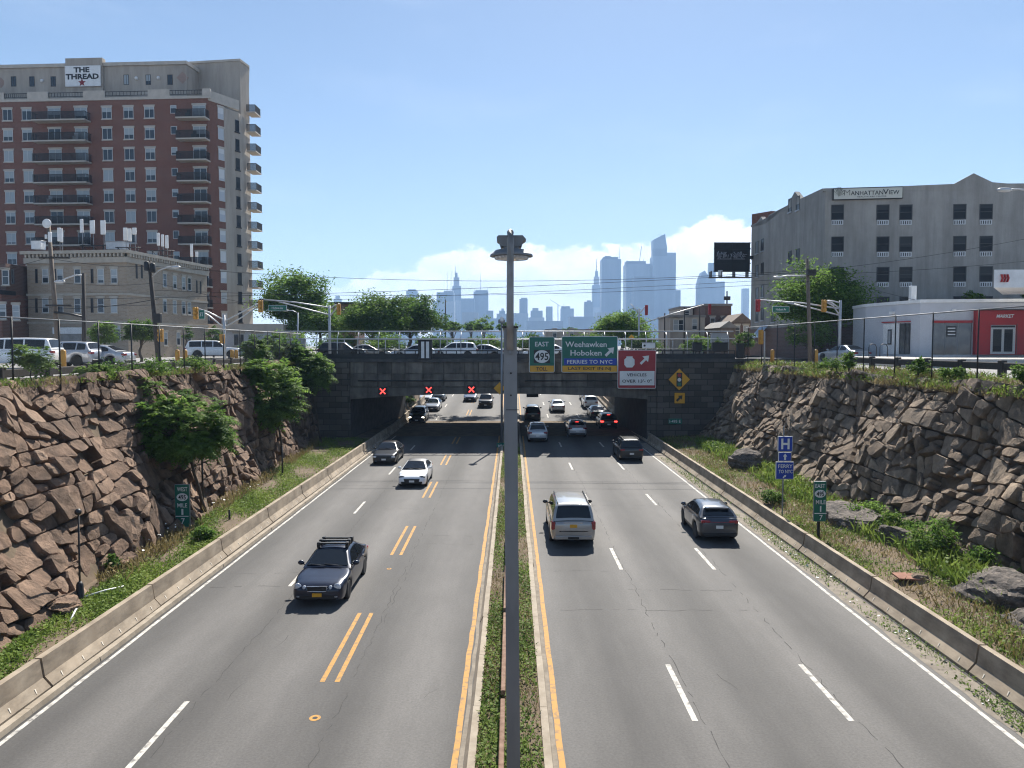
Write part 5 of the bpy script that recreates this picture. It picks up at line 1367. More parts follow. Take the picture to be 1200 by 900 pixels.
fbox(fm_,1139.5,363.5,1262,415.5,.5,'market_red','entrance_wall')
fbox(fm_,1141,362.3,1262,364.0,.62,'dark_metal','entrance_cap')
fbox(fm_,1092.5,375.5,1139.2,378.5,.12,'market_red','red_band'); fbox(fm_,1093,378.5,1138.5,415.5,.04,'shop_glass','shop_window')
for px in (1093,1106.5,1121.5,1137.8): fbox(fm_,px,378.6,px+1,415.4,.09,'frame_white','mullion')
fbox(fm_,1108.5,382,1120.5,394.5,.075,'black','poster')
for k,py in enumerate((384,387.6,391.2)): fbox(fm_,1110,py,1119,py+1.4,.085,'white','poster_text')
fbox(fm_,1156.5,381,1186,414.8,.56,'frame_white','door_frame')
for a,b in ((1159,1169.5),(1172,1182.5)): fbox(fm_,a,386,b,412,.59,'pane_dark','door')
fbox(fm_,1157.5,381.6,1185,384,.60,'dark_metal','door_header'); fbox(fm_,1186.5,379.5,1188,415,.56,'wood_pole','door_trim')
p0,p1 = H(1163.5,372.8,MB_,MC), H(1184.5,368.6,MB_,MC); tr = math.hypot(p1.x-p0.x,p1.y-p0.y)
tt = text_mesh('MARKET', M['white'], 0, tr, 0, p1.z-p0.z, 'lettering', .03, .25, mk, 0); d = Vector((MC[0]-MB_[0],MC[1]-MB_[1])).normalized(); tt.location = Vector((p0.x+d.y*.54,p0.y-d.x*.54,p0.z))-mk.location; tt.rotation_euler=(0,0,facing(MB_,MC))
fbox(fn,1034.5,376,1067.5,378.6,.12,'market_red','red_band'); fbox(fn,1055,378.8,1067,415,.05,'shop_glass','shop_window')
for px in (1055,1061,1066.3): fbox(fn,px,378.9,px+.7,414.9,.1,'frame_dark','mullion')
fbox(fn,1035,379,1054.5,415,.05,'white','door_panel'); fbox(fn,1041,386,1045.8,403.8,.09,'black','wall_poster'); fbox(fn,1042,387.5,1044.8,402.5,.1,'grey_panel','wall_poster_picture')
for f, px in ((fn,1047),(fm_,1117)): fbox(f,px-2.2,363-(1 if f is fm_ else -2),px+2.2,366.5-(1 if f is fm_ else -2),.25,'white','wall_lamp')
p = H(1077,350,MB_,MC)
mb = MB(); mb.bbox(31.55,32.0,61,61.4,zm,zm+1.15,.03); o = mb.build('roof_vent', M['white']); o['label']='white box vent standing on the store roof corner'; o['category']='vent'
for k,px in enumerate((1034.5,1043.5)):
    q = P(px,417,59.5); mb = MB(); mb.tube([(-.3,0,0),(-.3,0,.75),(-.2,0,.95),(.0,0,1.0),(.2,0,.95),(.3,0,.75),(.3,0,0)], .035, 6); o = mb.build('bike_rack', M['dark_metal']); o.location=(q.x,61.2 if k==0 else 60.6,7.93); tag(o, ('left','right')[k]+' hoop bike rack beside the store wall','bike rack','hoop bike racks by the store')
# station canopy
a_, b_ = P(1164.5,337,51.2), P(1250,316,51.2)
cn = thing('fuel_canopy', 'white fuel station canopy with red chevrons at the right photo edge', 'canopy', (38,55,7.93)); O9=(38,55,7.93)
mb = MB(); mb.prism([(a_.x,51.2),(a_.x+14,50.6),(a_.x+19,58),(a_.x+4.9,58)], a_.z, b_.z); mb.build('roof', M['white'], cn, O9)
for k in range(3):
    x = P(1173+3.4*k,322,51.1).x; z = P(1172,321.5,51.1).z; zz=(P(1172,330.5,51.1).z-z)/2
    mb = MB(); mb.yprism([(x,z),(x+.06,z),(x+.14,z+zz),(x+.06,z+2*zz),(x,z+2*zz),(x+.08,z+zz)], 51.0, 51.16); mb.build('chevron', M['market_red'], cn, O9)
for x in (38.6,45): 
    mb = MB(); mb.bbox(x,x+.4,54,54.4,7.9,a_.z+.01,.03); mb.build('column', M['white'], cn, O9)

# ---- houses beyond the bridge on the right
def house(name, label, px0, px1, py0, Y, m, dep=9, roof='roof_grey', gab=0, wins=(), wp=None):
    a, b = P(px0,410,Y), P(px1,py0,Y); t = thing(name, label, 'building', ((a.x+b.x)/2,Y+dep/2,7.4)); OO = t.location.copy()
    mb = MB(); mb.prism([(a.x,Y),(b.x,Y),(b.x,Y+dep),(a.x,Y+dep)], 7.3, b.z); mb.build('wall', M[m], t, OO)
    mb = MB()
    if gab: 
        c = (a.x+b.x)/2; mb.yprism([(a.x-.3,b.z),(b.x+.3,b.z),(c,b.z+gab)], Y-.3, Y+dep+.3)
    else: mb.prism([(a.x-.15,Y-.15),(b.x+.15,Y-.15),(b.x+.15,Y+dep),(a.x-.15,Y+dep)], b.z+.002, b.z+.35)
    mb.build('roof', M[roof], t, OO)
    f = Facade(t,(a.x,Y),(b.x,Y))
    for px,py in wins: f.put(wp or v1, px, py)
    return t
house('brick_house', 'dark red brick house beside the billboard behind the bridge', 825.5, 857, 358.5, 118, 'dark_brick', wins=((835,378),(848,378)))
house('beige_house', 'beige flat roofed house behind the right end of the bridge fence', 785, 826, 372, 112, 'beige', wins=((792,381),(798,381),(814,380)))
house('beige_house', 'small beige block rising behind the beige flat roofed house', 797, 812, 361.5, 125, 'limestone', wins=((805,368),))
house('gabled_house', 'brown house with low gable next to the grey care center', 858, 880, 378, 109, 'dark_brick', gab=1.3, roof='roof_brown', wins=((864,388),(874,388)))
house('gabled_house', 'low brown roofed shed in front of the dark red brick house', 845, 862, 384, 105, 'roof_brown', gab=.9, roof='roof_grey')
house('flat_house', 'low grey house far behind the fence right of the lamp post', 640, 690, 388, 150, 'beige', wins=((650,391),(670,391)))
house('flat_house', 'low reddish roofed house far behind the bridge center', 688, 700, 387.5, 160, 'limestone', roof='market_red')
# billboard
a_, b_ = P(837,318.5,100), P(879,284,100)
bd = thing('billboard', 'black billboard with pale ornate lettering on a steel frame', 'billboard', ((a_.x+b_.x)/2,100,7.4))
cx = (a_.x+b_.x)/2; w=(b_.x-a_.x)/2; z0,z1=a_.z-7.4,b_.z-7.4
mb = MB(); mb.box(-w,w,0,.3,z0,z1); mb.build('board', M['dark_metal'], bd)
mb = MB()
for z in (z0-.02,z0+(z1-z0)*.27,z0+(z1-z0)*.76,z1-.15): mb.box(-w-.1,w+.1,-.09,-.005,z,z+.13)
for x in (-w,-w*.0,w-.1): mb.box(x,x+.1,-.095,-.004,z0,z1)
mb.build('frame', M['black'], bd)
mb = MB(); rr = random.Random(4)
for cxx in (-w*.45, w*.35):
    for k in range(26):
        x = cxx+rr.uniform(-.95,.95); z = z0+(z1-z0)*rr.uniform(.50,.64); a = rr.choice((.9,-.9,1.4,.2)); L = rr.uniform(.15,.32)
        mb.tube([(x-L*math.cos(a),-.03,z-L*math.sin(a)),(x+L*math.cos(a),-.03,z+L*math.sin(a))], .045, 4)
    mb.box(cxx-.9,cxx+.85,-.03,-.01,z0+(z1-z0)*.425,z0+(z1-z0)*.445)
mb.build('lettering', mat('chalk_grey',(.34,.34,.37)), bd)
mb = MB(); mb.box(-w-.8,w,-1.3,-.1,z0-.85,z0-.75)
for x in (-w-.7,-w+.6,0,w-.6): mb.box(x,x+.08,-1.3,-.1,z0-.75,z0-.03)
mb.build('catwalk', M['dark_metal'], bd)
mb = MB(); mb.bbox(-w+.25,-w+.75,-1.2,-.9,z0-.7,z0+.1,.03); mb.build('floodlight', M['white'], bd)
mb = MB(); mb.box(w+.7,w+1.3,.31,.9,-.1,z1-.3); mb.build('column', M['dark_metal'], bd)
mb = MB(); mb.box(-w*.8,w+1.3,.31,.6,(z0+z1)/2-.2,(z0+z1)/2+.2); mb.build('beam', M['dark_metal'], bd)
kill_protos()

# ------------------------------------------------------------------ skyline (real heights, real distance)
def tower(label, tiers, Y, m='tower_a', spire=None, slant=None, cat='skyscraper', extras=()):
    """tiers: (px0, px1, py_top) widest first; each tier its own block, all one building"""
    cx = P((tiers[0][0]+tiers[0][1])/2,390,Y).x
    t = thing('skyscraper', label, cat, (cx,Y,7.4)); mb = MB(); zb = -.2
    for i,(a,b,py) in enumerate(tiers):
        A_, B_2 = P(a,py,Y), P(b,py,Y); dp = max(18, (B_2.x-A_.x)*.8)
        s0 = i*.04*dp
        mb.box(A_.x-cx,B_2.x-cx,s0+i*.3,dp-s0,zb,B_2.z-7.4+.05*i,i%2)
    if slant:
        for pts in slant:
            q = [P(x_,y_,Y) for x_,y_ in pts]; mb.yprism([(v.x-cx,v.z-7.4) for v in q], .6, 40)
    mb.build('tower_block', [M[m], M['tower_c' if m != 'tower_c' else 'tower_a']], t)  # alternate tier tones stand in for lit and shaded faces
    for (px,y0,y1,r_) in (spire or ()):
        a, b = P(px,y1,Y), P(px,y0,Y); s_ = MB(); s_.tube([(a.x-cx,12,a.z-7.4-3),(b.x-cx,12,b.z-7.4)], [r_*Y/F, r_*Y/F*.45], 6); s_.build('spire', M[m], t)
    for (x0,y0,x1,y1,r_) in extras:
        a, b = P(x0,y0,Y), P(x1,y1,Y); s_ = MB(); s_.tube([(a.x-cx,3,a.z-7.4),(b.x-cx,3,b.z-7.4)], r_*Y/F, 5); s_.build('crane_arm', M[m], t)
    return t
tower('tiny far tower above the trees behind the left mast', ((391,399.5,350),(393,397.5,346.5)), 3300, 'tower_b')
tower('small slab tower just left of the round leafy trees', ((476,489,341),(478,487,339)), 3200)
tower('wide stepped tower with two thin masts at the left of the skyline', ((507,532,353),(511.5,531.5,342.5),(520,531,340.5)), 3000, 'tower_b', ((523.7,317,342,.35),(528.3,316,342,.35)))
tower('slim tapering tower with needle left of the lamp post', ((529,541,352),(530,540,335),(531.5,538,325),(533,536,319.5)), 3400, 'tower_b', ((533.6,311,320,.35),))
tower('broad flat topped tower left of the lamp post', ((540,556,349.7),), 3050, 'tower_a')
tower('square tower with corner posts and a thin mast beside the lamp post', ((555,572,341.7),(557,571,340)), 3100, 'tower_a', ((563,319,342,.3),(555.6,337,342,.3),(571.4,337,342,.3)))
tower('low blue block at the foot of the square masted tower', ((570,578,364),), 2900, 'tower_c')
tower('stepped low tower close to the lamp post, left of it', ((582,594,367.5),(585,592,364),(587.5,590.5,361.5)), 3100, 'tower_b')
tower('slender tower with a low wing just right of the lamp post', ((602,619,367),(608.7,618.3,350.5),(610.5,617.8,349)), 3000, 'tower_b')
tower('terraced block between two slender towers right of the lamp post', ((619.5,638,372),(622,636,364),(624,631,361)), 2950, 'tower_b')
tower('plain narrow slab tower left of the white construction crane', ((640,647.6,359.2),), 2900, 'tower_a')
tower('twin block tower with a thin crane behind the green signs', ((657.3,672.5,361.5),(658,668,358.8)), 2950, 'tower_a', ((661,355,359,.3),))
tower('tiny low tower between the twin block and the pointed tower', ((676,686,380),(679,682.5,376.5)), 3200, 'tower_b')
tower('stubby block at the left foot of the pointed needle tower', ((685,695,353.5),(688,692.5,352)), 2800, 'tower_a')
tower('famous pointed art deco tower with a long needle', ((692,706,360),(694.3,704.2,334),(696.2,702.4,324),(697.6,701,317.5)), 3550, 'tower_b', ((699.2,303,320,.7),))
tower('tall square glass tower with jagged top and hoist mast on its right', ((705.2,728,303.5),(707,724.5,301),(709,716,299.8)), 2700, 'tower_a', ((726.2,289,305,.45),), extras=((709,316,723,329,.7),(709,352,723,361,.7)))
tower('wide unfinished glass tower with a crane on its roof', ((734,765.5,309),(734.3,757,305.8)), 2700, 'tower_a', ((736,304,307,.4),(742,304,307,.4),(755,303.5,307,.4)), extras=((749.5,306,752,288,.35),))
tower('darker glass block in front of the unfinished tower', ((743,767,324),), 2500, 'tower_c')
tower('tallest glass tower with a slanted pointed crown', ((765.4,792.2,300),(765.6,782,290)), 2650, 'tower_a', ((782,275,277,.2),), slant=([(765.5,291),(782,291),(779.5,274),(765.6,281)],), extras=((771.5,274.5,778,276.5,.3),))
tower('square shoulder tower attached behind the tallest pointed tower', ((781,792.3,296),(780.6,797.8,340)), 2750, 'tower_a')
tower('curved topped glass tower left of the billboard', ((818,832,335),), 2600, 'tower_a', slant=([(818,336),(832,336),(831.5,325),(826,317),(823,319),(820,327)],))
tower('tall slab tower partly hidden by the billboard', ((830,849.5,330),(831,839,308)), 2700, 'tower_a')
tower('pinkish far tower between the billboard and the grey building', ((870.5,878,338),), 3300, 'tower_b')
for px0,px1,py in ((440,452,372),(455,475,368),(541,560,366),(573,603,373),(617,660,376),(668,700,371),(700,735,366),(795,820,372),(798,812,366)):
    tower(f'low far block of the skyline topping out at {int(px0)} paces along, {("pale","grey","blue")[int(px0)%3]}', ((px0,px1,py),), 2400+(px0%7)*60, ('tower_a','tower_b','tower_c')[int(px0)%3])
lows = ['low skyline block behind the left round trees','low blue block behind the rounded left trees','low broad block below the flat topped tower','low long block right behind the lamp post','low long block behind the green route sign','low block at the foot of the twin block tower','low block at the foot of the jagged topped tower','low block right of the tallest glass tower','slightly taller low block at the foot of the tallest tower']
ls = [o for o in COL.objects if o.get('label','').startswith('low far block')]
for o, l in zip(ls, lows): o['label'] = l
# tower cranes between the far towers
for lab, mx, top, base, jib in (('thin white construction crane right of the narrow slab tower',653.8,357,385,((645,351),(657,359))),):
    Y = 2600; cx = P(mx,380,Y).x; t = thing('tower_crane', lab, 'crane', (cx,Y,7.4)); a = P(mx,top,Y)
    mb = MB(); mb.tube([(0,0,-.2),(0,0,a.z-7.4)], 1.6, 5); mb.build('mast', M['white'], t)
    b, c = P(*jib[0],Y), P(*jib[1],Y); mb = MB(); mb.tube([(b.x-cx,0,b.z-7.4),(c.x-cx,0,c.z-7.4)], 1.0, 5); mb.build('jib', M['white'], t)
# ------------------------------------------------------------------ vehicles
M['head_dark'] = mat('smoked_headlamp', (.10,.11,.12), (.03,.03,.035), 12, .1, coat=1)
SEDAN = dict(L=4.82, W=1.82, R=.325, wy=(1.46,-1.40), zb=.20,
  top=[(2.41,.60),(2.36,.68),(2.2,.76),(1.6,.86),(.95,.95),(.3,.955),(-.8,.97),(-1.5,1.0),(-2.2,.98),(-2.38,.92),(-2.41,.80)],
  cab=[(1.02,.94),(.16,1.40),(-.1,1.44),(-.6,1.445),(-1.0,1.40),(-1.85,1.0)], ws=(0,1), rw=(4,5), wr=.56, wb=.845, k=.10, wins=[(.78,-.42),(-.50,-1.28)])
COUPE = dict(SEDAN, L=4.64, W=1.80, wy=(1.42,-1.28),
  top=[(2.32,.55),(2.26,.66),(2.05,.76),(1.5,.87),(.95,.94),(.2,.96),(-.9,1.0),(-1.6,1.03),(-2.1,1.0),(-2.3,.92),(-2.32,.78)],
  cab=[(1.05,.93),(.12,1.37),(-.15,1.42),(-.55,1.42),(-.95,1.37),(-1.95,1.02)], wr=.53, wins=[(.80,-.35),(-.43,-1.2)])
BIGSUV = dict(L=5.55, W=2.01, R=.40, wy=(1.78,-1.52), zb=.30,
  top=[(2.77,.85),(2.72,1.0),(2.5,1.08),(1.7,1.14),(1.3,1.16),(0,1.17),(-2.4,1.18),(-2.68,1.17),(-2.775,1.10)],
  cab=[(1.32,1.15),(.62,1.80),(.3,1.86),(-1.2,1.88),(-2.42,1.84),(-2.70,1.16)], ws=(0,1), rw=(4,5), wr=.74, wb=.93, k=.06, wins=[(1.0,.06),(-.03,-1.05),(-1.15,-2.3)])
CROSS = dict(L=4.50, W=1.86, R=.36, wy=(1.36,-1.28), zb=.24,
  top=[(2.25,.70),(2.2,.84),(2.0,.94),(1.4,1.02),(.95,1.06),(0,1.07),(-1.0,1.10),(-1.8,1.12),(-2.12,1.09),(-2.25,.98)],
  cab=[(1.08,1.05),(.28,1.49),(0,1.54),(-.7,1.545),(-1.5,1.47),(-2.05,1.10)], ws=(0,1), rw=(4,5), wr=.60, wb=.865, k=.09, wins=[(.8,-.22),(-.3,-1.15),(-1.22,-1.6)])
SUV = dict(CROSS, L=4.70, W=1.88, R=.37, wy=(1.42,-1.32), zb=.25,
  top=[(2.35,.75),(2.3,.9),(2.1,1.0),(1.4,1.06),(1.0,1.08),(0,1.09),(-1.2,1.10),(-2.1,1.11),(-2.3,1.06),(-2.35,.95)],
  cab=[(1.12,1.07),(.36,1.60),(.1,1.66),(-.9,1.68),(-1.85,1.62),(-2.22,1.09)], wr=.64, wins=[(.85,-.18),(-.27,-1.2),(-1.3,-1.9)])
def make_wheel(R_, detail):
    w = .2
    mb = MB(); mb.lathe([(R_*.72,-w/2),(R_*.93,-w/2),(R_,-w/2+.035),(R_,w/2-.035),(R_*.93,w/2),(R_*.72,w/2)], (0,0,0), 'x', 24 if detail else 14)
    return mb
def build_car(name, label, cat, spec, pnt, loc, heading=0, group=None, clad=False, pitch=0.0, brake=False, lights=False, plate='yellow', roofrails=False, racks=False, blackroof=False, style='wide', detail=True, tail='wrap'):
    S = spec; L, W, R_ = S['L'], S['W'], S['R']
    root = thing(name, label, cat, loc, 0, group); root.rotation_euler = (pitch if abs(heading) < 1.6 else -pitch, 0, heading)
    ty = [p[0] for p in S['top']][::-1]; tz = [p[1] for p in S['top']][::-1]
    zt = lambda y: float(np.interp(y, ty, tz))
    zmid = (S['zb']+zt(0)*.8)/2+.05
    def sect(y):
        d = L/2-abs(y); e = math.sqrt(max(0,1-(1-min(1,d/.22))**2))
        w = W/2*(1-S['k']*abs(2*y/L)**5)*(.84+.16*e)
        t = zmid+(zt(y)-zmid)*(.78+.22*e); b = zmid-(zmid-S['zb'])*(.66+.34*e)
        return w, b, t
    prof = [(0,0),(.80,0),(.95,.05),(.99,.24),(1,.46),(.992,.68),(.965,.84),(.925,.93),(.86,.985),(.70,1.0),(.4,1.012),(0,1.018)]
    ysl = sorted(set([round(v,4) for v in list(np.linspace(-L/2,L/2,40))+[s*(L/2-d) for s in (-1,1) for d in (.015,.05,.1,.16)]+[yw+s*(R_+.05)*q for yw in S['wy'] for s in (-1,1) for q in (0,.3,.55,.75,.9,.985,1.002)]]))
    mb = MB(); rings = []
    for y in ysl:
        w, b, t = sect(y); zl = b
        for yw in S['wy']:
            q = (R_+.055)**2-(y-yw)**2
            if q > 0: zl = max(zl, R_+math.sqrt(q))
        half = []
        for i,(fx,fz) in enumerate(prof):
            z0 = b+.02 if i == 0 else zl
            half.append((w*fx, y, z0+(t-z0)*fz))
        ring = half + [(-x,yy,z) for x,yy,z in half[-2:0:-1]]
        rings.append(len(mb.v)); mb.v += ring
    n = 2*len(prof)-2
    for a, b in zip(rings[:-1], rings[1:]):
        for j in range(n):
            j2 = (j+1)%n; seg = j if j < len(prof)-1 else n-1-j
            m = 1 if seg < 1 else (1 if (seg < 3 and clad) else 0)
            mb.f.append([a+j, a+j2, b+j2, b+j]); mb.m.append(m); mb.sm.append(True)
    for r0 in (rings[0], rings[-1]):
        mb.f.append([r0+j for j in range(n)]); mb.m.append(0); mb.sm.append(False)
    # inner dark tub so the arches are not hollow
    mb.box(-W/2+.22, W/2-.22, -L/2+.25, L/2-.25, S['zb']+.03, .62, 1)
    # cabin shell
    cab = S['cab']; pts = []
    for (a, b) in zip(cab[:-1], cab[1:]):
        for k in range(6): pts.append((a[0]+(b[0]-a[0])*k/6, a[1]+(b[1]-a[1])*k/6))
    pts.append(cab[-1])
    sm_ = [pts[0]]+[((pts[i-1][0]+2*pts[i][0]+pts[i+1][0])/4,(pts[i-1][1]+2*pts[i][1]+pts[i+1][1])/4) for i in range(1,len(pts)-1)]+[pts[-1]]
    zr = max(p[1] for p in cab)
    cy = [p[0] for p in sm_][::-1]; cz = [p[1] for p in sm_][::-1]
    zc = lambda y: float(np.interp(y, cy, cz))
    wbf = lambda y: min(S['wb'], sect(y)[0]*.95)
    def wid(y, z): return wbf(y)+(S['wr']-wbf(y))*min(1,max(0,(z-zt(y))/max(.1,zr-zt(y))))
    crings = []
    for (y, z) in sm_:
        zb_ = zt(y)-.05; h = max(.06, z-zb_)
        half = [(wbf(y)+.01, zb_), (wid(y,zb_+h*.5), zb_+h*.5), (wid(y,z-min(.07,h*.3)), z-min(.07,h*.3)), (wid(y,z)-.05, z-min(.015,h*.1)), (wid(y,z)-.14, z+.006), (wid(y,z)*.45, z+.024), (0, z+.03)]
        crings.append(len(mb.v)); mb.v += [(x,y,zz) for x,zz in half]+[(-x,y,zz) for x,zz in half[-2::-1]]
    nn = 13
    for a, b in zip(crings[:-1], crings[1:]):
        for j in range(nn-1):
            mb.f.append([a+j, a+j+1, b+j+1, b+j]); mb.m.append(1 if blackroof and 3 <= j <= 8 else 0); mb.sm.append(True)
    body = mb.build('body', [PAINT[pnt], M['black']], root, sharp=38)
    # glass
    def top_patch(i0, i1, t0, t1, name, marg=.10):
        seg = [p for p in sm_ if min(cab[i0][0],cab[i1][0])-.01 <= p[0] <= max(cab[i0][0],cab[i1][0])+.01]
        a, b = cab[i0], cab[i1]; q = MB(); rows = []
        for k in range(9):
            t = t0+(t1-t0)*k/8; y = a[0]+(b[0]-a[0])*t; z = zc(y); w = wid(y,z)-marg+.02
            rows.append([(w*f, y, z+.030*(1-abs(f)**2*.9)+.012) for f in (-1,-.6,-.2,.2,.6,1)])
        nrm = Vector((0,-(b[1]-a[1]),(b[0]-a[0]))); nrm.normalize()
        if nrm.z < 0: nrm = -nrm
        vs = [tuple(Vector(v)+nrm*.006) for r_ in rows for v in r_]
        q.add(vs, [[r_*6+c,r_*6+c+1,(r_+1)*6+c+1,(r_+1)*6+c] for r_ in range(8) for c in range(5)], 0, True)
        return q.build(name, M['car_glass'], root)
    top_patch(*S['ws'], .10, .93, 'windshield'); top_patch(*S['rw'], .10, .86, 'rear_window', .13)
    for sx in (-1,1):
        for (ya, yb) in S['wins']:
            q = MB(); vs = []
            for k in range(11):
                y = ya+(yb-ya)*k/10; z0 = zt(y)+.03; z1 = max(z0+.015, zc(y)-.095)
                for z in (z0, (z0+z1)/2, z1): vs.append((sx*(wid(y,z)+.012), y, z))
            q.add(vs, [[3*k+c,3*k+c+1,3*k+c+4,3*k+c+3] for k in range(10) for c in (0,1)], 0, True); q.build('side_window', M['car_glass'], root)
    # wheels
    wm = make_wheel(R_, detail)
    wmesh = None; tmp = None
    for yw in S['wy']:
        for sx in (-1,1):
            x = sx*(W/2-.115)
            if tmp is None:
                tmp = wm.build('wheel', M['rubber'], root, sharp=40)
                q = MB(); q.lathe([(R_*.73,.085),(R_*.70,.095),(R_*.64,.075),(R_*.60,.03),(.02,.02)], (0,0,0), 'x', 20)
                for k in range(5):
                    a = 2*math.pi*k/5; c, s_ = math.cos(a), math.sin(a)
                    vs = [(.04,c*r_-s_*t_,s_*r_+c*t_) for r_,t_ in ((.03,-.035),(R_*.68,-.05),(R_*.68,.05),(.03,.035))]
                    vs2 = [(.085,y_,z_) for _,y_,z_ in vs]
                    q.add(vs+vs2, [[0,1,5,4],[1,2,6,5],[2,3,7,6],[3,0,4,7],[4,5,6,7]])
                rim = q.build('rim', M['alloy'], tmp); wh = tmp
            else: wh = dup(tmp, root)
            wh.location = (x, yw, R_); wh.rotation_euler = (0,0,0 if sx > 0 else math.pi)
    def surf(x, z, front):
        y = L/2
        while y > L/2-1.2:
            yy = y if front else -y; w, b, t = sect(yy)
            fz = (z-b)/max(.01,t-b)
            wx = w*float(np.interp(fz, [p[1] for p in prof[1:]], [p[0] for p in prof[1:]]))
            if wx >= abs(x) and t >= z-.005: return yy
            y -= .01
        return (y if front else -y)
    # lamps
    zf = S['top'][0][1]
    if style == 'ovals':
        lam = [(.665,.655,.125,.14),(.44,.63,.075,.095)]
    elif style == 'slant': lam = [(.64,.66,.20,.085)]
    elif style == 'tall': lam = [(.78,.84,.13,.17)]
    else: lam = [(.66,zf-.02,.19,.09)]
    for sx in (-1,1):
        for (x,z,rx,rz_) in lam:
            q = MB(); y = surf(x*W/1.82,z,True); q.ball((sx*x*W/1.82,y-.05,z),(rx,.068,rz_),14); q.build('headlight', M['lamp_on'] if lights else (M['head_dark'] if style == 'slant' else M['head_lens']), root)
    gz0, gz1 = (.555,.70) if style == 'ovals' else (zf-.16, zf+.02)
    q = MB(); y = surf(0, zf-.05, True); gw = .34 if style == 'ovals' else .55*W/2
    q.add([(-gw*.9,y+.012,gz0),(gw*.9,y+.012,gz0),(gw,y+.012,gz1),(-gw,y+.012,gz1),(-gw*.9,y-.1,gz0),(gw*.9,y-.1,gz0),(gw,y-.12,gz1),(-gw,y-.12,gz1)],[(0,1,2,3),(4,7,6,5),(0,4,5,1),(1,5,6,2),(2,6,7,3),(3,7,4,0)]); q.build('grille', M['dark_metal'], root)
    if style == 'ovals':
        for sx in (-1,1):
            q = MB(); yq = surf(.62,.36,True); q.ball((sx*.62,yq-.03,.36),(.085,.05,.04),10); q.build('fog_light', M['head_lens'], root)
        q = MB(); q.tube([(-gw*.92,y+.02,gz0-.01),(gw*.92,y+.02,gz0-.01),(gw*1.03,y+.02,gz1+.005),(-gw*1.03,y+.02,gz1+.005),(-gw*.92,y+.02,gz0-.01)], .014, 5); q.build('grille_trim', M['chrome'], root)
    q = MB(); y = surf(.3, S['zb']+.14, True); q.box(-W*.36,W*.36,y-.2,y+.014,S['zb']+.08,S['zb']+.20); q.build('air_intake', M['black'], root)
    y = surf(0, .42, True); q = MB(); q.box(-.16,.16,y-.03,y+.03,.36,.48); q.build('number_plate', M['sign_yellow'] if plate == 'yellow' else M['sign_white'], root)
    # tail lamps, rear plate
    zr_ = zt(-L/2+.12)
    for sx in (-1,1):
        q = MB()
        if tail == 'tall':
            x1 = W/2*.93; y = surf(x1-.1, 1.0, False); q.bbox(min(sx*(x1+.03),sx*(x1-.15)),max(sx*(x1+.03),sx*(x1-.15)),y-.035,y+.22,.78,1.14,.03)
        elif tail == 'slim':
            x1 = W/2*.90
            for (xa,xb) in ((x1-.02,x1-.20),(x1-.20,x1-.42)):
                y = surf((xa+xb)/2, zr_-.14, False); q.bbox(min(sx*xa,sx*xb),max(sx*xa,sx*xb),y-.05,y+.16,zr_-.20+(.03 if xb<x1-.3 else 0),zr_-.08,.02)
        else:
            x1 = W/2*.90; y = surf(x1-.16, zr_-.16, False); q.bbox(min(sx*(x1+.02),sx*(x1-.32)),max(sx*(x1+.02),sx*(x1-.32)),y-.03,y+.25,zr_-.25,zr_-.09,.03)
        q.build('tail_light', M['brake_on'] if brake is True else M['tail_lens'], root)
    if brake:
        q = MB(); yy = S['cab'][S['rw'][0]][0]; q.box(-.16,.16,yy-.1,yy-.03,zc(yy)-.02,zc(yy)+.03); q.build('brake_light', M['brake_on'], root)
    zpl = .62 if tail == 'wrap' else (.95 if tail == 'tall' else .72)
    y = surf(0, zpl, False); q = MB(); q.box(-.16,.16,y-.012,y+.03,zpl-.07,zpl+.07); q.build('number_plate', M['sign_yellow'] if (plate == 'yellow' and tail == 'tall') else M['sign_white'], root)
    y = surf(.3, .40, False); q = MB(); q.bbox(-W*.40,W*.40,y-.03,y+.2,S['zb']+.06,S['zb']+.22,.02); q.build('rear_bumper', PAINT[pnt] if tail == 'tall' else M['black'], root)
    if tail == 'tall':
        q = MB(); q.box(-.24,.24,y-.036,y-.02,S['zb']+.09,S['zb']+.18); q.box(-.62,.62,y+.0,y+.05,.70,.735); q.build('tailgate_trim', M['black'], root)
        q = MB(); q.box(-.42,.42,surf(0,1.08,False)-.02,surf(0,1.08,False)+.05,1.05,1.10); q.build('tailgate_handle', M['chrome'], root)
    if tail == 'slim':
        q = MB(); y = surf(0, zr_-.12, False); q.bbox(-W*.36,W*.36,y-.045,y+.05,zr_-.155,zr_-.125,.01); q.build('light_bar', M['tail_lens'], root)
        q = MB(); yy = S['cab'][S['rw'][0]][0]; q.bbox(-.52,.52,yy-.28,yy+.08,zc(yy)-.035,zc(yy)+.03,.015); q.build('spoiler', PAINT[pnt], root)
    # mirrors and handles
    ym = S['cab'][0][0]-.28
    for sx in (-1,1):
        q = MB(); q.ball((sx*(W/2+.07),ym,zt(ym)+.10),(.125,.075,.085),10); q.tube([(sx*(wbf(ym)),ym+.02,zt(ym)+.04),(sx*(W/2+.03),ym,zt(ym)+.08)], .025, 5); q.build('mirror', M['black'] if tail == 'tall' else PAINT[pnt], root)
        if detail:
            for (ya,yb) in S['wins'][:2]:
                q = MB(); y = yb+.12; w = sect(y)[0]; q.bbox(min(sx*(w*.965),sx*(w*.965+.035)),max(sx*(w*.965),sx*(w*.965+.035)),y,y+.2,zt(y)-.14,zt(y)-.11,.008); q.build('door_handle', M['chrome'] if pnt in ('navy','silver') else PAINT[pnt], root)
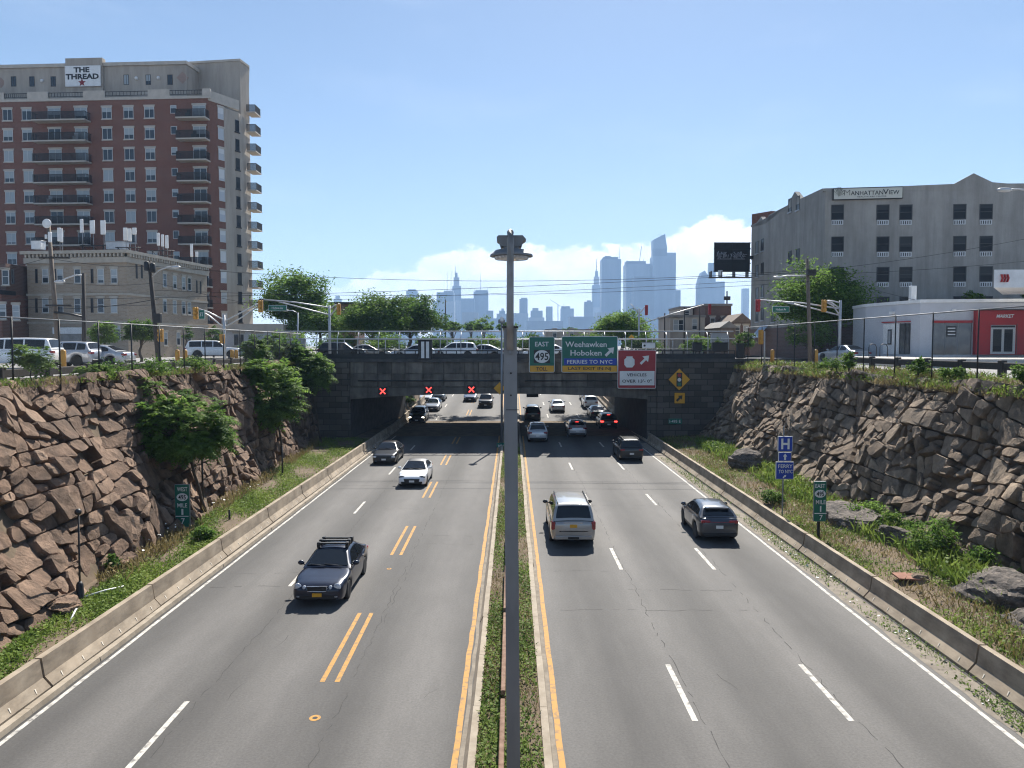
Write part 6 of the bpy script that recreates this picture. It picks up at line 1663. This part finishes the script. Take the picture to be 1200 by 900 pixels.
    if detail:
        q = MB()          # shut lines of the doors and bonnet
        for sx in (-1,1):
            for y in (S['wins'][0][0]+.12, S['wins'][0][1]-.04, S['wins'][1][1]-.02):
                w = sect(y)[0]; h0, h1 = S['zb']+.16, zt(y)-.05
                prs = [(np.interp((h-S['zb'])/(zt(y)-S['zb']), [p[1] for p in prof[1:]], [p[0] for p in prof[1:]])*w+.002, h) for h in np.linspace(h0,h1,7)]
                for (xa,za),(xb,zb2) in zip(prs[:-1],prs[1:]):
                    q.add([(sx*xa,y,za),(sx*xa,y+.012,za),(sx*xb,y+.012,zb2),(sx*xb,y,zb2)],[[0,1,2,3]])
        q.build('door_seam', M['black'], root)
        q = MB()          # wipers
        a = S['cab'][0]; q.tube([(-.55,a[0]-.02,zc(a[0]-.02)+.06),(.1,a[0]-.10,zc(a[0]-.10)+.06)], .012, 4); q.tube([(.05,a[0]-.02,zc(a[0]-.02)+.06),(.62,a[0]-.10,zc(a[0]-.10)+.06)], .012, 4); q.build('wiper', M['black'], root)
    if roofrails:
        y0, y1 = S['cab'][1][0]-.15, S['cab'][4][0]+.1
        for sx in (-1,1):
            q = MB(); q.tube([(sx*(S['wr']-.06),y0,zc(y0)+.0),(sx*(S['wr']-.06),y0-.15,zc(y0-.15)+.06),(sx*(S['wr']-.06),y1+.15,zc(y1+.15)+.06),(sx*(S['wr']-.06),y1,zc(y1)+.0)], .022, 6); q.build('roof_rail', M['black'], root)
    if racks:
        for y in (.02,-.32,-.75):
            q = MB(); z = zc(y)+.14; q.bbox(-.56,.56,y-.06,y+.06,z-.03,z+.03,.015)
            for sx in (-1,1): q.bbox(sx*.52-.06,sx*.52+.06,y-.09,y+.09,z-.15,z+.05,.02)
            q.build('roof_rack', M['black'], root)
    return root
PI = math.pi
def on_road(px, Y): return Vector((P(px, 405, Y).x, Y, rz(Y)))
tilt = lambda Y: math.atan((rz(Y+1.5)-rz(Y-1.5))/3)
C = build_car
C('sedan','temp','car',SEDAN,'navy',(-6.56,27.85,0),PI, racks=True, style='ovals', tail='wrap')['label'] = 'dark navy sedan with black roof racks driving toward the viewer'
C('sedan','white sedan with black glass roof driving toward the viewer by the bridge shadow','car',COUPE,'white',(-6.2,49.4,0),PI, blackroof=True, style='slant', plate='white')
C('sedan','black sedan leaving the bridge shadow in the outer westbound lane','car',SEDAN,'black',(-9.45,58.6,0),PI, style='wide', plate='white')
C('suv','big silver suv with dark rear window and black mirrors seen from behind','car',BIGSUV,'silver',(2.68,35.85,0),0, tail='tall', style='tall', roofrails=True)
C('crossover','dark blue grey crossover with red tail lamps beside the right barrier','car',CROSS,'bluegrey',(9.3,36.1,0),-.02, tail='slim', plate='white', clad=True)
def traffic(name, label, spec, pnt, px, Y, out, **k):
    p = on_road(px, Y); k.setdefault('plate','white')
    return C(name, label, 'car', spec, pnt, p, PI if out else 0, pitch=tilt(Y), detail=False, **k)
traffic('suv','black pickup like suv with lit headlamps under the far bridge edge',SUV,'black',490.5,87.6,True, lights=True)
traffic('sedan','silver grey sedan beyond the bridge beside the black suv with lit lamps',SEDAN,'grey',508,98.5,True)
traffic('suv','grey suv farthest along the outer westbound lanes',SUV,'grey',515,109,True)
traffic('sedan','pale sedan behind the silver grey sedan at the far left barrier',SEDAN,'palesilver',500,108,True)
traffic('sedan','dark blue sedan alone in the middle westbound lanes far behind the bridge',SEDAN,'darkblue',551.5,108.5,True)
traffic('suv','black suv beside the lamp post in the far inner westbound lane',SUV,'black',569.5,102,True)
traffic('suv','black suv stopped in shade with bright rear lamp at the right abutment',SUV,'black',736,60.1,False, roofrails=True)
traffic('hatchback','silver hatchback in the inner eastbound lane under the bridge',SUV,'palesilver',629.5,71.5,False)
traffic('hatchback','silver hatchback with a lit brake lamp in the middle eastbound lane',CROSS,'palesilver',675,75.2,False, brake='centre')
traffic('suv','dark suv with both brake lamps lit in the outer eastbound lane under the bridge',SUV,'black',711,82,False, brake=True)
traffic('suv','black suv crossing the far shadow edge in the inner eastbound lane',SUV,'black',624,90,False)
traffic('sedan','pale silver sedan in sunlight in the middle eastbound lane beyond the bridge',SEDAN,'palesilver',653,97.5,False)
traffic('sedan','dark sedan just ahead of the suv with lit brake lamps',SEDAN,'black',699,91.5,False)
traffic('suv','white suv in the queue beyond the suv with lit brake lamps',SUV,'white',691,101,False)
traffic('sedan','silver sedan second to last in the far right queue',SEDAN,'palesilver',688,109,False)
traffic('suv','grey suv at the far end of the right queue',SUV,'grey',686.5,117,False)
# cross street traffic on the bridge
def street_car(name, label, spec, pnt, px, Y, head, z=7.46, **k):
    p = P(px, 405, Y); return C(name, label, 'car', spec, pnt, (p.x,Y,z), head, detail=False, plate='white', **k)
street_car('suv','white suv crossing the bridge behind the pale striped cabinet',SUV,'white',533,76,PI/2)
street_car('sedan','pale blue sedan on the bridge left of the striped cabinet',SEDAN,'palesilver',487,76,PI/2)
street_car('sedan','grey sedan on the bridge close left of the lamp post',SEDAN,'grey',563,76.5,PI/2)
street_car('suv','dark green car on the bridge behind the left signal mast',SUV,'black',402,76,-PI/2)
street_car('sedan','tan sedan on the bridge between the mast and the cabinet',SEDAN,'tan',432,79.5,-PI/2)
street_car('sedan','white car on the bridge half hidden by the green route sign',SEDAN,'white',640,77,PI/2)
street_car('suv','white suv parked at the far left in the lot',BIGSUV,'white',14,48,PI/2+.12,7.4)
street_car('suv','grey suv parked beside the white one behind the small sumac',SUV,'palesilver',78,52,PI/2-.1,7.4)
street_car('sedan','pale sedan parked behind the left guard rail near the first round tree',SEDAN,'palesilver',112,53,PI/2,7.4)
street_car('van','white van like suv at the junction behind the left signal pole',BIGSUV,'white',250,82,-PI/2+.3,7.46)
street_car('sedan','dark sedan at the junction right of the white van',SEDAN,'grey',310,80,-PI/2,7.46)
street_car('sedan','silver sedan parked below the tree by the care center',SEDAN,'palesilver',988,66,.3,7.4)

# ------------------------------------------------------------------ poles, signals, wires
def lamp_arm(t, pts, head, m='galv_light'):
    mb = MB(); mb.tube(pts, .05, 6); mb.build('arm', M[m], t)
    mb = MB(); mb.ball(head, (.42,.17,.12), 10); mb.build('lamp_head', M['galv_light'], t)
def wpole(label, pb, pt, Y, r, m='wood_pole', arms=(), name='utility_pole', zb=7.3, Yt=None):
    b = P(pb[0], pb[1], Y); tp = P(pt[0], pt[1], Yt or Y); b.z = zb
    t = thing(name, label, 'pole', b); mb = MB(); mb.tube([(0,0,-.2), tuple(tp-b)], [r, r*.7], 10); mb.build('pole', M[m], t)
    for pts in arms:
        q = [P(x,y,Y)-b for x,y in pts]; lamp_arm(t, q, q[-1])
    return t, b, tp
t, b, tp = wpole('tall leaning grey wooden pole with a white dish on top', (69,405), (57,264), 60, .19)
mb = MB(); q = P(55,262,59.8)-b; mb.lathe([(.02,.15),(.36,-.02),(.34,-.06),(.02,.05)], tuple(q), 'y', 16); mb.build('dish', M['white'], t)
mb = MB()
for (x0,y0,x1,y1) in ((57.5,272,60.5,284),(53.5,275,56,280)):
    a,c = P(x0,y1,59.9)-b, P(x1,y0,59.9)-b; mb.bbox(a.x,c.x,a.y-.15,a.y+.05,a.z,c.z,.03)
mb.build('antenna_panel', M['white'], t)
mb = MB()
for py, w in ((302,1.2),(358,1.0)):
    q = P(61+(py-264)*.085,py,59.9)-b; mb.bbox(q.x-w,q.x+w,q.y-.1,q.y+.02,q.z-.07,q.z+.07,.01)
mb.build('crossarm', M['dark_wood'], t)
mb = MB(); q = P(77,366,59.8)-b; mb.tube([(q.x-.9,q.y,q.z),(q.x+.2,q.y,q.z-.1),(q.x+1.3,q.y,q.z-.35)], .08, 6); mb.build('cable_splice', M['black'], t)
wpole('short dark pole with a white street light arm before the tan building', (98,412), (98,320), 55, .15, 'dark_wood', arms=(((98,323),(90,322),(78,326),(70,330)),), name='street_light_pole')
t, b, tp = wpole('dark leaning pole with transformers and a street lamp arm by the tan building', (186,408), (175,306), 60, .2, 'dark_wood', arms=(((177,325),(186,317),(196,313),(206,313)),))
mb = MB(); mb2 = MB()
for px,py in ((172,312),(179,314)):
    q = P(px,py,59.7)-b; mb2.lathe([(.18,-.35),(.2,-.3),(.2,.3),(.1,.38)], tuple(q), n=12)
mb2.build('transformer', M['dark_metal'], t)
q0, q1 = P(181.5,378.5,59.7)-b, P(189,367.5,59.7)-b; mb.bbox(q0.x,q1.x,q0.y-.2,q0.y+.1,q0.z,q1.z,.02); mb.build('control_box', M['dark_metal'], t)
wpole('slim dark pole behind the bridge before the skyline left of the lamp post', (522,390), (522,351), 140, .13, 'dark_metal', name='light_pole')
wpole('pale short street light pole at the left junction', (349,392), (349,366), 95, .12, 'galv_light', arms=(((349,367),(343,364),(335,364)),), name='street_light_pole')
t, b, tp = wpole('wooden pole before the care center tree with a lamp arm to its left', (950,412), (946,303), 62, .18, 'wood_pole', arms=(((948,323),(935,323),(922,323),(911,325)),))
mb = MB()
for py in (318,321): q = P(950,py,61.8)-b; mb.bbox(q.x-.35,q.x+.35,q.y-.3,q.y+.1,q.z-.14,q.z+.14,.04)
mb.build('insulator_box', M['dark_metal'], t)
t, b, tp = wpole('tall grey street lamp at the right photo edge with only its lamp head showing', (1232,420), (1232,232), 40, .12, 'galv', arms=(((1232,233),(1215,226),(1195,221.5),(1177,222.5)),), name='street_light_pole')
for lab, px, yb, yt, Y in (('slim pole behind the right end of the bridge fence before the beige house',779,392,367,100),('slim pole before the dark red brick house',802,392,360,100),('slim pole between the beige house and the red brick house',820,392,360,104)):
    wpole(lab, (px,yb), (px,yt), Y, .11, 'dark_wood', name='street_pole')
t, b, tp = wpole('short dark pole standing on the dark red brick house roof line', (852,375), (852,341), 120, .15, 'dark_wood'); q = P(852,348,119.8)-b; mb = MB(); mb.bbox(q.x-.5,q.x+.5,q.y-.2,q.y+.1,q.z-.5,q.z+.1,.05); mb.build('transformer', M['dark_metal'], t)
def signal(label, px, py, Y, col='sig_yellow', lit=None, hh=1.05, group=None, name='traffic_signal'):
    p = P(px,py,Y); t = thing(name, label, 'traffic signal', p, 0, group)
    mb = MB(); mb.bbox(-.18,.18,-.14,.14,-hh/2,hh/2,.03); mb.build('housing', M[col], t)
    for k in range(3):
        mb = MB(); z = hh/3*(1-k); mb.lathe([(.12,0),(.12,-.03)], (0,-.142,z), 'y', 12); mb.build('lens', M['sig_red_lit'] if lit == k else M['black'], t)
        mb = MB(); mb.lathe([(.135,0),(.14,-.18)], (0,-.143,z+.005), 'y', 10); mb.build('visor', M[col], t)
    return t
def mast(label, px, ybot, ytop, Y, arms, zb=7.3):
    b = P(px,ytop,Y); top = b.copy(); b.z = zb; t = thing('signal_mast', label, 'mast', b)
    mb = MB(); mb.tube([(0,0,-.1),(0,0,top.z-zb)], [.14,.11], 10); mb.build('pole', M['galv_light'], t)
    for pts in arms:
        mb = MB(); q = [P(x,y,Y)-b for x,y in pts]; mb.tube(q, .06, 6); mb.build('arm', M['galv_light'], t)
    return t
mast('grey signal mast with two trussed arms at the left junction', 262.5, 425, 369, 66, (((262.5,375),(245,366),(229,360.5)),((262.5,384),(245,370),(229,361)),((262.5,384),(285,371),(305,357)),((262.5,377),(285,365),(305,355))))
signal('yellow traffic signal at the left tip of the left junction mast', 229.5, 367, 65.8); signal('yellow traffic signal at the right tip of the left junction mast', 305.5, 359, 65.8)
def plate(label, px0, py0, px1, py1, Y, txt):
    s = Sign('street_name_sign', label, px0, py0, px1, py1, Y); s.panel('sign_green', 'sign_white', .04, .03); s.text(txt, px0+(px1-px0)*.2, py0+(py1-py0)*.3, px1-(px1-px0)*.2, py1-(py1-py0)*.3, 'sign_white')
plate('small green street sign beside the left tip signal', 233, 363, 240, 374, 65.7, 'ST')
mast('grey signal mast with a long trussed arm before the trees at the left bridge end', 386, 412, 358, 73, (((386,360.5),(345,354),(308,351)),((386,369),(355,361),(325,353)),((386,372),(392,364),(397,357)),((386,362),(392,358),(398,356))))
plate('green street name sign on the long left mast arm', 314.5, 357.5, 336, 364.5, 72.8, 'Hudson Av'); signal('yellow signal on the short arm of the mast at the left bridge end', 397, 362.5, 72.7)
signal('dark backed signal hanging at the tip of the long left mast arm', 306.5, 356.5, 72.7, 'dark_metal')
mast('grey signal mast with a long arm in front of the care center', 985, 412, 352, 66, (((985,362),(940,355),(888,351.5)),((985,370),(955,362),(915,353)),((985,371),(976,358),(966,353)),((985,362),(975,355),(967,353)),((985,355),(975,352.5),(967,352.5))))
signal('red faced traffic signal at the left tip of the right mast arm', 888, 358, 65.7, 'market_red', 0); signal('yellow backed traffic signal near the right mast pole', 965.5, 358.5, 65.7)
plate('green street name sign on the right mast arm', 905, 359, 925, 366, 65.8, 'Hudson Av')
t = mast('slim signal post behind the round tree top with a camera arm', 749, 400, 362, 98, (((749,368),(743,360),(739,356)),((749,368),(754,362),(757,358)),((749,380),(790,367),(825,357))))
signal('red faced traffic signal above the round tree right of the lamp post', 757.5, 363.5, 97.6, 'market_red', 0, 1.3); signal('red faced traffic signal before the dark red brick house', 831.5, 362.5, 97.6, 'market_red', 0, 1.3)
signal('yellow pedestrian signal on the leaning pole before the tan building', 188.5, 393, 59.4, hh=1.0); signal('yellow signal box low beside the left junction mast', 260.5, 397, 65.6, hh=.8)
signal('yellow pedestrian signal under the blue awning of the care center', 891.5, 395, 64, hh=1.2)
wpole('thin pole carrying the yellow pedestrian signal near the blue awning', (896,414), (896,388), 64.2, .08, 'galv_light', name='signal_post')
def bollard(label, px, py0, py1, Y):
    a = P(px,py1,Y); h = P(px,py0,Y).z-7.4; t = MB(); t.lathe([(.17,-.1),(.17,h-.08),(.12,h),(.02,h+.02)], (0,0,0), n=12); o = t.build('bollard', M['sig_yellow']); o.location = (a.x,Y,7.4); tag(o, label, 'bollard')
for lab, px, Y in (('yellow bollard in the lot beside the parked grey suv',74,48),('left one of two yellow bollards near the tan building corner',208,60),('right one of two yellow bollards near the tan building corner',217,60),('yellow bollard behind the left junction mast',272,72),('yellow bollard right of the left junction mast by the white van',277,74),('yellow bollard before the care center by the mast pole',956,62),('yellow bollard at the corner below the blue awning',905,66)):
    bollard(lab, px, 410, 420, Y)
wires = [((-40,352),(960,318),62,.022,6),((-40,362),(960,325),62,.018,5),((180,312),(948,316),60,.02,14),((180,340),(948,330),61,.018,10),((948,318),(1260,268),60,.02,4),((948,322),(1260,300),58,.018,3),((60,303),(178,312),60,.02,3),((60,330),(178,332),60,.018,3),((178,330),(386,372),66,.018,3),((-20,318),(62,300),58,.018,2),((60,362),(186,350),60,.03,3),((950,316),(1075,352),61,.016,2)]
wl_ = ['thick sagging power line crossing the sky low over the skyline','thin power line just below the thick one over the skyline','upper sagging wire between the leaning pole and the right wooden pole','lower sagging wire between the leaning pole and the right wooden pole','wire rising from the right wooden pole across the care center','lower wire from the right wooden pole toward the canopy','wire between the dish pole and the leaning pole, upper one','wire between the dish pole and the leaning pole, lower one','wire running down from the leaning pole to the left bridge mast','wire leaving the photo on the left from the dish pole','thick cable below the windows of the tan building','service wire dropping to the store roof']
for (a, b, Y, r_, sag), lb in zip(wires, wl_):
    p, q = P(*a,Y), P(*b,Y); mb = MB(); pts = []
    for k in range(17):
        t_ = k/16; v = p.lerp(q,t_); v.z -= sag*.12*4*t_*(1-t_)*.6; pts.append(v)
    mb.tube(pts, r_, 4); tag(mb.build('power_line', M['dark_metal']), lb, 'wire')

# ------------------------------------------------------------------ trees
def tree_px(name, label, px, py_c, rx_px, ry_px, Y, zbase, r0, seed, **k):
    c = P(px,py_c,Y); s = Y/F
    return make_tree(name, label, (c.x,Y,zbase), c.z-zbase, (rx_px*s, rx_px*s*.85, ry_px*s), r0, seed, **k)
tree_px('broadleaf_tree','big full green tree behind the left junction', 346, 354, 40, 38, 112, 7.4, .4, 1, n_clump=150, n_leaf=26000, size=.42, hollow=.35, leafm='leaf')
tree_px('broadleaf_tree','lower green tree at the right foot of the big junction tree', 375, 380, 36, 20, 108, 7.4, .3, 2, n_clump=90, n_leaf=11000, hollow=.3, size=.36)
tree_px('broadleaf_tree','bushy yellow green tree behind the bridge, left of two', 438, 376, 42, 30, 104, 7.4, .35, 3, n_clump=130, n_leaf=22000, hollow=.3, size=.36, leafm='leaf_bright')
tree_px('broadleaf_tree','bushy darker green tree behind the bridge, next to the skyline', 480, 376, 40, 28, 110, 7.4, .35, 4, n_clump=130, n_leaf=20000, hollow=.3, size=.36, leafm='leaf_dark')
tree_px('broadleaf_tree','small rounded tree before the skyline left of the lamp post', 567, 382, 13, 10, 190, 7.4, .3, 5, n_clump=40, n_leaf=2600, size=.5)
tree_px('broadleaf_tree','dark small tree just left of the small rounded skyline tree', 552, 384, 9, 7, 200, 7.4, .3, 6, n_clump=30, n_leaf=1800, size=.5, leafm='leaf_dark')
tree_px('broadleaf_tree','dark tree behind the lamp post at the bridge fence', 597, 384, 14, 7, 185, 7.4, .3, 7, n_clump=40, n_leaf=2000, size=.5, leafm='leaf_dark')
tree_px('broadleaf_tree','pale bush tree between the slim pole and the skyline', 530, 384, 12, 7, 160, 7.4, .3, 8, n_clump=30, n_leaf=1800, size=.45, leafm='leaf_bright')
tree_px('broadleaf_tree','round topped bright green tree behind the wide green sign', 730, 386, 34, 20, 104, 7.4, .3, 9, n_clump=100, n_leaf=15000, hollow=.3, size=.36, leafm='leaf')
tree_px('broadleaf_tree','small dark tree behind the bridge near the red roofed house', 668, 388, 12, 4, 170, 7.4, .3, 10, n_clump=20, n_leaf=900, size=.5, leafm='leaf_dark')
tree_px('broadleaf_tree','large green tree in front of the grey care center', 962, 356, 54, 46, 74, 7.4, .35, 11, n_clump=170, n_leaf=30000, size=.28, hollow=.3, leafm='leaf')
tree_px('broadleaf_tree','thin olive tree below the large tree beside the right mast', 950, 394, 26, 20, 70, 7.4, .16, 12, n_clump=60, n_leaf=4600, size=.22, leafm='leaf_bright')
tree_px('broadleaf_tree','young round tree before the tan building, right one of the pair', 165, 391, 18, 17, 66, 7.4, .14, 13, n_clump=70, n_leaf=8000, size=.2, leafm='leaf_dark')
tree_px('broadleaf_tree','young thinner tree before the tan building, left one of the pair', 122, 393, 16, 17, 64, 7.4, .12, 14, n_clump=60, n_leaf=4000, size=.2, leafm='leaf')
tree_px('broadleaf_tree','small dark street tree beside the right side of the tan building', 250, 395, 8, 13, 90, 7.4, .12, 15, n_clump=30, n_leaf=1500, size=.24, leafm='leaf_dark')
tree_px('broadleaf_tree','small thin street tree near the two yellow bollards', 219, 392, 6, 11, 84, 7.4, .1, 16, n_clump=24, n_leaf=700, size=.24, leafm='leaf_dark')
tree_px('broadleaf_tree','leafy top of a small tree showing above the store roof', 1140, 349, 13, 6, 73, 7.4, .12, 17, n_clump=30, n_leaf=1400, size=.22, leafm='leaf_bright')
tree_px('broadleaf_tree','leafy tree top showing above the store roof at the photo edge', 1206, 345, 10, 6, 73, 7.4, .12, 18, n_clump=24, n_leaf=900, size=.22, leafm='leaf_bright')
tree_px('street_bush','dark bushes between the right bridge end and the care center', 873, 400, 14, 12, 84, 7.4, .1, 19, n_clump=30, n_leaf=1800, size=.24, leafm='leaf_dark', cat='bush')
for i,(px,py,rx,ry,Y,lf,lb) in enumerate((
    (335,403,26,13,96,'leaf','green roadside bush beyond the bridge behind the left utility box'),
    (395,404,30,13,98,'leaf_dark','dark roadside bush beyond the bridge behind the dark green car'),
    (452,403,32,12,97,'leaf','green roadside bush beyond the bridge left of the striped cabinet'),
    (512,404,30,11,99,'leaf_dark','dark roadside bush beyond the bridge behind the striped cabinet'),
    (568,404,30,10,98,'leaf','low roadside bush beyond the bridge left of the lamp post'),
    (622,404,26,10,99,'leaf_dark','low roadside bush beyond the bridge behind the green route sign'),
    (690,403,34,11,98,'leaf','roadside bush beyond the bridge behind the wide green sign'),
    (750,404,28,11,97,'leaf_dark','roadside bush beyond the bridge above the red restriction sign'),
    (815,404,22,9,97,'leaf','roadside bush beyond the bridge behind the black planter'))):
    tree_px('roadside_bush', lb, px, py, rx, ry, Y, 7.4, .08, 300+i, n_clump=40, n_leaf=4200, size=.32, hollow=.1, leafm=lf, cat='bush')
# ailanthus and sumac in the cutting
b = G(238, 588, .3)
frond_tree('sumac_tree','round crowned green tree in the left verge over the west mile sign', (-15.8,39.2,.3), 4.1, (2.75,2.2,2.1), .10, 41, 1550, 'leaf', .75, .28, .12, coff=(-.75,-1.3))
frond_tree('sumac_tree','taller loose crowned tree in the left verge before the bridge', (-16.7,56.0,.3), 4.5, (2.1,1.9,3.3), .10, 42, 820, 'leaf', 1.1, .40, .15, coff=(-.6,-1.2), pairs=8, tone0=.55)
frond_tree('sumac_tree','spreading sumac hanging before the left bridge abutment', (-16.6,66.5,.3), 6.0, (2.3,1.5,2.0), .09, 43, 800, 'leaf', .9, .34, .13, coff=(-1.0,0))
frond_tree('sumac_tree','dark vine like tree against the left bridge corner', (-19.3,66.5,4.2), 3.0, (2.0,1.3,2.2), .08, 44, 700, 'leaf_dark', .8, .3, .12)
frond_tree('sumac_sapling','bright young sumac on the left wall top before the parked suv', (-19.7,31.6,7.2), 1.15, (.55,.55,.65), .03, 45, 70, 'leaf_bright', .75, .3, .1, cat='sapling', pairs=9, tone0=.65)
frond_tree('sumac_sapling','leafy young sumac on the left wall top beside the bridge', (-19.2,57.5,7.1), 1.4, (.9,.8,1.1), .05, 46, 240, 'leaf_bright', .8, .3, .12, cat='sapling', tone0=.5)
frond_tree('sumac_sapling','darker young sumac behind the leafy one near the bridge', (-20.0,64.5,7.2), 1.8, (.8,.7,1.0), .05, 47, 120, 'leaf', .7, .28, .11, cat='sapling')
frond_tree('sumac_sapling','low sumac shoots on the left wall edge above the tall tree', (-18.4,54.5,6.6), .5, (.9,1.0,.5), .03, 48, 90, 'leaf_bright', .7, .28, .11, cat='sapling', tone0=.55)
frond_tree('sumac_sapling','small sumac shoot on the left wall face near the top', (-18.0,38.0,6.3), .5, (.5,.5,.35), .03, 49, 26, 'leaf_bright', .6, .26, .1, cat='sapling', tone0=.6)
frond_tree('sumac_sapling','low sumac shoot on the left wall top near the fence start', (-19.4,35.0,7.2), .5, (.5,.5,.35), .03, 50, 30, 'leaf_bright', .5, .22, .1, cat='sapling', tone0=.7)
frond_tree('sumac_sapling','green creeper bush beyond the bridge on the left barrier', (-12.9,97,1.6), .5, (.5,2.2,.9), .03, 51, 80, 'leaf_bright', .6, .26, .1, cat='bush', tone0=.6)

# ------------------------------------------------------------------ daylight
SUN_EL, SUN_AZ = 46.0, 11.0          # azimuth measured from straight ahead (+y) toward the right
sd = Vector((math.sin(R(SUN_AZ))*math.cos(R(SUN_EL)), math.cos(R(SUN_AZ))*math.cos(R(SUN_EL)), math.sin(R(SUN_EL))))
su = bpy.data.lights.new('sun', 'SUN'); su.energy = 5.0; su.angle = R(.5); su.color = (1,.955,.88)
so = bpy.data.objects.new('sun', su); COL.objects.link(so); so.rotation_euler = sd.to_track_quat('Z','Y').to_euler(); so.location = (0,0,60)
W_ = bpy.data.worlds.new('World'); SC.world = W_; W_.use_nodes = True
nt = W_.node_tree; nt.nodes.clear(); L_ = nt.links
out = nt.nodes.new('ShaderNodeOutputWorld'); bg = nt.nodes.new('ShaderNodeBackground'); L_.new(bg.outputs[0], out.inputs[0])
sky = nt.nodes.new('ShaderNodeTexSky'); sky.sky_type = 'NISHITA'; sky.sun_disc = False; sky.sun_elevation = R(SUN_EL); sky.sun_rotation = R(SUN_AZ)
sky.air_density = 1.0; sky.dust_density = .25; sky.ozone_density = 1.8; sky.altitude = 20
tc = N(nt,'ShaderNodeTexCoord'); sx = N(nt,'ShaderNodeSeparateXYZ'); L_.new(tc.outputs['Generated'], sx.inputs[0])
def mth(op, a, b=None, c=None):
    n = nt.nodes.new('ShaderNodeMath'); n.operation = op
    for i, v in enumerate((a,b,c)):
        if v is None: continue
        if isinstance(v,(int,float)): n.inputs[i].default_value = v
        else: L_.new(v, n.inputs[i])
    return n.outputs[0]
el = mth('ARCSINE', sx.outputs['Z']); az = mth('ARCTAN2', sx.outputs['X'], sx.outputs['Y'])
def nz(scale, detail, ka, ke, off=0.0, rough=.6):
    cb = N(nt,'ShaderNodeCombineXYZ'); L_.new(mth('MULTIPLY_ADD', az, ka, off), cb.inputs[0]); L_.new(mth('MULTIPLY', el, ke), cb.inputs[1])
    q = N(nt,'ShaderNodeTexNoise', Scale=scale, Detail=detail, Roughness=rough); L_.new(cb.outputs[0], q.inputs['Vector']); return q.outputs['Fac']
def mrange(v, a, b, c, d, smooth=True):
    n = nt.nodes.new('ShaderNodeMapRange'); n.interpolation_type = 'SMOOTHSTEP' if smooth else 'LINEAR'
    L_.new(v, n.inputs[0])
    for i, q in zip((1,2,3,4),(a,b,c,d)): n.inputs[i].default_value = q
    return n.outputs[0]
# cumulus bank low over the far city, highest a little right of straight ahead
hump = mrange(mth('ABSOLUTE', mth('SUBTRACT', az, .255)), 0.0, .13, .030, 0.0)
base_h = mrange(az, -.34, -.02, .05, .126)
fall = mrange(az, .33, .60, 0.0, -.10)
top_h = mth('ADD', mth('ADD', base_h, hump), fall)
puff = mth('ADD', mth('MULTIPLY', mth('SUBTRACT', nz(1,6,14,22), .5), .060), mth('MULTIPLY', mth('SUBTRACT', nz(1,5,48,60,3.0), .5), .034))
cov = mrange(mth('SUBTRACT', mth('ADD', top_h, puff), el), -.002, .007, 0, 1)
body = mrange(el, .0, .11, .6, 1)
shade = mrange(nz(1,6,22,34,9.0), .35, .7, .80, 1.06)
cum = mth('MULTIPLY', mth('MULTIPLY', cov, body), .92)
cir = mth('MULTIPLY', mrange(nz(1,6,2.6,9.0,5.0), .50, .80, 0, .08), mrange(el, .0, .12, 0, 1))
mask = mth('MAXIMUM', cum, cir)
SKYK, CLK = .058, 1.0
skm = N(nt,'ShaderNodeMix', data_type='RGBA'); L_.new(mask, skm.inputs[0]); L_.new(sky.outputs[0], skm.inputs[6])
cl = N(nt,'ShaderNodeVectorMath', operation='SCALE'); cl.inputs[0].default_value = (14.4,14.6,15.0); L_.new(shade, cl.inputs['Scale']); L_.new(cl.outputs[0], skm.inputs[7])
L_.new(skm.outputs[2], bg.inputs['Color']); bg.inputs['Strength'].default_value = SKYK
# the air of a bright hazy day
hz = MB(); hz.box(-6080,6080,-6080,6080,-1.2,470.0)
hm, hnt, ho = newmat('haze'); pv = hnt.nodes.new('ShaderNodeVolumePrincipled'); pv.inputs['Color'].default_value = (.44,.67,1.0,1); pv.inputs['Density'].default_value = .00019; pv.inputs['Anisotropy'].default_value = 0.0
hnt.links.new(pv.outputs[0], ho.inputs['Volume'])
ho_ = hz.build('haze', hm); tag(ho_, kind='stuff')

SC.render.engine = 'CYCLES'; cy_ = SC.cycles
cy_.filter_width = 1.15; cy_.use_denoising = True; cy_.denoiser = 'OPENIMAGEDENOISE'
cy_.max_bounces = 6; cy_.diffuse_bounces = 2; cy_.glossy_bounces = 3; cy_.transmission_bounces = 3; cy_.volume_bounces = 1; cy_.transparent_max_bounces = 12
cy_.sample_clamp_indirect = 4.0
vs = SC.view_settings; vs.view_transform = 'Standard'; vs.look = 'None'; vs.exposure = 1.03; vs.gamma = 1.0; vs.use_curve_mapping = False
SC.display_settings.display_device = 'sRGB'
